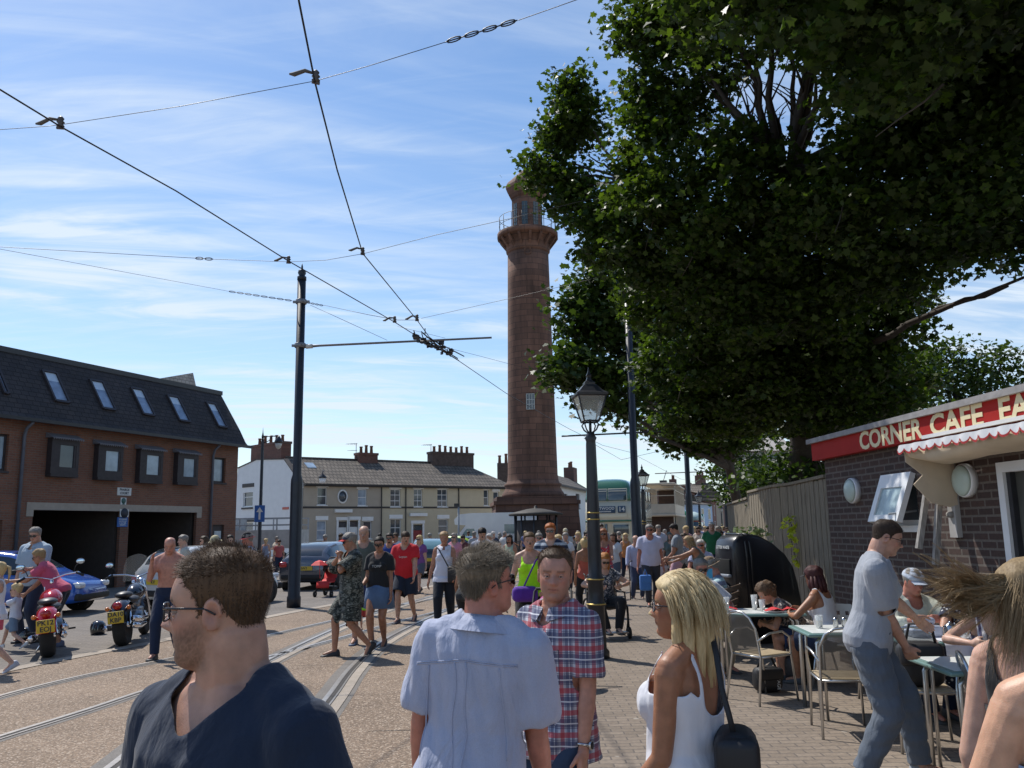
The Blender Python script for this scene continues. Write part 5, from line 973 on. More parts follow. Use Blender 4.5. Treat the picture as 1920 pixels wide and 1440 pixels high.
hatch=[(-2.05,0.42,0.86,0.90,0.76,0.74,0.62),(-1.98,0.30,0.90,1.02,0.82,0.80,0.62),(-1.80,0.24,0.92,1.20,0.86,0.84,0.58),(-1.45,0.22,0.93,1.36,0.88,0.86,0.60),(-0.8,0.22,0.93,1.45,0.88,0.87,0.60),(-0.1,0.22,0.92,1.47,0.88,0.87,0.60),(0.45,0.22,0.91,1.40,0.88,0.87,0.58),(0.95,0.22,0.92,1.12,0.88,0.86,0.62),(1.18,0.22,0.90,0.96,0.88,0.85,0.66),(1.6,0.24,0.80,0.86,0.86,0.82,0.62),(1.95,0.28,0.68,0.74,0.78,0.74,0.5),(2.08,0.36,0.56,0.60,0.62,0.58,0.4)]
small=[(-1.72,0.40,0.80,0.86,0.64,0.66,0.5),(-1.66,0.28,0.90,1.05,0.76,0.76,0.54),(-1.48,0.24,0.93,1.30,0.80,0.79,0.54),(-1.1,0.22,0.94,1.46,0.82,0.80,0.56),(-0.5,0.22,0.94,1.50,0.82,0.81,0.56),(0.1,0.22,0.93,1.47,0.82,0.81,0.55),(0.6,0.22,0.92,1.24,0.82,0.80,0.55),(0.9,0.22,0.90,0.98,0.82,0.78,0.56),(1.3,0.24,0.80,0.86,0.80,0.74,0.5),(1.65,0.3,0.64,0.70,0.70,0.64,0.42),(1.78,0.38,0.52,0.56,0.54,0.5,0.35)]
p=AT(-40,19.8); car('bright blue car parked side-on behind the two motorcycles',(p.x+0.3,p.y+0.75,0),R_(-90),paint('blue_paint',(0.012,0.085,0.40)),None,hatch)
p=AT(322,20.5); car('small white rounded hatchback seen from behind, next to the bare-chested man',(p.x+0.45,p.y+1.5,0),R_(-28),paint('white_car_paint',(0.60,0.61,0.60)),'PO12 VKA' and 'KV',small,wb=(-1.1,1.15),wr=0.29,W=0.82)
p=AT(572,27); car('dark silver-grey hatchback seen from behind the left tramway pole',(p.x+0.25,p.y+1.9,0),R_(-6),paint('gunmetal_paint',(0.10,0.11,0.135),0.5,0.25),'NV3',hatch)
p=AT(796,33); car('black hatchback facing away behind the man in the red T-shirt',(p.x,p.y+2,0),R_(6),paint('black_car_paint',(0.014,0.014,0.018)),'',hatch,glass=M_teal)
p=AT(838,42); car('lime green car mostly hidden behind the black hatchback',(p.x,p.y+2,0),R_(60),paint('lime_paint',(0.35,0.50,0.03)),None,small,wb=(-1.1,1.15),wr=0.29,W=0.82)
# camper van
p=AT(892,57); CV=thing('camper_van','white camper van with an overcab bulge beside the lighthouse','van',(p.x+1.0,p.y,0),R_(90)); pw=paint('van_white',(0.68,0.69,0.70)); 
m=MB(); pr_=[(-3.0,0.55),(-3.0,2.75),(-2.6,2.85),(1.2,2.85),(2.0,2.78),(2.35,2.45),(2.3,2.12),(1.6,2.08),(1.95,1.65),(2.75,1.30),(2.95,1.0),(2.95,0.45),(2.0,0.40)]
V=[Vector((-1.05,a,b)) for a,b in pr_]+[Vector((1.05,a,b)) for a,b in pr_]; n_=len(pr_); m.add(V,[tuple(range(n_)),tuple(range(2*n_-1,n_-1,-1))]+[(i,i+n_,(i+1)%n_+n_,(i+1)%n_) for i in range(n_)]); m.build('body',pw,CV)
m=MB(); 
for s in (-1,1): m.add([(s*1.056,0.95,1.28),(s*1.056,1.05,1.85),(s*1.056,1.55,1.85),(s*1.056,1.95,1.30)],[(0,1,2,3)]); m.add([(s*1.056,-1.9,1.5),(s*1.056,-1.9,2.1),(s*1.056,-0.9,2.1),(s*1.056,-0.9,1.5)],[(0,1,2,3)])
m.add([(-0.95,1.66,2.04),(0.95,1.66,2.04),(0.95,2.0,1.66),(-0.95,2.0,1.66)],[(0,1,2,3)]); m.build('side_window',M_teal,CV)
for s in (-1,1):
    for y in (-1.9,2.1): wheel(CV,(s*0.95,y,0.34),0.34,0.22)
m=MB(); m.rbox((-1.2,1.75,1.35),(0.12,0.12,0.28),0.03); m.build('wing_mirror',M_sill,CV)
# lorry
p=AT(478,46); LR=thing('flatbed_lorry','grey-white open lorry with a cage frame parked before the white gable house','lorry',p,R_(84)); m=MB(); m.bx(-1.05,1.05,-2.6,1.0,1.0,1.95); m.build('body',mat('lorry_grey',(0.42,0.42,0.41),0.6,var=0.2,scale=3),LR)
m=MB()
for x in (-1.03,1.03):
    for y in (-2.55,-1.6,-0.6,0.4,0.95): m.box((x,y,2.25),(0.06,0.06,0.6))
    for z in (2.2,2.55): m.bx(x-0.025,x+0.025,-2.6,1.0,z-0.03,z+0.03)
m.bx(-1.03,1.03,0.94,1.0,1.95,2.6); m.build('cage_frame',M_grey,LR); m=MB(); m.rbox((0,1.95,1.35),(2.0,1.6,1.6),0.15); cab=m.build('cab',pw,LR); m=MB(); m.rbox((0,1.95,1.7),(2.03,1.1,0.55),0.08); m.build('side_window',M_cglass,cab)
for s in (-1,1):
    for y in (-1.8,1.9): wheel(LR,(s*0.9,y,0.42),0.42,0.26)
m=MB(); m.lathe([(0.12,0),(0.12,0.15),(0.06,0.2)],(-0.5,1.2,2.15),10); m.build('beacon',M_amber,LR)
# ------------------------------------------------------------ double-deck bus
M_bcream=paint('bus_cream',(0.56,0.50,0.36)); M_bgreen=paint('bus_green',(0.035,0.13,0.065)); M_blind=mat('blind_blue',(0.02,0.06,0.12),0.4,var=0.1); M_bwin=mat('bus_glass',(0.05,0.07,0.08),0.08,spec=1,var=0.4,scale=1.5)
p=AT(1140,45.6); BU=thing('double_decker_bus','cream and green vintage double decker bus showing FLEETWOOD 14','bus',p,R_(180-16)); bw,bl_=1.24,9.0
def brings(z0,z1,w_,ya,yb,rad,inset=0.0):
    pass
def roundrect(w_,ya,yb,r,n=5):
    out=[]
    for (cx,cy,a0) in ((w_-r,yb-r,0),(-(w_-r),yb-r,90),(-(w_-r),ya+r,180),(w_-r,ya+r,270)):
        for k in range(n+1): a=R_(a0+90*k/n); out.append((cx+r*math.cos(a),cy+r*math.sin(a)))
    return out
def shell(mb,levels,mi=0):
    mb.loft([[ (x,y,z) for x,y in roundrect(w_,ya,yb,r)] for (z,w_,ya,yb,r) in levels],mi)
m=MB(); shell(m,[(0.35,1.18,-bl_,-0.05,0.15),(0.5,1.24,-bl_,0,0.2),(1.2,1.25,-bl_,0,0.22),(2.15,1.25,-bl_,-0.06,0.25),(2.22,1.25,-bl_,-0.04,0.25),(3.15,1.24,-bl_,-0.10,0.3)]); m.build('lower_body',M_bcream,BU)
m=MB(); shell(m,[(3.152,1.245,-bl_,-0.09,0.3),(3.3,1.245,-bl_,-0.12,0.32),(3.85,1.20,-bl_+0.08,-0.26,0.36),(4.1,1.10,-bl_+0.2,-0.42,0.4),(4.27,0.9,-bl_+0.4,-0.7,0.45),(4.36,0.55,-bl_+0.8,-1.1,0.4)]); m.build('roof',M_bgreen,BU)
m=MB(); shell(m,[(2.06,1.262,-bl_-0.01,0.004,0.26),(2.16,1.262,-bl_-0.01,-0.02,0.26)]); m.build('green_band',M_bgreen,BU)
def fpanel(x0,x1,z0,z1,y,mt,name,d=0.02,par=BU,fr=0,mf=None):
    m=MB(); m.rbox(((x0+x1)/2,y,(z0+z1)/2),(x1-x0,d,z1-z0),0.03); o=m.build(name,mt,par); return o
for (a,b) in ((-1.02,-0.05),(0.05,1.02)):
    f_=fpanel(a-0.03,b+0.03,3.22,3.92,-0.16,M_bcream,'window',0.06); f_.rotation_euler=(R_(10),0,0); f_.location=(0,0.6,-0.02); 
    g_=fpanel(a,b,3.26,3.86,-0.12,M_bwin,'pane',0.03,f_)
    m=MB(); m.bx(a,b,-0.10,-0.085,3.74,3.80); m.build('vent_bar',M_bcream,f_)
def blind(x0,x1,z0,z1,txts):
    o=fpanel(x0,x1,z0,z1,-0.03,M_blind,'destination_blind',0.06); m=MB()
    for tx,dz_,s,c in txts: text_mb(m,tx,(0,0,0),s,depth=0.006,font_w=0.006)if False else None
    for tx,dz_,s in [(q[0],q[1],q[2]) for q in txts]:
        T=MB(); text_mb(T,tx,(0,0,0),s,depth=0.006,font_w=0.004); m.add([(-v[0]+(x0+x1)/2,0.004-v[1],v[2]+(z0+z1)/2+dz_) for v in T.v],T.f)
    m.build('lettering',mat('blind_white',(0.6,0.62,0.6),0.5),o)
# local +x appears at the left of the picture for a vehicle facing us
blind(-0.42,0.86,2.52,2.88,[('FLEETWOOD',0.06,0.20,0),('CLEVELEYS BISPHAM',-0.10,0.09,0)]); blind(-0.96,-0.55,2.52,2.88,[('14',0,0.34,0)])
f_=fpanel(0.20,1.16,1.12,2.02,0.0,M_bcream,'window',0.05); fpanel(0.25,1.11,1.17,1.97,0.012,M_bwin,'pane',0.05,f_)
f_=fpanel(-1.15,-0.22,1.35,1.98,-0.02,M_bcream,'window',0.05); fpanel(-1.10,-0.28,1.42,1.92,-0.006,M_bwin,'pane',0.05,f_)
fpanel(0.02,0.16,1.3,1.95,-0.01,M_bwin,'pane',0.05)
m=MB()
for s in (-0.55,-0.95): pass
m.rbox((-0.62,0.05,0.92),(0.22,0.14,0.62),0.08); m.build('lamp_pod',mat('pod_dark',(0.10,0.10,0.09),0.4),BU)
for z in (0.76,1.08): m=MB(); m.lathe([(0.10,0),(0.10,0.05),(0.06,0.075),(0.01,0.08)],(-0.62,0.10,z),18,0,'y'); m.build('headlight',M_chrome,BU)
m=MB()
for k in range(6): m.bx(-0.25,0.1,0.0,0.03,0.7+0.09*k,0.74+0.09*k)
m.build('vent',M_dark,BU); m=MB(); m.lathe([(0.11,0),(0.11,0.05),(0.06,0.08),(0.01,0.085)],(0.85,0.0,0.8),18,0,'y'); m.build('headlight',M_chrome,BU)
m=MB(); m.rbox((0,0.03,0.45),(2.35,0.12,0.16),0.04); m.build('bumper',M_bgreen,BU)
for (z0,z1,ww) in ((1.35,1.95,1.253),(3.28,3.85,1.235)):
    for k in range(6):
        ya=-1.2-1.25*k; m=MB()
        for s in (-1,1): m.rbox((s*ww,ya-0.55,(z0+z1)/2),(0.03 if z0<3 else 0.05,1.08,z1-z0),0.015)
        m.build('side_window',M_bwin,BU)
for s in (-1,1):
    for y in (-2.2,-7.0): wheel(BU,(s*1.08,y,0.48),0.48,0.3)
# ------------------------------------------------------------ vintage trams
M_tcream=mat('tram_cream',(0.55,0.48,0.37),0.5,var=0.12,scale=2); M_tbrown=mat('tram_brown',(0.055,0.028,0.02),0.5,var=0.2); M_tgreen=paint('tram_green',(0.03,0.15,0.05)); M_torange=mat('tram_orange',(0.42,0.10,0.05),0.4); M_tpale=mat('tram_roof',(0.45,0.55,0.52),0.5)
p=AT(1238,59); TR=thing('vintage_tram','brown and cream open-balcony double-deck vintage tram behind the bus','tram',p,R_(180-15)); wt=1.05; lt=9.5
m=MB(); m.bx(-wt,wt,-lt,-0.9,0.5,1.25); m.bx(-wt,wt,-lt,-0.2,2.65,3.3); m.rbox((0,-lt/2-0.1,2.55),(2.2,lt,0.18),0.05); m.build('body',M_tcream,TR)
m=MB(); m.bx(-wt-0.02,wt+0.02,-lt-0.02,-0.88,0.35,0.9); m.bx(-wt*0.9,wt*0.9,-1.3,-0.92,0.9,2.5); m.rbox((0,-0.45,0.8),(1.9,0.5,0.9),0.2); m.build('dash',M_tbrown,TR)
m=MB(); n_=9
for k in range(n_+1):
    y=-0.9-(lt-0.9)*k/n_
    for s in (-1,1): m.box((s*wt,y,1.9),(0.08,0.12,1.35)); m.box((s*wt,y+0.3,3.95),(0.06,0.08,1.35))
for s in (-1,1):
    for y in (-0.3,): m.box((s*wt*0.9,y,1.9),(0.07,0.07,1.4)); m.box((s*wt,y,3.95),(0.08,0.08,1.35))
for z in (3.85,4.3): m.bx(-wt,wt,-0.28,-0.22,z,z+0.05)
for s in (-1,1): m.bx(s*wt-0.02,s*wt+0.02,-lt,-0.3,4.2,4.26)
m.build('pillar',M_tcream,TR); m=MB(); m.rbox((0,-lt/2-0.1,4.68),(2.25,lt+0.1,0.14),0.06); m.build('roof',M_tcream,TR)
m=MB(); 
for s in (-1,1): m.bx(s*(wt-0.06)-0.01,s*(wt-0.06)+0.01,-lt,-0.95,1.3,2.5)
m.build('pane',M_bwin,TR); m=MB(); m.box((0,-lt+0.2,4.0),(1.8,0.1,1.2)); m.build('bulkhead',M_tbrown,TR)
m=MB(); m.tube([(0,-4,4.75),(0,-4,5.1),(0,-7,6.0)],0.03); m.box((0,-4,4.95),(0.5,0.8,0.3)); m.build('trolley_pole',M_black,TR)
p=AT(1292,82); T3=thing('vintage_tram','low green and orange single-deck tram with a pale domed roof','tram',p,R_(180-14)); m=MB(); shell(m,[(0.4,1.1,-11,0,0.5),(0.6,1.15,-11,0.05,0.5),(1.5,1.15,-11,0,0.5),(2.3,1.12,-11,-0.1,0.5)]); m.build('body',M_torange,T3)
m=MB(); shell(m,[(2.302,1.12,-11,-0.08,0.5),(2.7,1.08,-10.9,-0.25,0.5),(3.0,0.9,-10.7,-0.6,0.5),(3.15,0.5,-10,-1.2,0.4)]); m.build('roof',M_tpale,T3); m=MB(); shell(m,[(1.40,1.165,-11,0.03,0.5),(2.15,1.15,-11,-0.04,0.5)]); m.build('window_band',M_bwin,T3); m=MB(); shell(m,[(0.9,1.17,-11,-9.5,0.5),(3.0,1.16,-11,-8,0.5)]); m.build('end_panel',M_tgreen,T3)
p=AT(1272,76); T4=thing('vintage_bus','dark green vintage vehicle roof just left of the orange tram','bus',p,R_(180-14)); m=MB(); shell(m,[(0.4,1.1,-7,0,0.3),(1.6,1.15,-7,0,0.4),(2.4,1.12,-7,-0.1,0.5),(2.9,1.0,-6.9,-0.35,0.5),(3.2,0.6,-6.5,-0.9,0.4)]); m.build('body',M_tgreen,T4); m=MB(); m.rbox((0,0.0,1.9),(1.8,0.1,0.7),0.05); m.build('windscreen',M_bwin,T4)
# ------------------------------------------------------------ houses far along the street
def far_house(px0,px1,d0,d1,yeave,yridge,label,wm,wins=4,ch=1,name='street_house'):
    A=AT(px0,d0); Bp=AT(px1,d1); W=Wall(A,Bp); z1=PY((px0+px1)/2,yeave,(A.y+Bp.y)/2).z; z2=PY((px0+px1)/2,yridge,(A.y+Bp.y)/2+3).z; t=thing(name,label,'building',W.A,W.rz,'houses far along the street'); m=MB(); m.bx(0,W.L,0,7,0,z1); m.build('wall',wm,t)
    m=MB(); m.add([(-0.2,-0.3,z1),(W.L+0.2,-0.3,z1),(W.L+0.2,3.5,z2),(-0.2,3.5,z2),(-0.2,7.3,z1),(W.L+0.2,7.3,z1)],[(0,1,2,3),(3,2,5,4),(1,5,2),(0,3,4),(0,4,5,1)]); m.build('roof',M_tile,t)
    for i in range(wins):
        for z in (1.0,z1-1.9):
            u=W.L*(i+0.5)/wins; m=MB(); m.bx(u-0.45,u+0.45,-0.04,0.02,z,z+1.4); w_=m.build('window',M_white,t); m=MB(); m.bx(u-0.36,u+0.36,-0.05,-0.041,z+0.08,z+1.32); m.build('pane',M_glass,w_)
    for k in range(ch): u=W.L*(k+0.7)/ch if ch>1 else W.L*0.8; m=MB(); m.bx(u-0.6,u+0.6,3,3.9,z2-0.6,z2+1.1); c=m.build('chimney',M_cbrick,t); [(lambda q:(pots(q,[x_],3.4,z2+1.1,0.7,0.16),q.build('chimney_pot',M_pot,c)))(MB()) for x_ in (u-0.4,u,u+0.4)]
    return t
M_pbrick=brickmat('street_brick',(0.25,0.10,0.075),(0.20,0.08,0.06),(0.18,0.13,0.11),0.225,0.075,0.01)
far_house(1240,1304,120,116,935,908,'pale rendered house behind the vintage tram roof',M_beige,2,1); far_house(1298,1316,112,122,925,912,'red brick gable end left of the pale blue house',M_pbrick,1,1)
far_house(1312,1337,108,112,946,934,'pale blue gable house far down the street',mat('blue_render',(0.42,0.55,0.72),0.8,var=0.04),2,1); far_house(1337,1372,112,160,947,934,'far row of red brick houses with many chimneys',M_pbrick,6,4)
far_house(1366,1470,160,230,958,948,'last brick row at the end of the street',M_pbrick,6,2)
p=AT(1362,100); m=MB(); m.cyl((0,0,0),(0,0,2.6),0.04); NS=thing('road_sign','small red and white road sign far along the street','sign',AT(1371,60)); m.build('post',M_grey,NS); m=MB(); m.bx(-0.25,0.25,-0.06,-0.04,2.0,2.9); m.build('panel',mat('signred2',(0.6,0.05,0.05),0.5),NS); m=MB(); m.bx(-0.2,0.2,-0.065,-0.061,2.45,2.8); m.build('lettering',M_signw,NS)
p=AT(1325,96); car('white car across the far end of the street',(p.x,p.y,0),R_(80),paint('white_far',(0.6,0.6,0.6)),None,hatch)
# ------------------------------------------------------------ motorcycles
def motorbike(label,loc,rz,paintm,plate,screen,lean=R_(6),risers=1.12):
    t=thing('motorcycle',label,'motorcycle',loc,rz,'motorcycles parked by the tramway'); t.rotation_euler=(0,lean,rz)
    for y,r,w_,sp in ((-0.78,0.33,0.19,9),(0.85,0.33,0.12,12)):
        m=MB(); m.lathe([(r*0.70,-w_/2*0.8),(r*0.9,-w_/2),(r*0.98,-w_*0.3),(r,0),(r*0.98,w_*0.3),(r*0.9,w_/2),(r*0.70,w_/2*0.8)],(0,y,r),30,0,'x'); wh=m.build('wheel',M_tyre,t)
        m=MB(); m.lathe([(r*0.70,-w_*0.35),(r*0.72,-w_*0.4),(r*0.66,-w_*0.3),(r*0.66,w_*0.3),(r*0.72,w_*0.4),(r*0.70,w_*0.35)],(0,y,r),24,0,'x'); m.lathe([(0.05,-w_*0.55),(0.05,w_*0.55)],(0,y,r),12,0,'x')
        for k in range(sp): a=2*math.pi*k/sp; m.tube([(0.02*(-1)**k,y+0.04*math.cos(a),r+0.04*math.sin(a)),(0,y+r*0.68*math.cos(a),r+r*0.68*math.sin(a))],0.008,4)
        m.build('rim',M_chrome,wh)
    def fender(y,r,a0,a1,w_,mt,nm):
        m=MB(); V=[];F=[]; n=14
        for i in range(n+1):
            a=R_(a0+(a1-a0)*i/n)
            for j in range(7):
                x=-w_+2*w_*j/6; rr_=r-0.10*(abs(x)/w_)**3*0.6; V.append((x,y+rr_*math.cos(a),0.33+rr_*math.sin(a)))
        for i in range(n):
            for j in range(6): a_=7*i+j; F.append((a_,a_+1,a_+8,a_+7))
        m.add(V,F,0,True); return m.build(nm,mt,t)
    rf=fender(-0.78,0.42,40,172,0.13,paintm,'rear_fender'); fender(0.85,0.38,20,150,0.075,paintm,'front_fender')
    m=MB(); m.ell((0,0.22,0.80),(0.17,0.34,0.15),Matrix.Rotation(R_(8),3,'X'),16,12); m.build('fuel_tank',paintm,t)
    M_seat=mat('seat_leather',(0.03,0.03,0.033),0.45,var=0.2); m=MB(); m.ell((0,-0.28,0.70),(0.17,0.30,0.075),None,14,10); m.ell((0,-0.62,0.80),(0.14,0.20,0.06),None,14,8); m.build('seat',M_seat,t)
    m=MB(); m.rbox((0,0.12,0.42),(0.24,0.42,0.26),0.05); 
    for s in (-1,1): m.cyl((0,0.1,0.5),(s*0.04,0.1+s*0.18,0.74),0.075,0.06,12)
    m.lathe([(0.02,-0.17),(0.11,-0.16),(0.12,0.16),(0.02,0.17)],(0,-0.08,0.38),14,0,'x'); m.build('engine',mat('engine_metal',(0.30,0.30,0.31),0.3,0.8,var=0.3,scale=14),t)
    m=MB()
    for s in (-1,1): m.tube([(s*0.05,-0.5,0.62),(s*0.13,-0.82,0.33)],0.03,8); m.tube([(s*0.09,0.52,0.98),(s*0.10,0.85,0.33)],[0.03,0.026],8)
    m.tube([(0,0.45,0.95),(0,-0.3,0.6),(0,-0.4,0.35),(0,0.3,0.28),(0,0.5,0.85)],0.025,6); m.build('frame',M_chrome,t)
    m=MB(); m.tube([(0.12,0.25,0.40),(0.17,0.1,0.26),(0.20,-0.5,0.27),(0.21,-1.0,0.33)],[0.025,0.03,0.05,0.05],10); m.tube([(0.14,0.25,0.44),(0.20,0.1,0.36),(0.22,-0.5,0.38),(0.22,-1.0,0.43)],[0.025,0.03,0.05,0.05],10); m.tube([(-0.14,0.25,0.44),(-0.19,0.1,0.30),(-0.20,-0.5,0.28),(-0.20,-1.0,0.32)],[0.025,0.03,0.048,0.048],10); m.build('exhaust',M_chrome,t)
    m=MB(); m.tube([(-0.46,0.22,risers-0.05),(-0.40,0.26,risers),(-0.20,0.42,risers-0.02),(0,0.46,risers-0.08),(0.20,0.42,risers-0.02),(0.40,0.26,risers),(0.46,0.22,risers-0.05)],0.014,8); m.tube([(0,0.46,risers-0.08),(0,0.5,0.95)],0.03,8); hb=m.build('handlebar',M_chrome,t)
    for s in (-1,1):
        m=MB(); m.cyl((s*0.47,0.21,risers-0.055),(s*0.37,0.28,risers-0.0),0.021,n=10); m.build('grip',M_sill,hb)
        m=MB(); m.tube([(s*0.32,0.33,risers),(s*0.36,0.36,risers+0.10),(s*0.42,0.36,risers+0.15)],0.007,6); m.ell((s*0.43,0.355,risers+0.17),(0.07,0.02,0.048),None,14,8); mi_=m.build('mirror',M_sill,hb); m=MB(); m.ell((s*0.43,0.337,risers+0.17),(0.064,0.006,0.042),None,14,6); m.build('mirror_glass',mat('mirror_sky',(0.55,0.68,0.8),0.05,0.9),mi_)
        m=MB(); m.ell((s*0.16,-1.05,0.62),(0.035,0.04,0.035),None,10,8); m.tube([(s*0.05,-1.02,0.60),(s*0.16,-1.03,0.62)],0.01,5); m.build('indicator',M_amber,t)
        m=MB(); m.cyl((s*0.16,0.1,0.30),(s*0.34,0.1,0.30),0.015,n=6); m.build('footrest',M_sill,t)
    m=MB(); m.lathe([(0.02,0.1),(0.085,0.06),(0.09,-0.02),(0.05,-0.08)],(0,0.68,0.93),16,0,'y'); m.build('headlight',M_chrome,t)
    m=MB(); m.ell((0,-1.10,0.66),(0.075,0.05,0.06),None,16,10); m.build('tail_light',M_tail,t)
    m=MB(); m.rbox((0,-1.225,0.49),(0.24,0.012,0.185),0.006); pl=m.build('number_plate',M_plate,t); m=MB()
    a,b=plate.split(); text_mb(m,a,(0,-1.235,0.535),0.098,depth=0.002,font_w=0.0018); text_mb(m,b,(0,-1.235,0.445),0.098,depth=0.002,font_w=0.0018); m.build('lettering',M_ink,pl)
    m=MB(); m.tube([(-0.05,-0.1,0.28),(-0.22,-0.22,0.015)],0.014,6); m.build('side_stand',M_chrome,t)
    if screen:
        m=MB(); V=[];F=[]
        for i in range(7):
            v=i/6
            for j in range(9): u=-1+2*j/8; w_=0.26*(1-0.35*v*v); V.append((u*w_,0.62-0.10*v-0.10*(u*u)+0.02,0.98+0.46*v*(1-0.12*u*u)))
        for i in range(6):
            for j in range(8): a_=9*i+j; F.append((a_,a_+1,a_+10,a_+9))
        m.add(V,F,0,True); m.build('windscreen',mat('screen_clear',(0.65,0.66,0.62),0.05,alpha=0.25,spec=0.8,var=0),t)
    return t
redp=paint('cherry_red',(0.50,0.015,0.03),0.3,0.15); blkp=paint('gloss_black',(0.02,0.022,0.03),0.2,0.12)
p=AT(92,13.35); motorbike('red motorcycle with yellow plate PK12 EOJ seen from behind',(p.x-0.10,p.y+0.5,0.0),R_(25),redp,'PK12 EOJ',False,R_(-5),1.16)
p=AT(229,14.6); motorbike('black motorcycle with a clear windscreen and plate DA10 KBP',(p.x+0.08,p.y+0.5,0.0),R_(12),blkp,'DA10 KBP',True,R_(-5))
def helmet(px,py,label,rz):
    p=G(px,py); t=thing('crash_helmet',label,'helmet',p,rz,'helmets on the ground'); m=MB(); m.lathe([(0.02,0.25),(0.08,0.235),(0.12,0.19),(0.135,0.13),(0.13,0.06),(0.115,0.01),(0.10,0.0)],(0,0,0),20); o=m.build('shell',paint('helmet_black',(0.015,0.015,0.018),0,0.12),t); o.scale=(1,1.12,1)
    m=MB(); V=[];F=[]
    for i in range(6):
        for j in range(9): a=R_(-60+120*j/8); z=0.09+0.09*i/5; rr_=(0.139-0.0007*i*i); V.append((rr_*math.sin(a),rr_*1.12*math.cos(a),z))
    for i in range(5):
        for j in range(8): a_=9*i+j; F.append((a_,a_+1,a_+10,a_+9))
    m.add(V,F,0,True); m.build('visor',M_cglass,t)
helmet(48,1204,'black crash helmet lying left of the red motorcycle',R_(150)); helmet(183,1190,'black crash helmet on the ground between the two motorcycles',R_(200))
# ============================================================ CAFE FURNITURE AND STREET OBJECTS
PZ=0.03
M_alu=mat('aluminium_tube',(0.55,0.55,0.54),0.28,0.9,var=0.1); M_teal_t=mat('table_teal',(0.16,0.27,0.25),0.35,var=0.12,scale=8); M_ttop=mat('table_pale',(0.66,0.68,0.66),0.35,var=0.06,scale=6)
M_seatw=mat('chair_seat_wood',(0.42,0.33,0.21),0.5,var=0.15,scale=10); M_mesh=mat('chair_mesh',(0.16,0.155,0.14),0.5,0.5,var=0.15,alpha=0.72); M_pchair=mat('white_plastic_chair',(0.62,0.60,0.54),0.4,var=0.06)
def AP(px,d,dx=0,dy=0):
    p=AT(px,d); return Vector((p.x+dx,p.y+dy,PZ))
chair0=None
def chair(px,d,rz,label,seatm=0):
    global chair0
    if chair0: 
        c=dup(chair0,AP(px,d),rz,label)
        return c
    t=thing('cafe_chair',label,'chair',AP(px,d),rz,'silver metal cafe chairs'); s=0.21
    m=MB()
    fr_=[(-s,0.20,0),(-s,0.19,0.42)]; 
    # back hoop running into the rear legs, local +y is the front of the chair
    hoop=[(-0.23,-0.28,0),(-0.20,-0.20,0.44),(-0.20,-0.25,0.72),(-0.155,-0.275,0.82),(-0.08,-0.285,0.865),(0,-0.288,0.875),(0.08,-0.285,0.865),(0.155,-0.275,0.82),(0.20,-0.25,0.72),(0.20,-0.20,0.44),(0.23,-0.28,0)]
    m.tube(hoop,0.012,8); m.build('back_frame',M_alu,t)
    for q in (-1,1):
        m=MB(); m.tube([(q*0.22,0.24,0),(q*0.205,0.20,0.44),(q*0.23,0.17,0.62),(q*0.245,0.06,0.68),(q*0.24,-0.10,0.67),(q*0.205,-0.235,0.60)],0.011,8); m.build('arm',M_alu,t)
    m=MB(); m.tube([(-0.20,-0.19,0.44),(-0.205,0.18,0.445),(-0.17,0.23,0.445),(0.17,0.23,0.445),(0.205,0.18,0.445),(0.20,-0.19,0.44)],0.011,8,closed=True); m.build('seat_rail',M_alu,t)
    m=MB(); m.rbox((0,0.02,0.455),(0.38,0.40,0.014),0.007,0); m.build('seat',M_seatw,t)
    m=MB(); V=[];F=[]
    for i in range(9):
        v=i/8
        for j in range(9): u=-1+2*j/8; w_=0.19*(1 if v<0.7 else math.sqrt(max(0,1-((v-0.7)/0.32)**2))*0.5+0.5); V.append((u*w_,-0.205-0.075*v-0.015*(1-u*u),0.47+0.375*v))
    for i in range(8):
        for j in range(8): a_=9*i+j; F.append((a_,a_+1,a_+10,a_+9))
    m.add(V,F,0,True); m.build('backrest',M_mesh,t); chair0=t; return t
pch0=None
def pchair(px,d,rz,label):
    global pch0
    if pch0: return dup(pch0,AP(px,d),rz,label)
    t=thing('plastic_chair',label,'chair',AP(px,d),rz,'white punched plastic chairs')
    for sx in (-1,1):
        for sy in (-1,1): m=MB(); m.tube([(sx*0.23,sy*0.25,0),(sx*0.17,sy*0.16,0.44)],0.013,7); m.build('leg',M_alu,t)
    m=MB(); m.rbox((0,0.02,0.455),(0.44,0.42,0.025),0.012); m.build('seat',M_pchair,t)
    # backrest with punched holes
    hs=[]; 
    for i in range(3):
        for j in range(2): hs.append((-0.10+0.085*i*1.15-0.02,-0.10+0.085*i*1.15+0.02,0.60+0.12*j,0.645+0.12*j))
    m=MB(); wallholes(m,-0.19,0.19,0.50,0.84,hs,0,0.02); m.add([(-0.19,0.02,0.5),(0.19,0.02,0.5),(0.19,0.02,0.84),(-0.19,0.02,0.84)],[]); 
    wallholes(m,-0.19,0.19,0.50,0.84,hs,0.02,0.0); m.v=[(x*(1-0.25*max(0,(z-0.72)/0.12)**2),y-0.22-(z-0.5)*0.16,z) for x,y,z in m.v]; m.build('backrest',M_pchair,t); pch0=t; return t
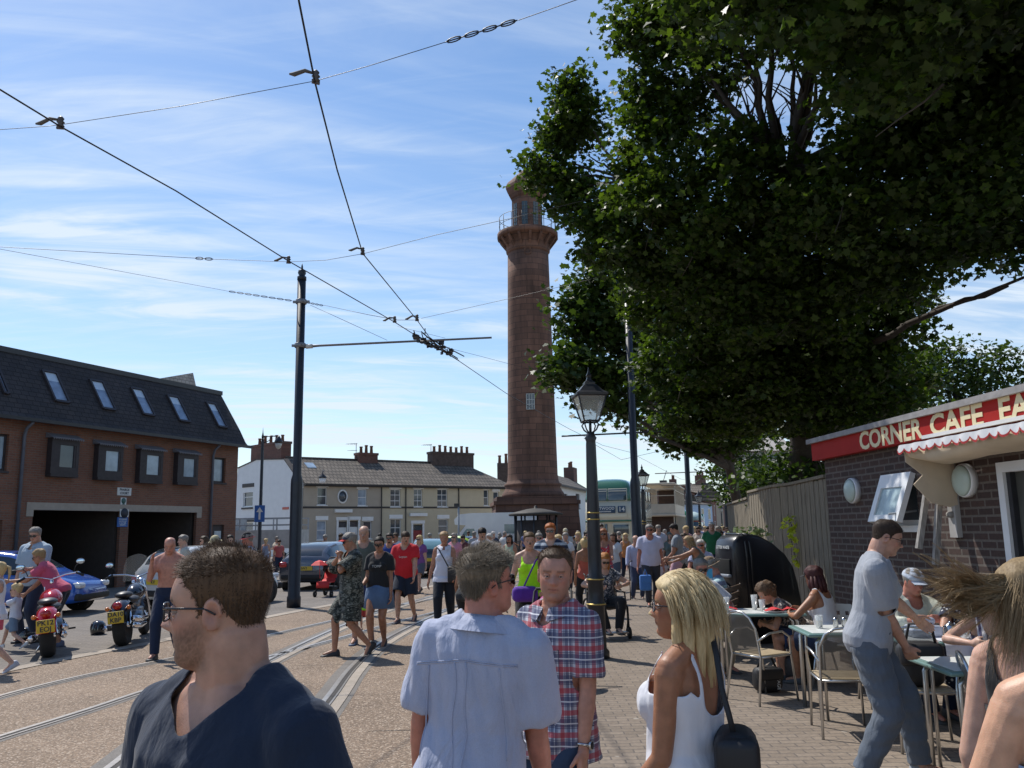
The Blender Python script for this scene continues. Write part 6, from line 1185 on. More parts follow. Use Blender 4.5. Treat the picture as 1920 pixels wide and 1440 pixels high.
def table(px,d,w_,dp,rz,label,legm=M_alu):
    t=thing('cafe_table',label,'table',AP(px,d),rz,'green edged cafe tables'); m=MB(); m.rbox((0,0,0.735),(w_,dp,0.03),0.012); m.build('table_edge',M_teal_t,t); m=MB(); m.rbox((0,0,0.7525),(w_-0.10,dp-0.10,0.004),0.0019); m.build('tabletop',M_ttop,t)
    for sx in (-1,1):
        for sy in (-1,1):
            m=MB(); x,y=sx*(w_/2-0.09),sy*(dp/2-0.08); m.tube([(x,y,0),(x,y,0.66),(x-sx*0.04,y,0.715)],0.019,8); m.tube([(x-sx*0.05,y,0),(x-sx*0.05,y,0.66),(x-sx*0.09,y,0.715)],0.014,8); m.build('leg',legm,t)
    return t
TA=table(1402,10.1,1.02,0.72,R_(-4),'farthest cafe table with red napkins and a black drinks can')
TB=table(1590,8.25,1.08,0.74,R_(-4),'middle cafe table beside the standing waiter, with a salt set')
TC=table(1868,6.15,1.15,0.72,R_(-3),'nearest cafe table with an empty pale top at the right')
TD=table(1762,7.55,1.0,0.68,R_(-4),'cafe table behind the waiter carrying the teapots and cups')
chair(1412,8.95,R_(-62),'silver chair with a wooden seat in front of the far cafe table'); chair(1553,7.55,R_(-8),'silver chair tucked under the middle cafe table, left of the waiter')
chair(1862,5.75,R_(-108),'nearest silver chair with its seat pushed under the empty table'); chair(1700,7.0,R_(165),'silver chair holding a black bag behind the waiter'); chair(1640,8.6,R_(170),'silver chair on the wall side of the middle table'); chair(1850,7.4,R_(170),'silver chair of the woman in the striped top')
chair(1700,8.4,R_(180),'silver chair of the seated man in the pale cap')
pchair(1296,10.6,R_(-75),'white punched plastic chair half hidden behind the blonde woman'); pchair(1500,10.3,R_(55),'white punched plastic chair turned toward the far table at the bin'); pchair(1550,9.6,R_(150),'white plastic chair of the woman in the white vest')
def on_table(T,x,y): 
    c,s=math.cos(T.rotation_euler.z),math.sin(T.rotation_euler.z); return Vector((T.location.x+c*x-s*y,T.location.y+s*x+c*y,PZ+0.7555))
M_tumb=mat('tumbler_glass',(0.75,0.78,0.78),0.08,spec=0.9,alpha=0.45,var=0); M_milk=mat('milky_drink',(0.55,0.48,0.40),0.4); M_nap=mat('red_napkin',(0.55,0.02,0.03),0.8,var=0.1); M_china=mat('white_china',(0.75,0.75,0.73),0.2,var=0.0); M_steel=mat('steel_pot',(0.5,0.5,0.5),0.2,1.0,var=0.2,scale=9)
def glass_(T,x,y,label,h=0.14,fill=0.3):
    t=thing('drinking_glass',label,'glass',on_table(T,x,y),0,'tumblers on the cafe tables'); m=MB(); m.lathe([(0.028,0.0),(0.038,h),(0.035,h),(0.026,0.008)],(0,0,0),16); m.build('tumbler',M_tumb,t)
    m=MB(); m.lathe([(0.025,0.009),(0.025+0.01*fill,0.009+h*fill)],(0,0,0),14); m.build('drink',M_milk,t)
glass_(TA,-0.33,-0.18,'tumbler with a dark drink at the left of the far table',0.17,0.5); glass_(TA,0.04,0.10,'tall empty tumbler in the middle of the far table',0.17,0.1); glass_(TA,0.09,-0.08,'shorter empty tumbler next to the tall one',0.13,0.15); glass_(TB,-0.33,0.03,'wide white tumbler on the middle table edge',0.12,0.5)
def plate_(T,x,y,label,nap=True):
    t=thing('plate',label,'plate',on_table(T,x,y),0,'plates on the cafe tables'); m=MB(); m.lathe([(0.06,0),(0.115,0.014),(0.115,0.018),(0.06,0.006),(0.0,0.006)],(0,0,0),22); m.build('dish',M_china,t)
    if nap:
        m=MB(); r_=random.Random(int(x*100)+3); V=[(-0.10,-0.06,0.02),(0.02,-0.09,0.045),(0.11,-0.05,0.02),(0.12,0.05,0.03),(0.0,0.09,0.05),(-0.09,0.06,0.02),(0.01,0.0,0.06)]; m.add(V,[(0,1,6),(1,2,6),(2,3,6),(3,4,6),(4,5,6),(5,0,6)]); m.build('napkin',M_nap,t)
plate_(TA,-0.30,-0.05,'white plate with a red napkin at the left end of the far table'); plate_(TA,0.33,-0.17,'white plate with a crumpled red napkin beside the black can'); plate_(TA,0.18,-0.22,'smaller plate with red paper near the front edge of the far table')
t=thing('drinks_can','black drinks can with a red mark standing on the far table','can',on_table(TA,0.31,-0.05)); m=MB(); m.lathe([(0.025,0),(0.032,0.006),(0.032,0.105),(0.026,0.118),(0.0,0.116)],(0,0,0),18); m.build('can_body',mat('can_black',(0.02,0.02,0.02),0.25,0.4),t); m=MB(); m.box((0,-0.0325,0.06),(0.02,0.002,0.04)); m.build('mark',M_nap,t)
for i,(x,lab) in enumerate(((-0.16,'steel salt pot on the middle table'),(-0.08,'steel pepper pot on the middle table'))):
    t=thing('condiment_pot',lab,'pot',on_table(TB,x,0.1)); m=MB(); m.lathe([(0.022,0),(0.026,0.01),(0.022,0.06),(0.024,0.075),(0.012,0.09),(0,0.092)],(0,0,0),14); m.build('pot',M_steel,t)
def teapot(T,x,y,label,rz=0):
    t=thing('teapot',label,'teapot',on_table(T,x,y),rz,'steel teapots'); m=MB(); m.lathe([(0.045,0),(0.055,0.02),(0.05,0.09),(0.04,0.10),(0.012,0.115),(0.012,0.125),(0,0.13)],(0,0,0),18); m.build('pot',M_steel,t); m=MB(); m.tube([(0.05,0,0.04),(0.08,0,0.07),(0.095,0,0.10)],[0.012,0.009,0.007],8); m.build('spout',M_steel,t); m=MB(); m.tube([(-0.05,0,0.09),(-0.09,0,0.085),(-0.09,0,0.04),(-0.05,0,0.03)],0.006,6); m.build('handle',M_steel,t)
teapot(TD,0.0,0.0,'steel teapot in the middle of the table behind the waiter',0.4); teapot(TD,0.16,0.06,'steel teapot farther right on the same table',2.4); teapot(TD,0.07,-0.17,'small steel milk jug in front of the teapots',1.0)
t=thing('plastic_tub','clear plastic food tub and bag on the table behind the waiter','tub',on_table(TD,-0.22,0.02)); m=MB(); m.rbox((0,0,0.05),(0.26,0.2,0.1),0.03); m.rbox((0.02,0.02,0.13),(0.16,0.14,0.06),0.03); m.build('tub',mat('cloudy_plastic',(0.50,0.55,0.66),0.3,alpha=0.8,var=0.2,scale=9),t)
t=thing('tray_cloth','white paper cloth hanging over the front of the waiter\'s table','cloth',on_table(TD,0,-0.18)); m=MB(); V=[];F=[]
for i in range(13):
    x=-0.22+0.05*i
    for j,(y,z) in enumerate(((0.14,0.003),(-0.165,0.004),(-0.185,-0.03),(-0.19,-0.13-0.03*math.sin(i*0.9)))): V.append((x,y-0.012*math.sin(i*1.3)*(j>1),z))
for i in range(12):
    for j in range(3): a_=4*i+j; F.append((a_,a_+4,a_+5,a_+1))
m.add(V,F,0,True); m.build('cloth',mat('paper_white',(0.72,0.73,0.76),0.8,var=0.04),t)
# big black litter bin housing
M_bin=mat('bin_black',(0.012,0.012,0.015),0.33,var=0.25,scale=5,bump=0.001,bscale=80,coat=0.2); p=AP(1370,12.9); BN=thing('litter_bin','large black moulded litter bin with a sloping back standing by the fence','bin',p,R_(14))
prof=[(0.0,0.02),(0.0,1.38),(0.03,1.50),(0.12,1.575),(0.28,1.60),(0.46,1.57),(0.68,1.46),(0.88,1.29),(1.0,1.10),(1.06,0.85),(1.13,0.4),(1.16,0.02)]
m=MB(); n_=len(prof); rings=[]
for yy,ins in ((-0.02,0.035),(0.0,0.012),(0.04,0.0),(0.52,0.0),(0.56,0.012),(0.58,0.035)): rings.append([(0.55+(x-0.55)*(1-ins*1.6),yy,0.02+(z-0.02)*(1-ins)) for x,z in prof])
m.loft(rings,0,True); m.build('housing',M_bin,BN)
for x in (0.20,0.27): m=MB(); m.tube([(x+0.02,-0.03,0.05),(x+0.02,-0.03,1.25),(x+0.01,-0.02,1.45),(x-0.01,0.02,1.59),(x-0.01,0.53,1.60)],0.018,8); m.build('rib',M_bin,BN)
m=MB(); m.rbox((-0.012,0.27,1.12),(0.03,0.42,0.22),0.012); ap=m.build('aperture',mat('aperture_dark',(0.003,0.003,0.003),0.9,var=0),BN); m=MB(); m.rbox((-0.03,0.27,0.985),(0.07,0.44,0.05),0.02); m.build('lip',mat('bin_lip',(0.28,0.30,0.33),0.25,var=0.1),BN)
for r_ in (0.20,0.26): m=MB(); m.tube([(-0.01,0.27-r_*math.cos(a),0.52+r_*1.35*math.sin(a)) for a in [math.pi*k/14 for k in range(15)]],0.014,6); m.build('arch_moulding',M_bin,BN)
m=MB(); Mz=Matrix.Rotation(R_(-90),3,'Z'); text_mb(m,'LITTER WASTE',(-0.012,0.27,1.40),0.062,M=Mz,depth=0.003,font_w=0.002); m.build('lettering',M_signw,BN)
# bench with scrolled iron arm
p=AP(1322,12.2); BE=thing('iron_bench','black cast iron bench with a scrolled arm holding the man who reads','bench',p,R_(65)); M_iron=mat('cast_iron',(0.03,0.022,0.018),0.5,var=0.2)
for x in (-0.62,0.62):
    m=MB(); m.tube([(x,0.28,0),(x,0.25,0.25),(x,0.27,0.43),(x,0.25,0.62),(x,0.30,0.68),(x,0.26,0.73),(x,0.10,0.70),(x,-0.1,0.66),(x,-0.22,0.64)],0.017,7); m.tube([(x,-0.34,0),(x,-0.22,0.3),(x,-0.20,0.45),(x,-0.26,0.7),(x,-0.33,0.9)],0.018,7)
    m.tube([(x,0.05+0.09*math.cos(a)*(1-a/9),0.55+0.08*math.sin(a)*(1-a/9)) for a in [k*0.5 for k in range(14)]],0.011,6); m.tube([(x,0.25,0.25),(x,0,0.2),(x,-0.22,0.3)],0.013,6); m.build('end_frame',M_iron,BE)
m=MB()
for k in range(5): m.rbox((0,-0.17+0.1*k,0.44),(1.3,0.075,0.025),0.008)
m.build('seat',mat('bench_timber',(0.10,0.06,0.035),0.6,var=0.3,stretch=(0.5,6,6)),BE); m=MB()
for k in range(4): m.rbox((0,-0.255-0.022*k,0.56+0.10*k),(1.3,0.025,0.07),0.008)
m.build('backrest',MATS['bench_timber'],BE)
# bags
M_bag=mat('bag_black',(0.016,0.016,0.018),0.55,var=0.2,bump=0.003,bscale=8)
def bag(label,loc,rz,d,name='shoulder_bag',mt=None,strap=None,writing=None,flap=True):
    t=thing(name,label,'bag',loc,rz); m=MB(); m.rbox((0,0,d[2]/2),d,min(d)*0.4,n=4); b=m.build('bag_body',mt or M_bag,t)
    if flap: m=MB(); m.rbox((0,-d[1]*0.35,d[2]*0.72),(d[0]*0.96,d[1]*0.45,d[2]*0.5),min(d)*0.18); m.build('flap',mt or M_bag,t)
    if strap: m=MB(); m.tube([Vector(q) for q in strap],0.012,6); m.build('strap',mt or M_bag,t)
    if writing: m=MB(); text_mb(m,writing,(d[0]*0.25,-d[1]/2-0.004,d[2]/2),0.05,M=Matrix.Rotation(R_(90),3,'Y'),depth=0.002); m.build('lettering',M_signw,t)
    return t
bag('black holdall with white lettering on the ground under the far silver chair',AP(1420,9.35),R_(10),(0.30,0.20,0.26),'holdall',writing='LOVAGE',strap=[(-0.1,0,0.25),(-0.05,0,0.36),(0.05,0,0.36),(0.1,0,0.25)])
bag('round black handbag resting on the chair seat behind the waiter',AP(1700,6.95)+Vector((0,0,0.465)),R_(-10),(0.34,0.22,0.34),'handbag',strap=[(-0.12,-0.05,0.28),(-0.08,-0.1,0.48),(0.08,-0.1,0.48),(0.12,-0.05,0.28)])
bag('dark rucksack on the paving between the far table and the seated woman',AP(1480,9.9),R_(30),(0.32,0.24,0.3),'rucksack')
# pushchairs
def stroller(label,loc,rz,hood,seat,frame=None,cover=None,sc_=1.0):
    t=thing('pushchair',label,'pushchair',loc,rz,'pushchairs in the crowd'); frame=frame or M_sill; t.scale=(sc_,)*3
    for sx in (-1,1):
        for y,r in ((0.32,0.09),(-0.30,0.115)):
            m=MB(); m.lathe([(r*0.6,-0.02),(r,-0.018),(r,0.018),(r*0.6,0.02)],(sx*0.25,y,r),16,0,'x'); w_=m.build('wheel',M_tyre,t); m=MB(); m.lathe([(0.01,-0.022),(r*0.6,-0.012),(r*0.6,0.012),(0.01,0.022)],(sx*0.25,y,r),12,0,'x'); m.build('rim',M_grey,w_)
        m=MB(); m.tube([(sx*0.24,0.32,0.10),(sx*0.23,0.0,0.45),(sx*0.23,-0.30,0.80),(sx*0.22,-0.45,1.02),(sx*0.20,-0.50,1.05)],0.014,7); m.tube([(sx*0.24,-0.30,0.12),(sx*0.23,0.05,0.50)],0.012,7); m.build('frame',frame,t)
    m=MB(); m.cyl((-0.21,-0.5,1.05),(0.21,-0.5,1.05),0.018,n=8); m.build('handle',M_sill,t)
    m=MB(); V=[];F=[]; pr=[(0.38,0.28),(0.34,0.42),(0.05,0.42),(-0.08,0.50),(-0.20,0.82)]
    for (y,z) in pr: V+=[(-0.19,y,z),(0.19,y,z),(0.19,y-0.02,z-0.035),(-0.19,y-0.02,z-0.035)]
    for i in range(4):
        for k in range(4): a_=4*i+k; b_=4*i+(k+1)%4; F.append((a_,b_,b_+4,a_+4))
    F+= [(3,2,1,0),(16,17,18,19)]; m.add(V,F,0,True); m.build('seat',seat,t)
    m=MB(); V=[];F=[]
    for i in range(7):
        a=R_(15+100*i/6)
        for j in range(9): b=math.pi*j/8; V.append((0.22*math.cos(b),-0.16+0.36*math.sin(b)*math.cos(a)*0.95,0.66+0.36*math.sin(b)*math.sin(a)))
    for i in range(6):
        for j in range(8): a_=9*i+j; F.append((a_,a_+1,a_+10,a_+9))
    m.add(V,F,0,True); m.build('hood',hood,t); m=MB(); m.rbox((0,-0.05,0.22),(0.36,0.34,0.12),0.04); m.build('basket',M_sill,t)
    if cover: m=MB(); m.rbox((0,0.08,0.52),(0.46,0.5,0.16),0.07); m.build('blanket',cover,t)
    return t
c_=lambda n,c:mat(n,c,0.7,var=0.12)
SR=stroller('red and black pushchair with a red sunshade by the grey car',AT(618,24.5),R_(-15+180),c_('stroller_black',(0.02,0.02,0.022)),c_('stroller_red',(0.55,0.03,0.03)))
m=MB(); m.lathe([(0.26,0),(0.13,0.10),(0.0,0.14)],(0.22,0.15,0.86),6,flat=True); m.tube([(0.22,0.1,0.5),(0.22,0.15,0.96)],0.008,5); m.build('sunshade',c_('parasol_red',(0.65,0.03,0.03)),SR)
stroller('pink flowered pushchair pushed by the woman in the neon top',AT(1024,9.9),R_(170),c_('stroller_magenta',(0.35,0.02,0.16)),c_('stroller_seat',(0.04,0.04,0.05)),cover=c_('flower_blanket',(0.35,0.14,0.22)))
stroller('bright blue pushchair pushed by the woman in the red flowered dress',AT(1128,21.5),R_(175),c_('stroller_blue',(0.0,0.28,0.62)),c_('stroller_blue2',(0.0,0.2,0.5)))
stroller('black pushchair with a pink blanket by the man in the grey T-shirt',AP(1262,21),R_(150),c_('stroller_black',(0.02,0.02,0.022)),c_('stroller_black',(0.02,0.02,0.022)),cover=c_('pink_blanket',(0.62,0.33,0.45)))
stroller('dark pushchair in the middle of the seated crowd',AP(1318,18),R_(120),c_('stroller_black',(0.02,0.02,0.022)),c_('stroller_black',(0.02,0.02,0.022)))
# wheelchair
WCp=AT(1132,14.2)+Vector((0,0,0.03)); WC=thing('wheelchair','black wheelchair carrying the ginger haired woman behind the nearest lamp','wheelchair',WCp,R_(190))
for sx in (-1,1):
    m=MB(); m.tube([(sx*0.30,-0.12+0.29*math.cos(a),0.30+0.29*math.sin(a)) for a in [2*math.pi*k/28 for k in range(28)]],0.016,6,closed=True); w_=m.build('wheel',M_tyre,WC); m=MB()
    for k in range(10): a=2*math.pi*k/10; m.cyl((sx*0.30,-0.12,0.30),(sx*0.30,-0.12+0.28*math.cos(a),0.30+0.28*math.sin(a)),0.003,n=4)
    m.build('spoke',M_alu,w_)
    m=MB(); m.lathe([(0.02,-0.015),(0.09,-0.015),(0.09,0.015),(0.02,0.015)],(sx*0.25,0.38,0.09),16,0,'x'); m.build('caster',M_tyre,WC)
    m=MB(); m.tube([(sx*0.25,0.38,0.10),(sx*0.25,0.34,0.48),(sx*0.25,-0.25,0.48),(sx*0.25,-0.33,0.95),(sx*0.25,-0.43,0.97)],0.013,7); m.tube([(sx*0.25,-0.25,0.70),(sx*0.25,0.2,0.70),(sx*0.25,0.26,0.48)],0.013,7); m.build('frame',M_sill,WC)
m=MB(); m.rbox((0,0.06,0.49),(0.46,0.44,0.05),0.02); m.build('seat',M_sill,WC); m=MB(); m.rbox((0,-0.27,0.74),(0.46,0.03,0.42),0.012); m.build('backrest',M_sill,WC); m=MB(); m.rbox((0,0.52,0.12),(0.36,0.16,0.02),0.008); m.build('footplate',M_alu,WC)
# railings at the foot of the tower
for px,d,l in ((868,52,'black guard rail left of the lighthouse door'),(960,50,'black guard rail right in front of the shelter')):
    t=thing('guard_rail',l,'railing',AT(px,d)); m=MB(); m.tube([(-1.2,0,0),(-1.2,0,1.05),(1.2,0,1.05),(1.2,0,0)],0.03,6); m.tube([(-1.2,0,0.6),(1.2,0,0.6)],0.025,6); m.tube([(0,0,0),(0,0,1.05)],0.025); m.build('rail',M_black,t)
# ============================================================ PEOPLE
V3=Vector
def caps(p0,p1,r0,r1,n=16,sx=1.0,up=None):
    "tapered capsule as (V,F); sx flattens across"
    p0=V3(p0);p1=V3(p1); d=p1-p0; L=d.length
    if L<1e-6: d=V3((0,0,1));L=1e-6
    d=d/L; x,y,_=frame_from(d)
    if up is not None:
        x=V3(up)-d*V3(up).dot(d)
        if x.length>1e-4: x.normalize(); y=d.cross(x)
        else: x,y,_=frame_from(d)
    prof=[]
    for k in range(4): a=math.pi/2*(1-k/4); prof.append((r0*math.cos(a),-r0*math.sin(a)))
    for k in range(5): t=k/4; prof.append((r0+(r1-r0)*t,L*t))
    for k in range(1,5): a=math.pi/2*k/4; prof.append((r1*math.cos(a),L+r1*math.sin(a)))
    V=[];F=[]
    for r,h in prof:
        r=max(r,1e-4)
        for k in range(n): a=2*math.pi*k/n; V.append(p0+d*h+x*(r*math.cos(a)*sx)+y*(r*math.sin(a)))
    N=len(prof)
    for i in range(N-1):
        for k in range(n): k2=(k+1)%n; F.append((i*n+k,i*n+k2,(i+1)*n+k2,(i+1)*n+k))
    F.append(tuple(range(n-1,-1,-1))); F.append(tuple((N-1)*n+k for k in range(n))); return V,F
def remesh(mb,voxel,smooth=4,fac=0.5):
    me=bpy.data.meshes.new('tmp'); me.from_pydata([tuple(v) for v in mb.v],[],mb.f); o=bpy.data.objects.new('tmp',me); COL.objects.link(o)
    md=o.modifiers.new('r','REMESH'); md.mode='VOXEL'; md.voxel_size=voxel; md.use_smooth_shade=True
    if smooth: ms=o.modifiers.new('s','SMOOTH'); ms.factor=fac; ms.iterations=smooth
    dg=bpy.context.evaluated_depsgraph_get(); r=bpy.data.meshes.new_from_object(o.evaluated_get(dg)); bpy.data.objects.remove(o); bpy.data.meshes.remove(me); return r
def getco(me):
    a=np.empty(len(me.vertices)*3,dtype=np.float32); me.vertices.foreach_get('co',a); return a.reshape(-1,3).astype(float)
def setco(me,a): me.vertices.foreach_set('co',a.reshape(-1).astype(np.float32)); me.update()
def cut(me,keep):
    bm=bmesh.new(); bm.from_mesh(me); bm.verts.ensure_lookup_table(); kill=[bm.verts[i] for i in np.nonzero(~keep)[0]]; bmesh.ops.delete(bm,geom=kill,context='VERTS')
    bd=[v for v in bm.verts if v.is_boundary]; nb={v:[e.other_vert(v) for e in v.link_edges if e.is_boundary] for v in bd}
    for _ in range(26):
        new={v:(v.co*.5+sum((q.co for q in nb[v]),Vector())*(.5/len(nb[v]))) for v in bd if nb[v]}
        for v,c in new.items(): v.co=c
    bm.to_mesh(me); bm.free(); me.update()
def colattr(me,C):
    at=me.color_attributes.new('tint','FLOAT_COLOR','POINT'); a=np.ones((len(me.vertices),4)); a[:,:3]=C; at.data.foreach_set('color',a.reshape(-1).astype(np.float32))
def addmesh(name,me,m,parent):
    me.name=name
    me.materials.clear(); me.materials.append(m); o=bpy.data.objects.new(name,me); COL.objects.link(o); o.parent=parent
    for p in me.polygons: p.use_smooth=True
    return o
_sk={}
def skinmat(rough=0.45):
    k='skin'
    if k in MATS: return MATS[k]
    m,nt,b=nodes_of('skin'); n=nt.nodes; l=nt.links; at=n.new('ShaderNodeAttribute'); at.attribute_name='tint'; tc=n.new('ShaderNodeTexCoord')
    ns=n.new('ShaderNodeTexNoise'); ns.inputs['Scale'].default_value=22; ns.inputs['Detail'].default_value=6; l.new(tc.outputs['Object'],ns.inputs['Vector'])
    mr=n.new('ShaderNodeMapRange'); mr.inputs[1].default_value=0.3; mr.inputs[2].default_value=0.7; mr.inputs[3].default_value=0.80; mr.inputs[4].default_value=1.15; l.new(ns.outputs[0],mr.inputs[0])
    mx=n.new('ShaderNodeMixRGB'); mx.blend_type='MULTIPLY'; mx.inputs[0].default_value=1; l.new(at.outputs[0],mx.inputs[1]); l.new(mr.outputs[0],mx.inputs[2]); l.new(mx.outputs[0],b.inputs['Base Color'])
    b.inputs['Roughness'].default_value=0.47; b.inputs['Specular IOR Level'].default_value=0.42; b.inputs['Subsurface Weight'].default_value=0.18; b.inputs['Subsurface Radius'].default_value=(0.010,0.004,0.002); b.inputs['Subsurface Scale'].default_value=1.0
    n2=n.new('ShaderNodeTexNoise'); n2.inputs['Scale'].default_value=260; n2.inputs['Detail'].default_value=3; l.new(tc.outputs['Object'],n2.inputs['Vector']); bp=n.new('ShaderNodeBump'); bp.inputs['Distance'].default_value=0.0006; l.new(n2.outputs[0],bp.inputs['Height']); l.new(bp.outputs[0],b.inputs['Normal']); MATS[k]=m; return m
def cloth(name,c,rough=0.85,fold=0.006,var=0.05,fscale=7,weave=True,kind=None,c2=None):
    if name in MATS: return MATS[name]
    m,nt,b=nodes_of(name); n=nt.nodes; l=nt.links; tc=n.new('ShaderNodeTexCoord'); b.inputs['Roughness'].default_value=rough; b.inputs['Specular IOR Level'].default_value=0.2; b.inputs['Sheen Weight'].default_value=0.15
    def N(s,d=3,st=None,dist=0):
        x=n.new('ShaderNodeTexNoise'); x.inputs['Scale'].default_value=s; x.inputs['Detail'].default_value=d; x.inputs['Distortion'].default_value=dist
        if st: mp=n.new('ShaderNodeMapping'); mp.inputs['Scale'].default_value=st; l.new(tc.outputs['Object'],mp.inputs[0]); l.new(mp.outputs[0],x.inputs['Vector'])
        else: l.new(tc.outputs['Object'],x.inputs['Vector'])
        return x.outputs[0]
    def M(op,a,b_=None):
        x=n.new('ShaderNodeMath'); x.operation=op
        for i,v in enumerate((a,b_)):
            if v is None: continue
            if isinstance(v,(int,float)): x.inputs[i].default_value=v
            else: l.new(v,x.inputs[i])
        return x.outputs[0]
    def MIX(f,a,b_,bt='MIX'):
        x=n.new('ShaderNodeMixRGB'); x.blend_type=bt
        if isinstance(f,(int,float)): x.inputs[0].default_value=f
        else: l.new(f,x.inputs[0])
        for i,v in ((1,a),(2,b_)):
            if isinstance(v,tuple): x.inputs[i].default_value=(*v,1)
            else: l.new(v,x.inputs[i])
        return x.outputs[0]
    col=c
    sep=n.new('ShaderNodeSeparateXYZ'); l.new(tc.outputs['Object'],sep.inputs[0])
    def band(v,per,ph,wd):  # 1 inside stripe
        f=M('FRACT',M('ADD',M('DIVIDE',v,per),ph)); return M('LESS_THAN',f,wd)
    if kind=='plaid':
        xx=M('ADD',sep.outputs[0],M('MULTIPLY',sep.outputs[1],0.75)); zz=sep.outputs[2]; col=(0.48,0.49,0.54)
        for v in (xx,zz):
            col=MIX(M('MULTIPLY',band(v,0.095,0.0,0.40),0.68),col,(0.03,0.04,0.11)); col=MIX(M('MULTIPLY',band(v,0.095,0.45,0.24),0.72),col,(0.36,0.03,0.045)); col=MIX(M('MULTIPLY',band(v,0.0475,0.13,0.09),0.6),col,(0.03,0.03,0.09)); col=MIX(M('MULTIPLY',band(v,0.095,0.86,0.06),0.7),col,(0.75,0.76,0.8))
    elif kind=='camo':
        a=N(16,1,None,0.6); col=MIX(M('GREATER_THAN',a,0.52),(0.045,0.05,0.042),(0.12,0.13,0.115)); col=MIX(M('GREATER_THAN',N(13,1,(1,1,1.7),0.9),0.56),col,(0.02,0.024,0.022)); col=MIX(M('GREATER_THAN',N(22,1,(1.3,1,2.4),0.7),0.62),col,(0.20,0.20,0.17))
    elif kind=='stripe': col=MIX(band(sep.outputs[0],0.05,0.2,0.4),c,c2)
    elif kind=='hstripe': col=MIX(band(sep.outputs[2],0.10,0.2,0.45),c,c2)
    elif kind=='floral': col=MIX(M('GREATER_THAN',N(24,1,None,1.0),0.55),c,c2); col=MIX(M('GREATER_THAN',N(30,1,(1,1.2,1),0.7),0.62),col,(0.6,0.55,0.5))
    elif kind=='dots':
        v=n.new('ShaderNodeTexVoronoi'); v.inputs['Scale'].default_value=28; l.new(tc.outputs['Object'],v.inputs['Vector']); col=MIX(M('LESS_THAN',v.outputs['Distance'],0.3),c,c2)
    elif kind=='heather': col=MIX(N(350,2),tuple(q*0.82 for q in c),tuple(min(1,q*1.18) for q in c))
    elif kind=='denim': col=MIX(N(5,4,(1,1,0.5)),tuple(q*0.6 for q in c),tuple(min(1,q*1.5) for q in c))
    f=n.new('ShaderNodeMapRange'); f.inputs[1].default_value=0.3; f.inputs[2].default_value=0.7; f.inputs[3].default_value=1-var; f.inputs[4].default_value=1+var; l.new(N(9),f.inputs[0])
    col=MIX(1.0,col,f.outputs[0],'MULTIPLY'); l.new(col,b.inputs['Base Color'])
    w1=N(fscale,4,(1,1,0.45),0.8); w2=N(fscale*3.1,3,(1.2,1,0.5),0.4)
    h=M('ADD',M('MULTIPLY',w1,fold*3),M('MULTIPLY',w2,fold*0.9))
    if weave: h=M('ADD',h,M('MULTIPLY',N(900,1),0.00025))
    bp=n.new('ShaderNodeBump'); bp.inputs['Distance'].default_value=1.0; bp.inputs['Strength'].default_value=1.0; l.new(h,bp.inputs['Height']); l.new(bp.outputs[0],b.inputs['Normal']); MATS[name]=m; return m
def hairmat(name,c,c2=None):
    if name in MATS: return MATS[name]
    m,nt,b=nodes_of(name); n=nt.nodes; l=nt.links; tc=n.new('ShaderNodeTexCoord'); mp=n.new('ShaderNodeMapping'); mp.inputs['Scale'].default_value=(140,140,18); l.new(tc.outputs['Object'],mp.inputs[0]); ns=n.new('ShaderNodeTexNoise'); ns.inputs['Scale'].default_value=1; ns.inputs['Detail'].default_value=3; l.new(mp.outputs[0],ns.inputs['Vector'])
    mx=n.new('ShaderNodeMixRGB'); l.new(ns.outputs[0],mx.inputs[0]); mx.inputs[1].default_value=(*[q*0.55 for q in c],1); mx.inputs[2].default_value=(*(c2 or [min(1,q*1.5) for q in c]),1); l.new(mx.outputs[0],b.inputs['Base Color']); b.inputs['Roughness'].default_value=0.58; b.inputs['Specular IOR Level'].default_value=0.22
    bp=n.new('ShaderNodeBump'); bp.inputs['Distance'].default_value=0.002; l.new(ns.outputs[0],bp.inputs['Height']); l.new(bp.outputs[0],b.inputs['Normal']); MATS[name]=m; return m
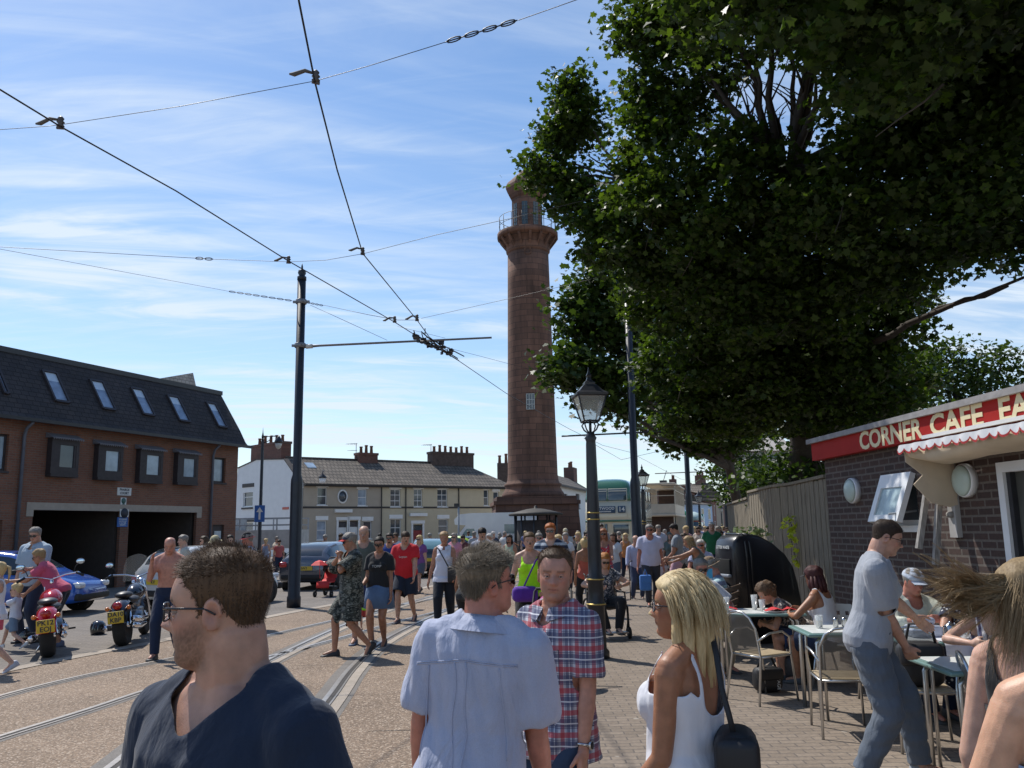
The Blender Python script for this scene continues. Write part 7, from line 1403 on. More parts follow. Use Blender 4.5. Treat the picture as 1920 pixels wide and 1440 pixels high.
# ---- head: lofted sections with features pushed in and out
HZ=np.array([0,.010,.025,.045,.060,.075,.100,.120,.140,.165,.190,.212,.228,.235])
HF=np.array([.062,.078,.086,.084,.086,.088,.087,.085,.092,.091,.078,.052,.024,.0])
HB=np.array([.0,-.02,-.045,-.062,-.072,-.080,-.090,-.096,-.101,-.103,-.097,-.078,-.045,-.01])
HW=np.array([.024,.040,.050,.058,.062,.065,.069,.072,.0745,.076,.072,.058,.034,.004])
def headgrid(nz=44,na=52,female=False,heavy=0.0,nose=1.0):
    zz=np.interp(np.linspace(0,1,nz)**1.0,np.linspace(0,1,len(HZ)),HZ); F_=np.interp(zz,HZ,HF);B_=np.interp(zz,HZ,HB);W_=np.interp(zz,HZ,HW)
    # smooth the profiles
    k=np.array([1,2,3,2,1])/9.
    for A in (F_,B_,W_): A[2:-2]=np.convolve(A,k,'valid')
    if female: W_=W_*0.95; F_[zz<.05]-=0.004
    W_=W_+heavy*0.010*np.exp(-((zz-.045)/.035)**2)
    a=2*np.pi*np.arange(na)/na; V=np.zeros((nz,na,3))
    for i in range(nz):
        cy=B_[i]+(F_[i]-B_[i])*0.47; s=np.sin(a);c=np.cos(a); ex=0.86
        x=W_[i]*np.sign(s)*np.abs(s)**ex; fy=F_[i]-cy; by=cy-B_[i]; y=cy+np.where(c>0,fy*np.abs(c)**0.80,-by*np.abs(c)**0.92); V[i,:,0]=x;V[i,:,1]=y;V[i,:,2]=zz[i]
    x=V[...,0];y=V[...,1];z=V[...,2]; fr=np.clip(y/0.05,0,1); g=lambda u,s:np.exp(-(u/s)**2)
    dy=np.zeros_like(x)
    nl=np.interp(z,[.071,.077,.084,.096,.116,.132],[0,.016,.036,.029,.012,.0]); dy+=nose*nl*g(x,.0115+0.003*g(z-.086,.012))
    dy+=0.009*g(np.abs(x)-.013,.007)*g(z-.083,.008)                      # wings of the nose
    dy-=0.013*g(np.abs(x)-.031,.016)*g(z-.118,.012)                    # sockets
    dy+=0.0045*g(np.abs(x)-.030,.020)*g(z-.137,.008)                   # brow
    dy+=0.005*g(np.abs(x)-.043,.016)*g(z-.097,.016)                    # cheekbones
    dy+=0.0085*g(x,.022)*g(z-.0645,.0045)+0.008*g(x,.018)*g(z-.0515,.005)-0.005*g(x,.026)*g(z-.0578,.0028)-0.005*g(x,.02)*g(z-.041,.006)  # lips
    dy+=0.006*g(x,.020)*g(z-.022,.012); dy-=0.0035*g(x,.006)*g(z-.072,.004)
    V[...,1]+=dy*fr; return V
def grid_faces(nz,na,o=0):
    F=[]
    for i in range(nz-1):
        for k in range(na): k2=(k+1)%na; F.append((o+i*na+k,o+i*na+k2,o+(i+1)*na+k2,o+(i+1)*na+k))
    F.append(tuple(o+k for k in range(na-1,-1,-1))); F.append(tuple(o+(nz-1)*na+k for k in range(na))); return F
def hairmask(P,style):
    x,y,z=P[...,0],P[...,1],P[...,2]; front=.185
    if style=='receding': front=.205
    yl=[-.11,-.07,-.04,-.016,.002,.014,.026,.042,.068,.095]; zl=[.056,.066,.106,.140,.114,.100,.150,.165,front-.008,front]
    if style in('long','bob','ponytail','bun','curly'): zl=[.02,.02,.05,.10,.09,.11,.145,.168,.182,.19]
    lim=np.interp(y,yl,zl)
    if style=='receding': lim=lim+0.018*np.exp(-((np.abs(x)-.045)/.014)**2)*(y>.03)
    if style=='balding': lim=np.where(z>.17,9,np.interp(y,[-.11,-.05,0,.02,.03],[.05,.08,.13,.13,.3]))
    return 1/(1+np.exp(-(z-lim)/.0035))
def person(label,loc,rz,H=1.75,sex='m',fat=0.0,lean=0,side=0,bend=0,head=(0,0,0),pel=None,hands=None,feet=None,kfwd=True,skin=(0.52,0.30,0.215),
           hair='short',hc=(0.06,0.04,0.025),top=None,bottom=None,shoes=(0.05,0.05,0.05),vox=0.012,hat=None,glasses=None,beard=0,grip=0.3,hide_hands=False,twist=0,features=None,palm=None,strands=0,collar=None,group='people in the crowd',curl=None,expr=0,fine=False,hairc2=None,bust=None,heavy=0,neck=1.0,headscale=1.0):
    t=thing('person',label,'person',loc,rz); t['group']=group
    hs=0.60+0.40*min(1.06,H/1.75); hs*=headscale; B=(H-0.235*hs)/0.843; f=sex=='f'
    up=V3((0,0,1)); pelz=pel if pel is not None else 0.525*B; sit=pel is not None and pel<0.45*B
    Rl=Matrix.Rotation(R_(-lean),3,'X')@Matrix.Rotation(R_(side),3,'Y')@Matrix.Rotation(R_(twist),3,'Z'); hip=V3((0,0,pelz)); S=lambda x,y,z: hip+Rl@V3((x*B,y*B,z*B))
    if H<1.3: bust=0
    rng_=[(-.065,.050,.046,0),(-.035,.088,.064,-.004),(0,.098,.068,-.006),(.04,.090,.063,-.002),(.09,.082,.060,.003),(.14,.087,.063,.004),(.19,.096,.066,.002),(.235,.100,.063,-.002),(.262,.098,.052,-.006),(.286,.074,.043,-.008),(.302,.046,.038,-.006)]
    if f: rng_=[(-.065,.050,.048,0),(-.035,.092,.068,-.006),(0,.101,.073,-.010),(.04,.089,.063,-.004),(.09,.074,.054,.003),(.14,.077,.057,.004),(.19,.086,.062,.004),(.235,.088,.056,-.002),(.262,.086,.046,-.006),(.285,.060,.038,-.008),(.305,.032,.031,-.006)]
    shx=.104 if not f else .090
    def torso(off,lo=-9,hi=9,flare=0.0,hemz=None):
        R=[]
        for (z,a,b,y) in rng_:
            if z<lo or z>hi: continue
            g_=math.exp(-((z-.075)/.075)**2); aa=a*(1+fat*.16*(.5+g_))+off+ (flare*max(0,.12-z)); bb=b*(1+fat*.22*(.3+g_))+off+flare*max(0,.12-z); yy=y+fat*.018*g_
            R.append([S(aa*math.copysign(abs(math.sin(q))**.85,math.sin(q)),yy+bb*math.copysign(abs(math.cos(q))**.85,math.cos(q)),z) for q in [2*math.pi*k/28 for k in range(28)]])
        m=MB(); m.loft(R); return m.v,m.f
    def ik(a,b,l1,l2,pole):
        d=b-a; L=d.length
        if L>0.985*(l1+l2): b=a+d*(0.985*(l1+l2)/L); d=b-a; L=d.length
        dn=d/L; c=(l1*l1-l2*l2+L*L)/(2*L); h=math.sqrt(max(l1*l1-c*c,0)); p=V3(pole)-dn*V3(pole).dot(dn)
        if p.length<1e-4: p=V3((1,0,0))
        p.normalize(); return a+dn*c+p*h,b
    arms=[]; uL,fL=.172*B,.150*B
    for i,s in enumerate((1,-1)):
        sh=S(s*shx,-.006,.254); hd=(hands or {}).get('r' if s>0 else 'l')
        if hd is None: tgt=sh+V3((s*.045*B,.025*B,-.31*B)); pole=V3((s*.5,-1,0))
        elif hd[0]=='a': tgt=None
        else: tgt=V3(hd[:3]); pole=V3(hd[3:6]) if len(hd)>=6 else V3((s*.6,-.8,-.3))
        if tgt is None:
            _,fw,ou,be=hd[:4]; inw=hd[4] if len(hd)>4 else 0; Ma=Matrix.Rotation(R_(-s*ou),3,'Y')@Matrix.Rotation(R_(fw),3,'X'); el=sh+Ma@V3((0,0,-uL)); wr=el+Ma@Matrix.Rotation(R_(be),3,'X')@Matrix.Rotation(R_(s*inw),3,'Y')@V3((0,0,-fL))
        else: el,wr=ik(sh,tgt,uL,fL,pole)
        arms.append((s,sh,el,wr))
    legs=[]; tL,cL=.245*B,.245*B
    for s,k in ((1,'r'),(-1,'l')):
        hp=S(s*.052,-.002,-.025); ft=(feet or {}).get(k) or (s*.075*B,0.0,.048*B,0,s*8); an=V3(ft[:3]); kn,an=ik(hp,an,tL,cL,V3((s*(.25 if sit else .06),1,.15 if sit else 0))); legs.append((s,hp,kn,an,ft[3] if len(ft)>3 else 0,ft[4] if len(ft)>4 else s*8))
    m=MB(); V,F=torso(0); m.add(V,F)
    nb=S(0,-.010,.275); Rh=Matrix.Rotation(R_(head[0]),3,'Z')@Matrix.Rotation(R_(-head[1]),3,'X')@Matrix.Rotation(R_(head[2]),3,'Y')
    hp_=S(0,.004,.318*neck+0.0)+V3((0,0,0.0)); ho=hp_-Rh@V3((0,-.012,.0))*hs+V3((0,0,0))
    hm=lambda p: ho+Rh@(V3(p)*hs)
    nr=(.0365 if not f else .0285)*B*(1+.08*fat)
    if f and H<1.3: nr*=.9
    m.add(*caps(S(0,-.010,.262),nb,nr*1.35,nr*1.15,16)); m.add(*caps(nb,hm((0,-.028,.055)),nr*1.12,nr*1.02,18))
    for s in (-1,1): m.add(*caps(S(s*.018,-.016,.300),S(s*.088,-.008,.268),.030*B,.029*B))
    if bust is None: bust=.8 if f else 0
    if bust:
        for s in (-1,1): m.ell(S(s*.042,.055,.185),(.040*B*bust**.5,.034*B*bust,.042*B*bust**.5),Rl,14,10)
    ar=.9 if f else 1.0; af=1+fat*.12
    for s,sh,el,wr in arms:
        m.add(*caps(sh,sh+(el-sh)*.35,.034*B*ar*af,.030*B*ar*af)); m.add(*caps(sh+(el-sh)*.3,el,.030*B*ar*af,.0235*B*ar*af)); m.add(*caps(el,el+(wr-el)*.35,.0240*B*ar*af,.0235*B*ar*af)); m.add(*caps(el+(wr-el)*.3,wr,.0235*B*ar*af,.0145*B*ar)); m.add(*caps(S(s*.055,-.01,.262),sh,.032*B*ar,.033*B*ar*af))
    # hands: palm, four unequal fingers, thumb leaving the side
    HM=[]
    for s,sh,el,wr in arms:
        d=(wr-el).normalized(); pm=(palm or {}).get('r' if s>0 else 'l'); inn=V3(pm) if pm else V3((-s,0.25,0)); inn=(inn-d*inn.dot(d)); inn.normalize(); ac=d.cross(inn)*(1 if s<0 else -1); ac.normalize()
        # ac points toward the thumb side
        if ac.y<0 and not pm: ac=-ac
        hl=.105*B; g_=(grip if not isinstance(grip,dict) else grip.get('r' if s>0 else 'l',.3)); pc=wr+d*hl*.28
        m.add(*caps(wr-d*.01,wr+d*hl*.18,.0135*B,.0165*B,14,1.0)); 
        for q in (-.6,-.2,.2,.6): m.add(*caps(wr+d*hl*.10+ac*q*.016*B,wr+d*hl*.46+ac*q*.026*B,.0092*B,.0088*B,10))
        for j,(q,fl) in enumerate(((.78,.86),(.27,1.0),(-.27,.94),(-.78,.74))):
            p=wr+d*hl*.46+ac*q*.0225*B; c1=g_*R_(55)+R_(6); dir1=(d*math.cos(c1)+inn*math.sin(c1)); a2=c1+g_*R_(60)+R_(8); dir2=d*math.cos(a2)+inn*math.sin(a2); a3=a2+g_*R_(40); dir3=d*math.cos(a3)+inn*math.sin(a3); u=hl*.54*fl
            r=.0052*B; p1=p+dir1*u*.45; p2=p1+dir2*u*.32; p3=p2+dir3*u*.22; m.add(*caps(p,p1,r*1.05,r,8)); m.add(*caps(p1,p2,r,r*.93,8)); m.add(*caps(p2,p3,r*.93,r*.8,8))
        tb=wr+d*hl*.12+ac*.012*B; t1=tb+(d*.75+ac*.62+inn*.28).normalized()*hl*.24; t2=t1+(d*.9+ac*.25+inn*(.3+g_*.6)).normalized()*hl*.22; m.add(*caps(tb,t1,.0085*B,.0068*B,10)); m.add(*caps(t1,t2,.0066*B,.0052*B,10)); HM.append((wr,d,inn,ac,hl))
    lf=1.06 if f else 1.0; lf*=1+fat*.06
    for s,hp,kn,an,hl_,ty in legs:
        m.add(*caps(hp,hp+(kn-hp)*.45,.054*B*lf,.045*B*lf)); m.add(*caps(hp+(kn-hp)*.4,kn,.046*B*lf,.031*B*lf)); c=kn+(an-kn)*.30; bk=V3((0,-.006*B,0)); m.add(*caps(kn,c+bk,.0305*B*lf,.0325*B*lf)); m.add(*caps(c+bk,an,.0325*B*lf,.0195*B))
        Rf=Matrix.Rotation(R_(ty),3,'Z')@Matrix.Rotation(R_(-hl_),3,'X'); 
        m.add(*caps(an,an+Rf@V3((0,.085*B,-.022*B)),.021*B,.014*B)); m.add(*caps(an+Rf@V3((0,-.02*B,-.012*B)),an,.019*B,.02*B))
    hg=headgrid(44,52,f,heavy,.85 if f else 1.0); nz,na=hg.shape[:2]
    HV=[hm(p) for p in hg.reshape(-1,3)]; m.add(HV,grid_faces(nz,na))
    for s in (-1,1):
        Me=Rh@Matrix.Rotation(R_(s*-18),3,'Z')@Matrix.Rotation(R_(-8),3,'X'); c=hm((s*.0755,-.012,.106)); m.ell(c,(.0055*hs,.0165*hs,.030*hs),Me,12,8)
        if vox<.008: m.tube([hm((s*(.079+.006*math.sin(a)*.3),-.014+.0175*math.cos(a),.107+.030*math.sin(a))) for a in [R_(-70+250*k/9) for k in range(10)]],.0036*hs,6)
    me=remesh(m,vox,3 if vox>.006 else 2); co=getco(me)
    if vox<.007:   # hollow of the ear, and slight unevenness of the face
        Ri0=np.array(Rh.transposed()); L0=(co-np.array(ho)[None,:])@Ri0.T/hs; ex=np.exp(-(((L0[:,1]+.012)/.0085)**2+((L0[:,2]-.110)/.015)**2))*(np.abs(L0[:,0])>.072)*(np.abs(L0[:,0])<.1); L0[:,0]-=np.sign(L0[:,0])*ex*.0075; L0+=.0006*np.sin(L0[:,[1,2,0]]*130+1)*((L0[:,2]>0)&(L0[:,2]<.24)&(np.abs(L0[:,0])<.1))[:,None]; co2=(L0*hs)@Ri0+np.array(ho)[None,:]; near=((L0[:,2]>-.02)&(L0[:,2]<.25)&(np.abs(L0[:,0])<.12)&(np.abs(L0[:,1])<.14)); co=np.where(near[:,None],co2,co); setco(me,co)
    # colouring of the skin itself: lips, stubble, brows; plus a painted forehead highlight
    Ri=np.array(Rh.transposed()); L=(co-np.array(ho)[None,:])@Ri.T/hs; C=np.tile(np.array(skin),(len(co),1)); x,y,z=L.T; g=lambda u,s:np.exp(-(u/s)**2); inh=(z>-.02)&(z<.25)&(np.abs(x)<.1)&(np.abs(y)<.13)
    if True:
        lip=(g(np.abs(x),.021)*g(z-.057,.0085)*(y>.07)*inh)[:,None]; C=C*(1-lip*.75)+np.array([skin[0]*.80,skin[1]*.48,skin[2]*.50])*lip*.75
        ml=(g(z-.0578,.0022)*(np.abs(x)<.025)*(y>.06)*inh)[:,None]*.8; C=C*(1-ml)+np.array([.10,.03,.03])*ml
        flush=((g(np.abs(x)-.045,.022)*g(z-.088,.02)*(y>.02)+.8*g(x,.015)*g(z-.086,.012)*(y>.08))*inh)[:,None]; C=C*(1-flush*np.array([.0,.16,.14]))
        br=(g(z-.1385-.05*np.maximum(0,.012-np.abs(np.abs(x)-.03))*0,.0042)*((np.abs(x)>.012)&(np.abs(x)<.050))*(y>.05)*inh)[:,None]*(.75 if not f else .55); hcc=np.array(hc)*.8; C=C*(1-br)+hcc*br
        er=(np.exp(-(((y+.012)/.022)**2+((z-.108)/.034)**2))*(np.abs(x)>.073)*inh)[:,None]*.5; C=C*(1-er*np.array([.02,.30,.28]))
        forehead_hl=(np.exp(-((z-.19)/.03)**2)*(y>.03)*inh)[:,None]; C=C*(1+forehead_hl*.10); nk=((z<-.005)&(np.abs(x)<.12))[:,None]*1.0; C=C*(1-nk*np.array([0,.05,.06])*.6)  # forehead lightened in the colour as a painted highlight; neck slightly redder
        if beard:
            bd=(1/(1+np.exp((z-np.interp(np.abs(x),[0,.025,.05,.07],[.071,.071,.078,.098]))/.006))/(1+np.exp((.004-y)/.009))/(1+np.exp((.002-z)/.006))*inh)*(.75+.5*np.random.default_rng(3).uniform(size=len(x)))*(1-g(x,.024)*g(z-.0575,.0065)); bd=(bd*beard)[:,None]; C=C*(1-bd)+np.array(hc)*1.1*bd
    colattr(me,C)
    bo=addmesh('body',me,skinmat(),t)
    if vox<.02:   # eyes
        for s in (-1,1):
            e=MB(); c=hm((s*.031,.0728,.1175)); e.ell(c,(.0112*hs,.0112*hs,.0085*hs),Rh,14,10,0); gz=Rh@V3((0.0,1,-.02)); e.ell(c+gz*.0068*hs,(.0058*hs,.0052*hs,.0058*hs),Rh,12,8,1)
            e.build('eye',[mat('eye_white',(.30,.25,.23),.3,var=0),mat('iris',(.03,.03,.03),.1,var=0)],t)
            if vox<.008: e=MB(); e.ell(hm((s*.031,.0735,.1232)),(.0150*hs,.0120*hs,.0080*hs),Rh,14,10); e.ell(hm((s*.031,.0715,.1095)),(.0140*hs,.0120*hs,.0062*hs),Rh,14,10); o=e.build('eyelid',mat('lid_%02d%02d'%(int(skin[0]*99),int(skin[1]*99)),tuple(q*.9 for q in skin),.5,var=0),t)
    # ---- hair
    nrm=np.zeros_like(hg); cen=np.array([0,-.01,.12]); dv=hg-cen; nrm=dv/np.linalg.norm(dv,axis=2)[:,:,None]
    HMt=hairmat('hair_%02d%02d%02d'%tuple(int(q*99) for q in hc),hc,hairc2)
    th={'buzz':.004,'short':.013,'receding':.007,'balding':.007,'crop':.009,'long':.020,'bob':.022,'ponytail':.010,'bun':.010,'curly':.030}.get(hair,0)
    if hair!='bald' and not (hat=='full'):
        big=headgrid(60,72,f); dv=big-cen; nm=dv/np.linalg.norm(dv,axis=2)[:,:,None]; mk=hairmask(big,hair); r=np.random.default_rng(abs(hash(label))%9999 if False else len(label)); 
        wob=(np.sin(big[...,0]*70+1.3)*np.sin(big[...,2]*55+big[...,1]*60))*.25+r.uniform(-1,1,mk.shape)*(.12 if vox>.008 else .05)
        topb=((.30 if vox<.01 else .75)+.95*np.clip((big[...,2]-.125)/.07,0,1)) if hair in('short','crop','receding') else 1.0; T=mk*th*(1+wob)*topb-(1-mk)*.006; P=big+nm*T[:,:,None]
        m=MB(); m.add([hm(p) for p in P.reshape(-1,3)],grid_faces(60,72),0,True)
        if hair in('long','bob'):
            Lh=.20 if hair=='bob' else .30
            for q in range(9):
                a=R_(-118+236*q/8)+math.pi; p0=V3((.070*math.sin(a),-.030+.075*math.cos(a),.13)); p1=V3((.082*math.sin(a),-.035+.085*math.cos(a),.02)); p2=V3((.078*math.sin(a),-.045+.080*math.cos(a),.14-Lh)); m.tube([hm(p0),hm(p1),hm(p2)],[.022*hs,.024*hs,.010*hs],8)
        if hair=='curly':
            for q in range(60): v=V3(r.normal(size=3)); v.normalize(); v.z=abs(v.z)*.9-.35*(r.uniform()<.4); c=V3((0,-.025,.13))+V3((v.x*.085,min(v.y,.45)*.105,v.z*.105)); m.ell(hm(c),(.024*hs,)*3,None,7,5)
        if hair=='bun': m.ell(hm((0,-.07,.245)),(.034*hs,.034*hs,.038*hs),None,12,8)
        if hair=='ponytail' and not strands: m.tube([hm((0,-.095,.17)),hm((0,-.14,.15)),hm((0,-.15,.06)),hm((0,-.14,-.03))],[.018*hs,.024*hs,.02*hs,.006],8)
        if strands:
            gp=big.reshape(-1,3)[mk.reshape(-1)>.55]; gn=nm.reshape(-1,3)[mk.reshape(-1)>.55]; ids=r.integers(0,len(gp),strands); V=[];F=[]
            for q in ids:
                p=gp[q]+r.normal(size=3)*.0015; n_=gn[q]; p=p+n_*th*.45
                if hair in('short','receding','crop'): fl=np.array([0,.9-.3*(p[2]<.15)*2,-.35-1.2*(p[2]<.16)]); ln=r.uniform(.010,.024)*(1.0 if p[2]>.18 else .26)*(features or {}).get('len',1); k=3; out_=.55
                elif hair=='buzz': fl=np.array([0,.4,-.9]); ln=.006; k=2; out_=.8
                else: fl=np.array([0,-.25 if p[1]<.05 else -1.0,-1.0]); ln=r.uniform(.10,.25); k=7; out_=.10
                d_=n_*out_+fl*(1-out_)+r.normal(size=3)*.16; d_/=np.linalg.norm(d_); o=len(V); w_=np.cross(d_,n_); w_/=np.linalg.norm(w_)+1e-9; wd=.00075 if hair!='long' else .0014; c=p.copy(); cd=d_.copy()
                for j in range(k+1):
                    u=wd*(1-.75*j/k); V.append(hm(c-w_*u)); V.append(hm(c+w_*u)); c=c+cd*ln/k; cd=cd+np.array([0,0,-.10])+r.normal(size=3)*.05
                    if hair in('long','bob'): # keep off the skull
                        e=(c-np.array([0,-.01,.12]))/np.array([.088,.112,.128]); q_=np.linalg.norm(e)
                        if q_<1 and c[2]>.03: c=c+(e/q_*(1-q_))*np.array([.088,.112,.128])
                    cd/=np.linalg.norm(cd)
                for j in range(k): F.append((o+2*j,o+2*j+1,o+2*j+3,o+2*j+2))
            m.add(V,F,0,True)
        if features and 'hairfn' in features: features['hairfn'](m,hm,hs,r)
        m.build('hair',HMt,t)
    if hat:
        kind=hat[0]; m=MB(); big=headgrid(40,48,f); dv=big-cen; nm=dv/np.linalg.norm(dv,axis=2)[:,:,None]; zl={'cap':.158,'straw':.150,'visor':.158}.get(kind,.155); mk=1/(1+np.exp(-(big[...,2]-zl)/.002)); P=big+nm*(mk*.017-(1-mk)*.008)[:,:,None]
        if kind=='straw': up_=np.clip((big[...,2]-.17)/.05,0,1)*mk; P[...,2]+=up_*.022
        m.add([hm(p) for p in P.reshape(-1,3)],grid_faces(40,48),0,True); ho_=m.build('hat',hat[1],t)
        m=MB(); V=[];F=[]; n=28
        if kind=='cap': 
            for j in range(9):
                a=R_(-62+124*j/8)
                for q in range(4): r_=.0+q/3*.068; V.append(hm((.080*math.sin(a)*(1-q*.03),.020+.076*math.cos(a)*1.05+r_*math.cos(a*.6),zl+.006-q*.004-.012*(abs(a))**2)))
            for j in range(8):
                for q in range(3): a_=4*j+q; F.append((a_,a_+1,a_+5,a_+4)); 
            V+= [v-V3((0,0,.003)) for v in V]; F+=[tuple(i+36 for i in reversed(q)) for q in F]
        else:
            for j in range(n):
                a=2*math.pi*j/n
                for q in range(3): r_=q/2*.052; V.append(hm(((.080+r_)*math.sin(a),-.008+(.102+r_)*math.cos(a),zl+.004+.006*math.cos(2*a)*q/2-.004*q)))
            for j in range(n):
                for q in range(2): a_=3*j+q; b_=3*((j+1)%n)+q; F.append((a_,a_+1,b_+1,b_))
        m.add(V,F,0,True); m.build('brim',hat[2] if len(hat)>2 else hat[1],ho_)
    if glasses:
        fr_,ln_=glasses; m=MB(); ze=.1175
        for s in (-1,1):
            cx=s*.0315; pts=[(cx+.0255*math.copysign(abs(math.cos(a))**.6,math.cos(a)),.099-.012*(abs(cx+.0255*math.cos(a))/.06)**2,ze-.001+.0175*math.copysign(abs(math.sin(a))**.7,math.sin(a))) for a in [2*math.pi*k/20 for k in range(20)]]
            m.tube([hm(p) for p in pts],.0021*hs,6,closed=True); m.tube([hm((s*.0585,.088,ze+.007)),hm((s*.074,.074,ze+.008)),hm((s*.0795,.0,ze+.004)),hm((s*.0795,-.022,ze-.008))],[.0028*hs,.0026*hs,.0022*hs,.002*hs],6)
        m.tube([hm((-.008,.101,ze+.004)),hm((0,.103,ze+.007)),hm((.008,.101,ze+.004))],.0019*hs,6); go=m.build('glasses',fr_,t); m=MB()
        for s in (-1,1):
            cx=s*.0315; m.add([hm((cx+.0245*math.copysign(abs(math.cos(a))**.6,math.cos(a)),.0985-.012*(abs(cx+.0255*math.cos(a))/.06)**2,ze-.001+.0165*math.copysign(abs(math.sin(a))**.7,math.sin(a)))) for a in [2*math.pi*k/20 for k in range(20)]],[tuple(range(20))])
        m.build('lens',ln_,go)
    # ---- clothes
    if top:
        mt,sl,hem=top['m'],top.get('sleeve',.55),top.get('hem',-.05); off=top.get('off',.008); m=MB(); V,F=torso(off,lo=-.08,hi=.31,flare=top.get('flare',.05)); m.add(V,F)
        if bust:
            for s in (-1,1): m.ell(S(s*.042,.052,.185),(.048*B*bust**.5,.042*B*bust,.050*B*bust**.5),Rl,14,10)
        for s in (-1,1): m.add(*caps(S(s*.018,-.016,.300),S(s*.088,-.008,.266),(.0305+off*.5)*B,(.030+off*.55)*B))
        for s,sh,el,wr in arms:
            m.add(*caps(S(s*.055,-.008,.260),sh,(.033+off*.5)*B*ar,(.036+off*.55)*B*ar*af))
            if sl>0:
                r_=(.036+off*.75)*B*ar*af
                if sl<=1: e=sh+(el-sh)*sl; m.add(*caps(sh,sh+(el-sh)*sl*.5,r_,r_*1.0)); MB.add(m,*caps(sh,e,r_,r_*(1.04+top.get('sflare',.08)),18))
                else: e=el+(wr-el)*(sl-1); m.add(*caps(sh,el,r_,r_*.88)); m.add(*caps(el,e,r_*.88,r_*.68))
        if top.get('low'):  # long garment: shell carried down over hips
            zlo=top['low']; R=[]
            for z,k in ((-.02,1.0),(zlo*.5,1.05),(zlo,1.1)): R.append([hip+(Rl@V3((a_,b_,0)))*1.0+V3((0,0,z*B)) for a_,b_ in [((.114*k)*B*(1+fat*.14)*math.sin(q),(.092*k)*B*(1+fat*.2)*math.cos(q)) for q in [2*math.pi*i/28 for i in range(28)]]])
            mm=MB(); mm.loft(R); m.add(mm.v,mm.f)
        tm=remesh(m,max(vox,.006),4 if vox<.012 else 2); c=getco(tm); Rn=np.array(Rl.transposed()); T=((c-np.array(hip)[None,:])@Rn.T)/B; keep=np.ones(len(c),bool); tx,ty,tz=T.T
        hz=top.get('hemabs',None)
        if top.get('low'): keep&=(c[:,2]-pelz)/B>top['low']+.008
        else: keep&=tz>hem
        # sleeves end square
        nv_=np.empty(len(c)*3,dtype=np.float32); tm.vertices.foreach_get('normal',nv_); nv_=nv_.reshape(-1,3)
        for s,sh,el,wr in arms:
            d=np.array((el-sh).normalized()); u=(c-np.array(sh)[None,:])@d; rad=np.linalg.norm((c-np.array(sh)[None,:])-u[:,None]*d[None,:],axis=1)
            if 0<sl<=1: ec=np.array(sh+(el-sh)*sl); re_=(.036+off*.75)*B*ar*af*(1.04+top.get('sflare',.08)); dc=np.linalg.norm(c-ec[None,:],axis=1); keep&=~((u>sl*uL)&(np.abs(dc-re_)<.018*B+vox*.5)&(rad<re_*1.2)&((nv_@d)>.22)&(np.abs(tx)>shx*.88))
            elif sl==0: keep&=~((np.abs(tx)>top.get('arm',.074))&(tz>top.get('armz',.19))) 
        nk=top.get('neck','round'); xx=tx
        if nk=='round': keep&=~((tz>.279+.0*np.abs(xx))&(np.hypot(xx,ty+.004)<.052))|(tz<.2); keep&=~((ty>0)&(tz>.268+.012*0-(.035-np.abs(xx))*.55)&(np.abs(xx)<.036))
        elif nk=='v': keep&=~((tz>.280)&(np.hypot(xx,ty+.008)<.050)); keep&=~((ty>-.01)&(tz>.256+np.abs(xx)*.85+np.maximum(0,.025-ty)*1.1)&(np.abs(xx)<.060))
        elif nk=='tank': keep&=~((tz>.215+np.maximum(0,np.abs(xx)-.036)*4)&(ty>-.005)&(np.abs(xx)<.058)); keep&=~((tz>.235+np.maximum(0,np.abs(xx)-.036)*3)&(ty<=-.005)&(np.abs(xx)<.058))
        elif nk=='cami':
            sx_=np.abs(np.abs(xx)-.058); keep&=~((ty>-.01)&(tz>.242)&(sx_>.006)); keep&=~((ty<=-.01)&(tz>.165+np.maximum(0,np.abs(xx)-.02)**1.3*2.3)&(sx_>.006)); keep&=~(tz>.30)
        cut(tm,keep); c=getco(tm)
        # real cloth folds
        if vox<.009:
            T=((c-np.array(hip)[None,:])@Rn.T)/B; u=T[:,0]; v=T[:,2]; wv=.0035*np.sin(u*85+3*np.sin(v*14)+1)*np.clip((.20-v)/.25,0,1)+.0025*np.sin(v*70+u*26)*np.clip((.10-v)/.2,0,1)+.002*np.sin(u*150+v*50); nn=np.empty(len(c)*3,dtype=np.float32); tm.vertices.foreach_get('normal',nn); c=c+nn.reshape(-1,3)*(wv*top.get('fold',.8))[:,None]; setco(tm,c)
        to=addmesh(top.get('name','shirt'),tm,mt,t)
        if vox<.009: sd=to.modifiers.new('th','SOLIDIFY'); sd.thickness=.003; sd.offset=-1
        if collar:
            m=MB(); R=[]
            for z,r_,o_ in ((.280,.060,0),(.312,.0475,.002),(.318,.0485,.002),(.302,.060,-.002),(.284,.074,-.004)):
                R.append([S(r_*1.08*math.sin(q),-.008+r_*.98*math.cos(q)+.006*(math.cos(q)>.5),z-.020*max(0,math.cos(q))**2) for q in [R_(12+336*i/26) for i in range(27)]])
            V=[p for rr_ in R for p in rr_]; F=[]
            for i in range(4):
                for k in range(26): a_=27*i+k; F.append((a_,a_+1,a_+28,a_+27))
            m.add(V,F,0,True); m.build('collar',collar,to)
        if top.get('print'):
            txt,s_,mt_=top['print']; m=MB(); y=.0; T_=MB(); text_mb(T_,txt,(0,0,0),s_,depth=.002); pc=S(0,.078+fat*.01,.19); m.add([pc+Rl@V3((-v[0],-v[1]+.02*0+.016-(v[0]**2)*1.2,v[2])) for v in T_.v],T_.f); m.build('print',mt_,to)
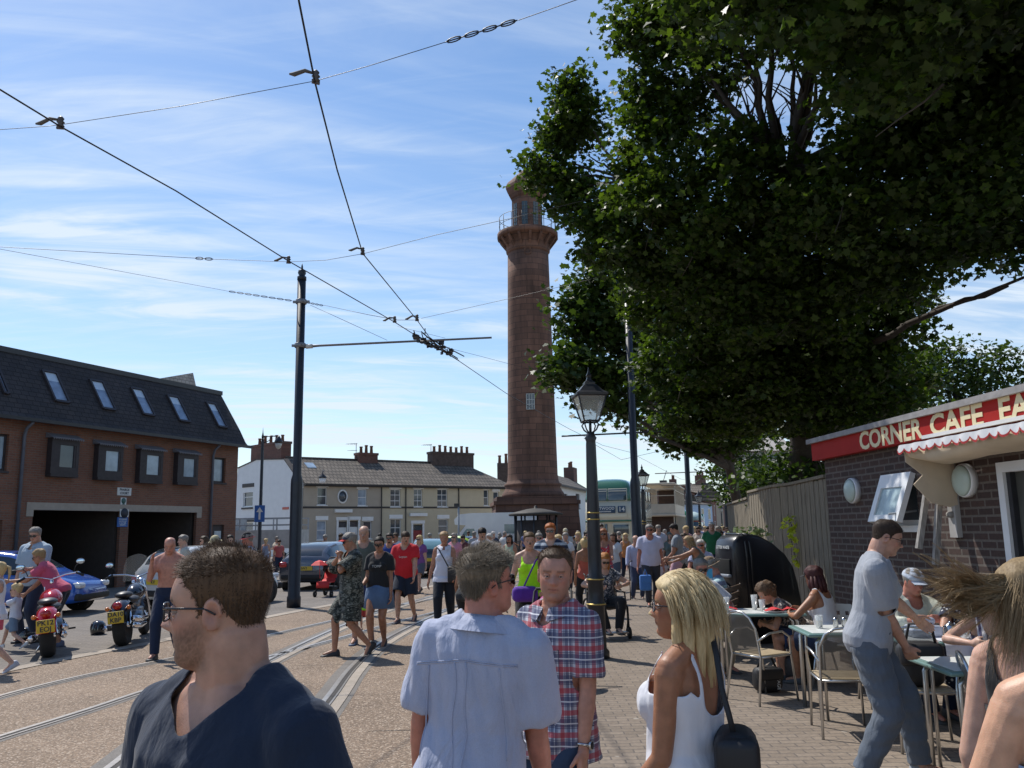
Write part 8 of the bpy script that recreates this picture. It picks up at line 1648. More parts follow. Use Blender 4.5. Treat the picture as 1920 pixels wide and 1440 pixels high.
    if bottom:
        mt,kd=bottom['m'],bottom['k']; off=bottom.get('off',.010); m=MB()
        if kd=='skirt':
            R=[]
            for z,k in ((.045,.86),(.0,1.04),(-.06,1.13),(-.06+bottom.get('len',-.14),1.26)): R.append([hip+V3((.110*k*B*(1+fat*.1)*math.sin(q),.090*k*B*(1+fat*.12)*math.cos(q)-.002*B,z*B)) for q in [2*math.pi*i/28 for i in range(28)]])
            m.loft(R,0,True,False); o=m.build(bottom.get('name','skirt'),mt,t); sd=o.modifiers.new('th','SOLIDIFY'); sd.thickness=.004
        else:
            V,F=torso(off,lo=-.08,hi=.045); m.add(V,F); e=bottom.get('end',1.0 if kd=='trousers' else .48)
            for s,hp,kn,an,hl_,ty in legs:
                r0=.058*B*lf+off*B*.6; r1=(.037*B+off*B)*lf*(1.25 if kd=='shorts' else 1); 
                if e<=.5: m.add(*caps(hp,hp+(kn-hp)*(e*2),r0,r1*1.12*bottom.get('fl',1.0),18)); 
                else: m.add(*caps(hp,kn,r0,r1,18)); f_=kn+(an-kn)*((e-.5)*2); m.add(*caps(kn,f_,r1,(.028*B+off*B*.8)*bottom.get('fl',1.0),18))
            tm=remesh(m,max(vox,.007),4 if vox<.012 else 2); c=getco(tm); keep=np.ones(len(c),bool)
            for s,hp,kn,an,hl_,ty in legs:
                a,b_=(hp,kn) if e<=.5 else (kn,an); d=np.array((b_-a).normalized()); u=(c-np.array(a)[None,:])@d; sd_=(c[:,0]*s>-.02) if not sit else ((c[:,0]-hp.x)*s>-.055); lim=(e*2 if e<=.5 else (e-.5)*2)*(b_-a).length; rad=np.linalg.norm((c-np.array(a)[None,:])-u[:,None]*d[None,:],axis=1); keep&=~((u>lim)&(rad<.16)&sd_)
            cut(tm,keep)
            if vox<.009: c=getco(tm); nn=np.empty(len(c)*3,dtype=np.float32); tm.vertices.foreach_get('normal',nn); c=c+nn.reshape(-1,3)*((.003*np.sin(c[:,2]*60+c[:,0]*30)+.003*np.sin(c[:,0]*45+c[:,2]*21))[:,None]); setco(tm,c)
            o=addmesh(bottom.get('name',kd),tm,mt,t)
    if shoes:
        sm=mat('shoe_%02d%02d%02d'%tuple(int(q*99) for q in shoes),shoes,.6,var=.15)
        for s,hp,kn,an,hl_,ty in legs:
            Rf=Matrix.Rotation(R_(ty),3,'Z')@Matrix.Rotation(R_(-hl_),3,'X'); P=lambda x,y,z: an+Rf@V3((x*B,y*B,z*B)); R=[]
            for y,w_,zt_ in ((-.042,.012,-.006),(-.036,.020,.012),(-.015,.0245,.020),(.01,.025,.012),(.04,.027,-.006),(.075,.030,-.018),(.100,.027,-.024),(.115,.015,-.030)):
                R.append([P(w_*math.cos(q),y,(-.036+( (zt_+.036)*max(0,math.sin(q))**.8 if math.sin(q)>0 else -.008*abs(math.sin(q))**.3))) for q in [2*math.pi*i/14 for i in range(14)]])
            m=MB(); m.loft(R); m.build('shoe',sm,t)
    t['_x']=0; del t['_x']
    return dict(t=t,S=S,hm=hm,arms=arms,legs=legs,B=B,hands=HM,hs=hs,Rl=Rl,hip=hip)
# ============================================================ THE CAST
def vx(d): return .005 if d<3.6 else .006 if d<6 else .009 if d<10.5 else .0125 if d<17 else .02 if d<30 else .028
def cl(c,kind=None,c2=None,**k): return cloth('cloth_%s_%s'%('_'.join('%02d'%int(q*99) for q in c),kind or 'plain')+('_%02d'%int(c2[0]*99) if c2 else ''),c,kind=kind,c2=c2,**k)
def tee(c,kind=None,c2=None,**k): d=dict(m=cl(c,kind,c2),sleeve=.55,hem=-.055,name='t_shirt'); d.update(k); return d
def trs(c,kind=None,**k): d=dict(m=cl(c,kind),k='trousers',name='trousers'); d.update(k); return d
def shorts(c,kind=None,**k): d=dict(m=cl(c,kind),k='shorts',name='shorts',end=.44); d.update(k); return d
BLK=(.018,.018,.02); NAVY=(.018,.028,.06); WHT=(.72,.72,.74); GREY=(.22,.23,.25); DEN=(.05,.085,.16)
SK1=(.50,.285,.20); SK2=(.40,.20,.125); SK3=(.56,.34,.25); TAN=(.36,.165,.09); RED_=(.48,.20,.14)
HB_=(.05,.032,.02); HG=(.22,.20,.18); HW_=(.50,.47,.43); HBL=(.52,.38,.19); HR=(.26,.09,.03); HK=(.018,.014,.012)
def Q(px,d,ytop,label,rz=180,z=0,**k):
    p=AT(px,d); H=1.75-(ytop-horizon(px))*d/FPX*1.0-z
    if 'pel' in k: H=k.pop('H')
    else: H=k.pop('H',H)
    loc=Vector((p.x,p.y,z)); hd=k.pop('hpx',None)
    if hd:
        M=Matrix.Rotation(-R_(rz),3,'Z'); h={}
        for kk,v in hd.items(): q=M@(PY(v[0],v[1],v[2])-loc); h[kk]=(q.x,q.y,q.z)+tuple(v[3:])
        k['hands']=h
    k.setdefault('vox',vx(d)); return person(label,loc,R_(rz),H=H,**k)
M_gf=mat('glasses_frame',(0.02,0.02,0.025),0.25,var=0); M_gl=mat('glasses_lens',(0.55,0.6,0.65),0.03,alpha=0.22,spec=1,var=0); M_sg=mat('sunglass_lens',(0.01,0.01,0.012),0.06,spec=1,var=0)
GL=(M_gf,M_gl); SG=(M_gf,M_sg)
FG='people in the foreground'
# --- man in navy V-neck, profile
p1=Q(436,1.71,1027,'man in a navy V-neck T-shirt and dark glasses, in profile looking left',148,head=(-59,2,0),vox=.0042,headscale=.96,skin=(.47,.27,.195),hair='receding',hc=(.050,.028,.016),hairc2=(.17,.10,.055),top=dict(m=cl((.016,.026,.050),'heather'),sleeve=.6,hem=-.06,neck='v',name='t_shirt',off=.011),bottom=trs(DEN,'denim'),glasses=GL,beard=.62,strands=14000,group=FG,fat=-.25,heavy=.0)
# --- man in pale blue shirt seen from behind
p2=Q(880,3.2,1030,'older man in a pale blue short sleeved shirt seen from behind',-14,head=(-48,-8,4),vox=.005,skin=RED_,hair='short',hc=(.060,.042,.028),hairc2=(.30,.24,.17),features={'len':2.3},top=dict(m=cloth('blue_chambray',(.40,.43,.55),kind='heather',fold=.009),sleeve=.74,hem=-.02,low=-.10,name='shirt',off=.015,sflare=.12,fold=1.5),bottom=trs(NAVY),glasses=SG,strands=11000,group=FG,fat=.15,collar=MATS.get('blue_chambray') or cloth('blue_chambray',(.40,.43,.55),kind='heather',fold=.009),heavy=.6,lean=6,side=5,
  hands={'l':('a',2,12,22),'r':('a',8,1,20)})
# --- man in the checked shirt
p3=Q(1038,4.27,1027,'smiling man in a red and blue checked shirt facing the camera',138,head=(36,3,-3),vox=.005,headscale=1.07,skin=(.46,.235,.165),hair='receding',hc=(.075,.045,.03),hairc2=(.16,.10,.06),top=dict(m=cloth('plaid_shirt',(.5,.5,.5),kind='plaid',fold=.006),sleeve=.74,hem=-.02,low=-.115,name='shirt',off=.011,sflare=.10,fold=1.2),bottom=trs((.03,.05,.09),'denim'),strands=4500,beard=.22,group=FG,fat=.15,collar=cloth('plaid_shirt',(.5,.5,.5),kind='plaid'),heavy=.5,
  hands={'l':('a',4,3,10),'r':('a',2,4,15)})
# --- blonde woman
def locks(m,hm,r,nl,per,start,ln,grav,w0,spread,curl=0.0,rad=None,jit=.05):
    """hair as many tapering locks of fine strands"""
    V=[];F=[]
    for q in range(nl):
        c0,d0,n0=start(r); L=r.uniform(*ln); k=11; path=[np.array(c0)]; d=np.array(d0)/np.linalg.norm(d0); cc=r.normal()*curl
        for j in range(k):
            d=d+np.array(grav(path[-1],j/k,r))+r.normal(size=3)*jit
            d/=np.linalg.norm(d); p=path[-1]+d*L/k
            if rad is not None:
                e=(p-rad[0])/rad[1]; qn=np.linalg.norm(e)
                if qn<1 and p[2]>rad[2]: p=p+(e/qn*(1-qn))*rad[1]
            path.append(p)
        for z in range(per):
            off=r.normal(size=3)*spread; o=len(V); w_=np.cross(off+1e-5,path[3]-path[0]); w_/=np.linalg.norm(w_)+1e-9; kk=int(k*r.uniform(.75,1.0)); ph=r.uniform(0,6)
            for j in range(kk+1):
                t=j/kk; c=path[j]+off*(.5+.9*math.sin(math.pi*min(1,t*1.02))-.35*t)+np.array([math.sin(ph+t*5),math.cos(ph+t*4),0])*.0018; u=w0*(1-.75*t); V.append(hm(c-w_*u)); V.append(hm(c+w_*u))
            for j in range(kk): F.append((o+2*j,o+2*j+1,o+2*j+3,o+2*j+2))
    m.add(V,F,0,True)
def blonde(m,hm,hs,r):
    def st(r):
        while True:
            a=r.uniform(-math.pi,math.pi); up=r.uniform(.05,1)**.8; c=np.array([.074*math.sin(a)*math.cos(up*1.5),-.014+.090*math.cos(a)*math.cos(up*1.5),.135+.108*math.sin(up*1.5)])
            if c[1]>.055 and c[2]<.19: continue
            n_=c-np.array([0,-.01,.12]); n_/=np.linalg.norm(n_); return c+n_*.012,(n_*.25+np.array([np.sign(c[0])*.5,-.55,-.1])),n_
    def gv(p,t,r):
        f=np.array([0,-.02,-.34])
        if p[2]<.02: out=np.array([p[0],p[1]+.03,0]); out/=np.linalg.norm(out)+1e-6; f=f+out*.55+np.array([0,0,.24])
        return f
    locks(m,hm,r,240,30,st,(.15,.235),gv,.0013,.0062,rad=(np.array([0,-.018,.11]),np.array([.094,.116,.137]),-.03))
p4=Q(1272,3.2,1076,'woman with long blonde hair and a white strappy top, turned away to the left',52,sex='f',head=(26,-3,0),vox=.005,skin=TAN,hair='long',hc=(.52,.36,.17),hairc2=(.86,.68,.38),features={'hairfn':blonde},top=dict(m=cloth('white_cami',(.70,.70,.74),fold=.004),sleeve=0,hem=-.02,low=-.20,neck='cami',name='camisole',off=.016,arm=.085,armz=.215),bottom=trs(WHT),glasses=GL,group=FG,fat=.35,bust=1.1,
  hands={'l':('a',6,5,34),'r':('a',2,8,10)})
q=PY(1378,1365,3.08); q.z-=.30; bag('black shoulder bag hanging at the blonde woman\'s hip',q,R_(-12),(0.15,0.26,0.30),strap=[PY(x,y,d)-q for x,y,d in ()] or None)
m=MB(); V=[];F=[]
for i,(x,y,d) in enumerate(((1318,1160,3.22),(1332,1178,3.16),(1343,1230,3.10),(1352,1290,3.06),(1366,1340,3.04),(1377,1385,3.02))): a_=PY(x-5,y,d)-q; b_=PY(x+6,y,d)-q; V+=[Matrix.Rotation(R_(12),3,'Z')@a_,Matrix.Rotation(R_(12),3,'Z')@b_]
for i in range(5): F.append((2*i,2*i+1,2*i+3,2*i+2))
m.add(V,F,0,True); o=m.build('strap',M_bag,[x for x in COL.objects if x.name.startswith('shoulder_bag')][-1]); sd=o.modifiers.new('t','SOLIDIFY'); sd.thickness=.004
# --- waiter
p5=Q(1612,6.2,978,'young man in a grey T-shirt and grey joggers leaning over to clear tables',-112,head=(8,20,0),vox=.006,H=1.79,lean=11,skin=(.50,.28,.20),hair='crop',hc=(.035,.022,.015),top=dict(m=cloth('grey_marl',(.33,.35,.39),kind='heather',fold=.006),sleeve=.72,hem=-.075,name='t_shirt',off=.014),bottom=dict(m=cloth('jogger_marl',(.11,.13,.16),kind='heather',fold=.007),k='trousers',name='joggers',off=.016,end=.97),glasses=GL,strands=2500,shoes=(.30,.32,.34),group=FG,
  hpx={'r':(1700,1218,6.15,.2,-.3,-1),'l':(1745,1195,6.7,0,0,-1)},feet={'r':(.16,-.12,.085,6,-10),'l':(-.18,.26,.085,0,14)})
# --- girl with the blown ponytail
from mathutils.bvhtree import BVHTree
def seam(P,name,lines,m_,r=.0016,back=True,par='shirt'):
    "stitched seams laid on the real cloth surface"
    sh=[o for o in COL.objects if o.parent==P['t'] and o.name.split('.')[0]==par][0]; bv=BVHTree.FromPolygons([v.co for v in sh.data.vertices],[tuple(p.vertices) for p in sh.data.polygons])
    for L in lines:
        pts=[]
        for (x,z) in L:
            h=bv.ray_cast(V3((x,-1 if back else 1,z)),V3((0,1 if back else -1,0)))
            if h[0] is not None: pts.append(h[0]+h[1]*.0012)
        if len(pts)>2: m=MB(); m.tube(pts,r,5); m.build(name,m_,sh)
B2=p2['B']; zt=p2['hip'].z+.235*B2; n_=20
yk=[(x,zt-abs(x)*.12) for x in [(-.19+.38*i/n_) for i in range(n_+1)]]
seam(p2,'yoke_seam',[yk,[(x,z-.006) for x,z in yk]],MATS['blue_chambray'],.0022)
seam(p2,'pleat',[[(.012+.004*math.sin(i*.8),zt-.01-.5*i/n_) for i in range(n_+1)],[(-.03+.006*math.sin(i*.5),zt-.01-.42*i/n_) for i in range(n_+1)],[(.13+.004*i*.3,zt-.03-.30*i/n_) for i in range(n_+1)],[(-.14-.004*i*.3,zt-.03-.30*i/n_) for i in range(n_+1)]],MATS['blue_chambray'],.003)
B3=p3['B']; z3=p3['hip'].z
sw=mat('seam_dark',(.06,.05,.09),.8,var=0); seam(p3,'placket_seam',[[(-.018,z3+.26*B3-.55*i/n_) for i in range(n_+1)],[(.018,z3+.26*B3-.55*i/n_) for i in range(n_+1)]],sw,.0014,False)
for s0 in (-1,1): seam(p3,'pocket',[[(s0*.045,z3+.19*B3-.0*i) ,(s0*.045,z3+.10*B3),(s0*.075,z3+.085*B3),(s0*.105,z3+.10*B3),(s0*.105,z3+.19*B3),(s0*.075,z3+.175*B3),(s0*.045,z3+.19*B3)]],sw,.0014,False)
def pony(m,hm,hs,r):
    base=np.array([0,-.108,.150]); kinds=[(-.02,.30),(.10,.36),(.22,.30),(-.12,.26),(.34,.30),(.04,.40)]
    for (lift,L) in kinds:
        def st(r): return base+r.normal(size=3)*np.array([.012,.008,.016]),np.array([r.normal()*.12,-1,-.25+lift*.4+r.normal()*.10]),None
        def gv(p,t,r): return np.array([.13*math.sin(t*7+p[2]*30),0,(lift*1.0 if t>.3 else -.05)+.16*math.sin(t*6+lift*9)])
        locks(m,hm,r,19,30,st,(L*.5,L*.92),gv,.0008,.0060,jit=.10)
p6=Q(1914,2.72,1046,'young woman with a long ponytail blown out behind her at the right edge',-60,sex='f',head=(-22,0,0),vox=.005,skin=(.58,.35,.26),hair='ponytail',strands=2500,hc=(.20,.13,.07),hairc2=(.42,.30,.16),features={'hairfn':pony},top=dict(m=cl(BLK),sleeve=0,hem=-.05,neck='tank',name='vest_top',arm=.070),bottom=trs(DEN,'denim'),group=FG,fat=.75)
p7=Q(2008,2.0,1050,'bare-shouldered woman in a pale blue frilled top at the right bottom corner',-25,sex='f',H=1.66,vox=.005,skin=(.60,.34,.22),hair='bob',hc=HBL,top=dict(m=cl((.38,.52,.72),'heather'),sleeve=0,hem=-.05,neck='cami',name='frilled_top',arm=.080,flare=.3),bottom=trs(DEN,'denim'),group=FG,fat=.75,hands={'l':('a',4,24,12)})

def watch(P,side,label,mt,dial=None):
    wr,d,inn,ac,hl=P['hands'][0 if side=='r' else 1]; t=thing('wristwatch',label,'watch',(0,0,0)); Mw=Matrix.Rotation(P['t'].rotation_euler.z,3,'Z'); L=Vector(P['t'].location); c=wr-d*.012; out=-inn; m=MB()
    pts=[L+Mw@(c+(out*math.cos(a)*.029+ac*math.sin(a)*.032)) for a in [2*math.pi*k/20 for k in range(20)]]; m.tube(pts,.0075,6,closed=True); m.build('strap',mt,t)
    m=MB(); c2=L+Mw@(c+out*.034); q=(Mw@out).to_track_quat('Z','Y').to_matrix(); m.lathe([(.019,-.004),(.021,0),(.020,.006),(.016,.007)],(0,0,0),22,M=q); m.v=[tuple(V3(v)+c2) for v in m.v]; m.build('case',mt,t)
    m=MB(); m.lathe([(.016,.0072),(.016,.0082)],(0,0,0),20,M=q); m.v=[tuple(V3(v)+c2) for v in m.v]; m.build('dial',dial or M_sill,t)
watch(p3,'l','steel wristwatch with a dark dial on the man in the checked shirt',M_steel); watch(p2,'l','steel bracelet watch on the left wrist of the man in pale blue',M_steel); watch(p4,'l','silver watch on the blonde woman\'s lowered wrist',M_steel)
# ---- tables
MG='people seated at the cafe'
def seat_feet(dy=.42,w=.10,h=.07): return {'r':(w,dy,h,0,-6),'l':(-w,dy-.05,h,0,6)}
Q(1545,9.55,1078,'seated woman in a white vest and black cap turned to the far table',42,z=.03,sex='f',pel=.52,H=1.63,lean=16,head=(-8,8,0),skin=TAN,hair='bob',hc=(.06,.02,.02),hat=('cap',cl(BLK)),top=tee((.70,.70,.73),sleeve=0,neck='tank',arm=.068,name='vest'),bottom=shorts(NAVY),feet=seat_feet(),hands={'r':(.12,.42,.78,1,-.3,-.4),'l':(-.16,.40,.74,-1,-.3,-.4)},group=MG,fat=.4)
Q(1503,10.0,1098,'curly haired person slumped forward with arms on the knees beside the bin',75,z=.03,sex='f',pel=.50,H=1.60,lean=46,head=(10,30,0),skin=SK2,hair='curly',hc=(.05,.03,.02),top=tee((.05,.05,.06),'floral',(.20,.15,.12)),bottom=shorts((.03,.05,.12)),feet=seat_feet(.34),hands={'r':(.16,.45,.60,1,-.3,-.4),'l':(-.12,.50,.62,-1,-.3,-.4)},group=MG)
Q(1682,8.35,1082,'seated man in a pale cap and cream shirt behind the waiter',190,z=.03,pel=.52,H=1.70,lean=12,head=(0,16,0),skin=RED_,hair='short',hc=HG,hat=('cap',cl((.45,.50,.58))),top=tee((.60,.62,.52),sleeve=1.35,name='shirt',off=.014),bottom=trs(NAVY),feet=seat_feet(),hands={'r':(.14,.46,.86,1,-.3,-.4),'l':(-.12,.48,.84,-1,-.3,-.4)},group=MG,fat=.4)
Q(1835,7.15,1098,'seated woman in a striped sleeveless top leaning on the table',160,z=.03,sex='f',pel=.52,H=1.62,lean=14,head=(22,14,0),skin=SK3,hair='bob',hc=HBL,top=tee((.60,.58,.60),'stripe',(.05,.05,.12),sleeve=0,neck='tank',name='blouse',armz=.2),bottom=shorts((.65,.65,.65)),feet=seat_feet(),hands={'r':(.20,.44,.80,1,-.3,-.3),'l':(-.14,.46,.80,-1,-.3,-.3)},group=MG,fat=.5)
Q(1778,8.0,1112,'seated woman in a navy dotted dress half hidden by the blowing ponytail',185,z=.03,sex='f',pel=.52,H=1.60,lean=14,head=(-10,14,0),skin=SK1,hair='bob',hc=HG,top=tee((.02,.025,.05),'dots',(.6,.6,.6),sleeve=0.4,low=-.14,hem=-.02,name='dress'),bottom=None,feet=seat_feet(),hands={'r':(.14,.44,.82,1,-.3,-.4),'l':(-.14,.44,.82,-1,-.3,-.4)},group=MG)
Q(1303,10.9,1050,'grey haired man in a white shirt and dark glasses seated at the far table',205,z=.03,pel=.52,H=1.72,lean=6,head=(-20,4,0),skin=RED_,hair='short',hc=HG,glasses=SG,top=tee((.62,.63,.68),sleeve=.75,name='shirt',off=.016),bottom=trs((.35,.30,.22)),feet=seat_feet(),hands={'r':(.10,.30,.66,1,-.3,-.3),'l':(-.20,.34,.66,-1,-.3,-.3)},collar=cl((.62,.63,.68)),group=MG,fat=.4)
rd=Q(1347,12.05,1026,'man in a tan sun hat reading a blue leaflet on the iron bench',78,z=.03,pel=.50,H=1.72,lean=8,head=(0,22,0),skin=RED_,hair='short',hc=HG,hat=('straw',cl((.20,.14,.09))),top=tee((.20,.24,.36),'hstripe',(.45,.62,.66),sleeve=.7),bottom=trs((.50,.44,.34)),shoes=(.2,.15,.1),feet={'r':(.12,.48,.08,0,-6),'l':(-.05,.50,.16,0,6)},hands={'r':(.10,.36,.84,1,-.4,-.3),'l':(-.12,.36,.84,-1,-.4,-.3)},group=MG)
t=thing('leaflet','bright blue and white leaflet held open by the man on the bench','leaflet',PY(1321,1085,11.8),R_(20)); m=MB(); m.add([(-.13,0,-.09),(0,.05,-.10),(0,.05,.12),(-.13,0,.13),(.13,0,-.09),(.13,0,.13)],[(0,1,2,3),(1,4,5,2)]); m.build('paper',cl((.10,.42,.66)),t); m=MB(); m.add([(-.12,-.004,-.085),(-.01,.04,-.092),(-.01,.04,.02),(-.12,-.004,.03),(.01,.04,-.092),(.12,-.004,-.085),(.12,-.004,.0),(.01,.04,.0)],[(0,1,2,3),(4,5,6,7)]); m.build('picture',M_whr,t)
# ------------------------------------------------------------ left side
wk={'r':(.10,.22,.08,0,-6),'l':(-.10,-.24,.12,28,6)}; wk2={'l':(-.10,.22,.08,0,6),'r':(.10,-.22,.12,28,-6)}
Q(4,11.7,1052,'girl in a white top with a pink band at the left edge of the picture',120,sex='f',skin=SK3,hair='ponytail',hc=HBL,top=tee((.68,.68,.74),sleeve=0,low=-.06,hem=-.02,name='vest'),bottom=dict(m=cl((.60,.10,.14)),k='shorts',name='shorts',end=.24),shoes=(.45,.45,.5),feet=wk,hands={'r':('a',30,8,70),'l':('a',30,8,70)})
Q(68,15.0,990,'grey haired man in a pale blue polo shirt and sunglasses behind the red motorcycle',168,head=(15,12,0),skin=SK1,hair='short',hc=HG,glasses=SG,top=tee((.34,.42,.50),'heather',sleeve=.7,name='polo_shirt',off=.014),bottom=trs((.03,.04,.07)),collar=cl((.34,.42,.50),'heather'),fat=.3,hands={'l':('a',20,5,70),'r':('a',6,6,8)})
Q(118,14.4,1016,'woman in a pink top bending over next to the red motorcycle',98,sex='f',H=1.66,lean=34,head=(0,16,0),skin=SK2,hair='short',hc=(.30,.20,.10),glasses=SG,top=tee((.55,.09,.16),sleeve=.5,off=.014),bottom=shorts((.02,.025,.035)),shoes=(.1,.12,.2),fat=.7,hands={'r':('a',34,4,14),'l':('a',50,4,40)},feet={'r':(.10,.05,.08,0,-6),'l':(-.10,-.10,.08,0,6)})
Q(40,14.0,1076,'small child in a white T-shirt and dark goggles reaching out to the left',92,H=1.03,skin=SK3,hair='short',hc=HBL,glasses=SG,top=tee((.66,.66,.72)),bottom=shorts((.16,.22,.30)),shoes=(.6,.6,.6),hands={'r':('a',72,4,10),'l':('a',66,4,14)},feet=wk)
Q(322,12.9,1008,'bald bare-chested tanned man holding his hand up to his shoulder',186,H=1.74,lean=4,head=(10,24,0),skin=(.50,.24,.17),hair='bald',top=None,bottom=trs(NAVY,fl=1.0),fat=.1,hands={'r':('a',30,10,132),'l':('a',22,2,62,-20)},feet=wk)
Q(366,16.5,1001,'man in a dark green T-shirt bending forward behind the bald man',120,H=1.74,lean=40,head=(0,30,0),skin=SK1,hair='balding',hc=HG,top=tee((.045,.055,.03)),bottom=trs(BLK),fat=.6)
Q(406,17.5,1006,'man in a cream straw hat standing behind the nearest man\'s head',170,skin=SK2,hair='short',hc=HG,hat=('straw',cl((.50,.43,.26)),cl((.50,.43,.26))),top=tee((.3,.3,.25)),bottom=trs(NAVY),head=(0,15,0))
Q(468,16.5,1000,'man in a black cap with a wide red brim and a pale blue shirt',95,skin=RED_,hair='short',hc=HG,hat=('straw',cl(BLK),cl((.50,.03,.05))),top=tee((.45,.50,.66),sleeve=1.5,name='shirt'),bottom=trs(NAVY),head=(0,10,0))
Q(499,37,1010,'small distant figure in grey blue standing beside the lorry',180,skin=SK1,hair='short',hc=HBL,sex='f',top=tee((.25,.28,.38),sleeve=0,low=-.2,hem=-.02,name='dress'),bottom=None)
Q(524,38,1012,'distant figure in white and red walking behind the tramway pole',200,skin=SK1,hair='short',hc=HK,top=tee((.4,.1,.1)),bottom=trs(NAVY))
cmo=cloth('camo_cloth',(.1,.1,.1),kind='camo',fold=.005)
pc=Q(660,12.75,1000,'man in camouflage shirt and shorts with a red peaked cap, hands clasped at his chin',120,head=(-8,8,0),skin=SK2,hair='short',hc=HG,glasses=SG,hat=('cap',cl((.05,.06,.09)),cl((.62,.05,.05))),top=dict(m=cmo,sleeve=.85,hem=-.02,low=-.13,name='shirt',off=.018,sflare=.2),bottom=dict(m=cmo,k='shorts',name='shorts',end=.46,off=.016,fl=1.15),shoes=(.03,.03,.035),fat=.25,hands={'r':(.035,.19,1.40,1,.3,-1),'l':(-.035,.19,1.40,-1,.3,-1)},feet={'r':(.10,.20,.07,0,-6),'l':(-.08,-.26,.14,50,6)})
Q(683,14.2,986,'tall balding man in a grey-green T-shirt walking just behind the man in camouflage',182,skin=SK1,hair='balding',hc=HG,top=tee((.11,.12,.10),fat=0),bottom=shorts((.04,.06,.16)),fat=.35,shoes=(.05,.08,.15),feet=wk,head=(0,8,0))
Q(712,13.6,1006,'young woman in a black printed T-shirt and denim skirt with her hair in a bun',172,sex='f',skin=SK2,hair='bun',hc=HK,glasses=SG,top=tee((.025,.026,.028),sleeve=.6,print=('TOMP',.055,M_signw),off=.012,hem=-.0),bottom=dict(m=cl((.10,.17,.30),'denim'),k='skirt',name='denim_skirt',len=-.12),shoes=(.02,.03,.05),fat=.35,bust=.9,hands={'l':('a',4,6,12),'r':('a',8,5,60)},feet={'r':(.07,.16,.08,0,-4),'l':(-.05,-.12,.10,18,4)},head=(8,6,0))
Q(686,16.0,1106,'toddler in a lime green and red top between the walking couple',180,H=.86,skin=SK3,hair='short',hc=HBL,top=tee((.30,.62,.04),low=-.10,hem=-.02),bottom=shorts((.45,.06,.05)))
Q(762,17.2,1008,'stout man in a red T-shirt and dark shorts looking down',170,H=1.76,lean=9,head=(28,22,0),skin=SK1,hair='crop',hc=HB_,top=tee((.52,.022,.03),off=.014,print=('Leyton',.06,M_signw)),bottom=shorts((.018,.026,.045),off=.018),fat=.95,hands={'l':('a',14,6,20),'r':('a',14,6,20)},feet=wk,shoes=(.03,.03,.05))
Q(731,20.5,1000,'man in a royal blue T-shirt partly hidden behind the man in red',175,skin=SK2,hair='crop',hc=HK,glasses=SG,top=tee((.02,.05,.22)),bottom=trs(NAVY),hands={'r':('a',30,6,90),'l':('a',5,5,10)})
Q(833,16.5,998,'older woman in a white sleeveless blouse with a black strap across her chest',178,sex='f',skin=(.46,.22,.14),hair='short',hc=(.36,.24,.13),top=tee((.70,.70,.78),sleeve=0,low=-.08,hem=-.02,name='blouse',arm=.076,neck='v'),bottom=trs((.018,.022,.035)),fat=.65,collar=cl((.70,.70,.78)),hands={'r':('a',-4,14,8),'l':('a',10,8,40)},feet=wk,head=(0,2,0))
q=AT(845,16.2); bag('flat black cross-body bag at the white-bloused woman\'s hip',Vector((q.x+.08,q.y-.02,.80)),0,(.28,.10,.30),strap=[(-.12,0,.28),(-.30,-.06,.62),(-.36,0,.66)],flap=False)
Q(874,13.2,1026,'brown haired woman in a dark top seen from behind, in front of the blouse',-30,sex='f',skin=TAN,hair='short',hc=(.07,.035,.02),top=tee((.03,.035,.04),sleeve=0,neck='tank'),bottom=trs(BLK),strands=1500,head=(-20,-6,0),lean=8)
Q(904,18.5,990,'young man in a light blue-grey shirt looking down to the left',160,skin=SK1,hair='short',hc=HK,top=tee((.34,.37,.46),'heather',sleeve=.7,name='shirt'),bottom=trs(NAVY),collar=cl((.34,.37,.46),'heather'),head=(25,22,0),feet=wk)
# ------------------------------------------------------------ by the tower
for (px,d,yt,lab,sx,c,hc_,rz,kw) in [(868,33,1004,'person in maroon near the camper van','m',(.12,.03,.04),HK,150,{}),(889,36,997,'person in a pale grey shirt facing the lighthouse','m',(.42,.42,.44),HG,20,{}),(925,38,997,'white haired person in a dark jacket near the guard rail','m',(.05,.06,.09),HW_,160,{}),(937,40,999,'person partly hidden beside the man in white at the rail','f',(.55,.55,.58),HG,10,{}),
 (946,38,996,'bald man in a white T-shirt with one arm out on the guard rail','m',(.66,.66,.66),HG,-40,dict(hair='balding',hands={'r':('a',55,30,10)})),(1060,32,992,'man in a straw sun hat standing before the white house','m',(.38,.42,.46),HG,175,dict(hat=('straw',cl((.52,.46,.32))))),(1060,24,999,'grey haired woman in a white jacket walking right of the red haired man','f',(.62,.64,.68),HG,178,dict(feet=wk,hair='short')),
 (1084,26,998,'woman with long light hair in a black top','f',(.03,.03,.035),HBL,150,dict(hair='long')),(1112,27,998,'person in lilac grey left of the blue pushchair','m',(.40,.38,.50),HG,185,{}),(1122,29,994,'dark haired woman in sunglasses behind the nearest lamp','f',(.1,.08,.12),HK,180,dict(hair='bob',glasses=SG)),
 (1127,31,983,'tall man whose head shows above the crowd in front of the bus','m',(.3,.3,.32),HB_,180,{}),(1234,30,985,'man with a blue rucksack strap behind the big man in lilac','m',(.50,.52,.60),HG,180,{}),(1075,40,1006,'person in a red top far behind the crowd near the bus','f',(.45,.06,.06),HK,170,{})]:
    Q(px,d,yt,lab,rz,sex=sx,skin=rnd.choice([SK1,SK2,SK3]),hc=hc_,top=tee(c),bottom=trs(rnd.choice([NAVY,BLK,(.12,.11,.10)])),**({'hair':'bob' if sx=='f' else 'short'}|kw))
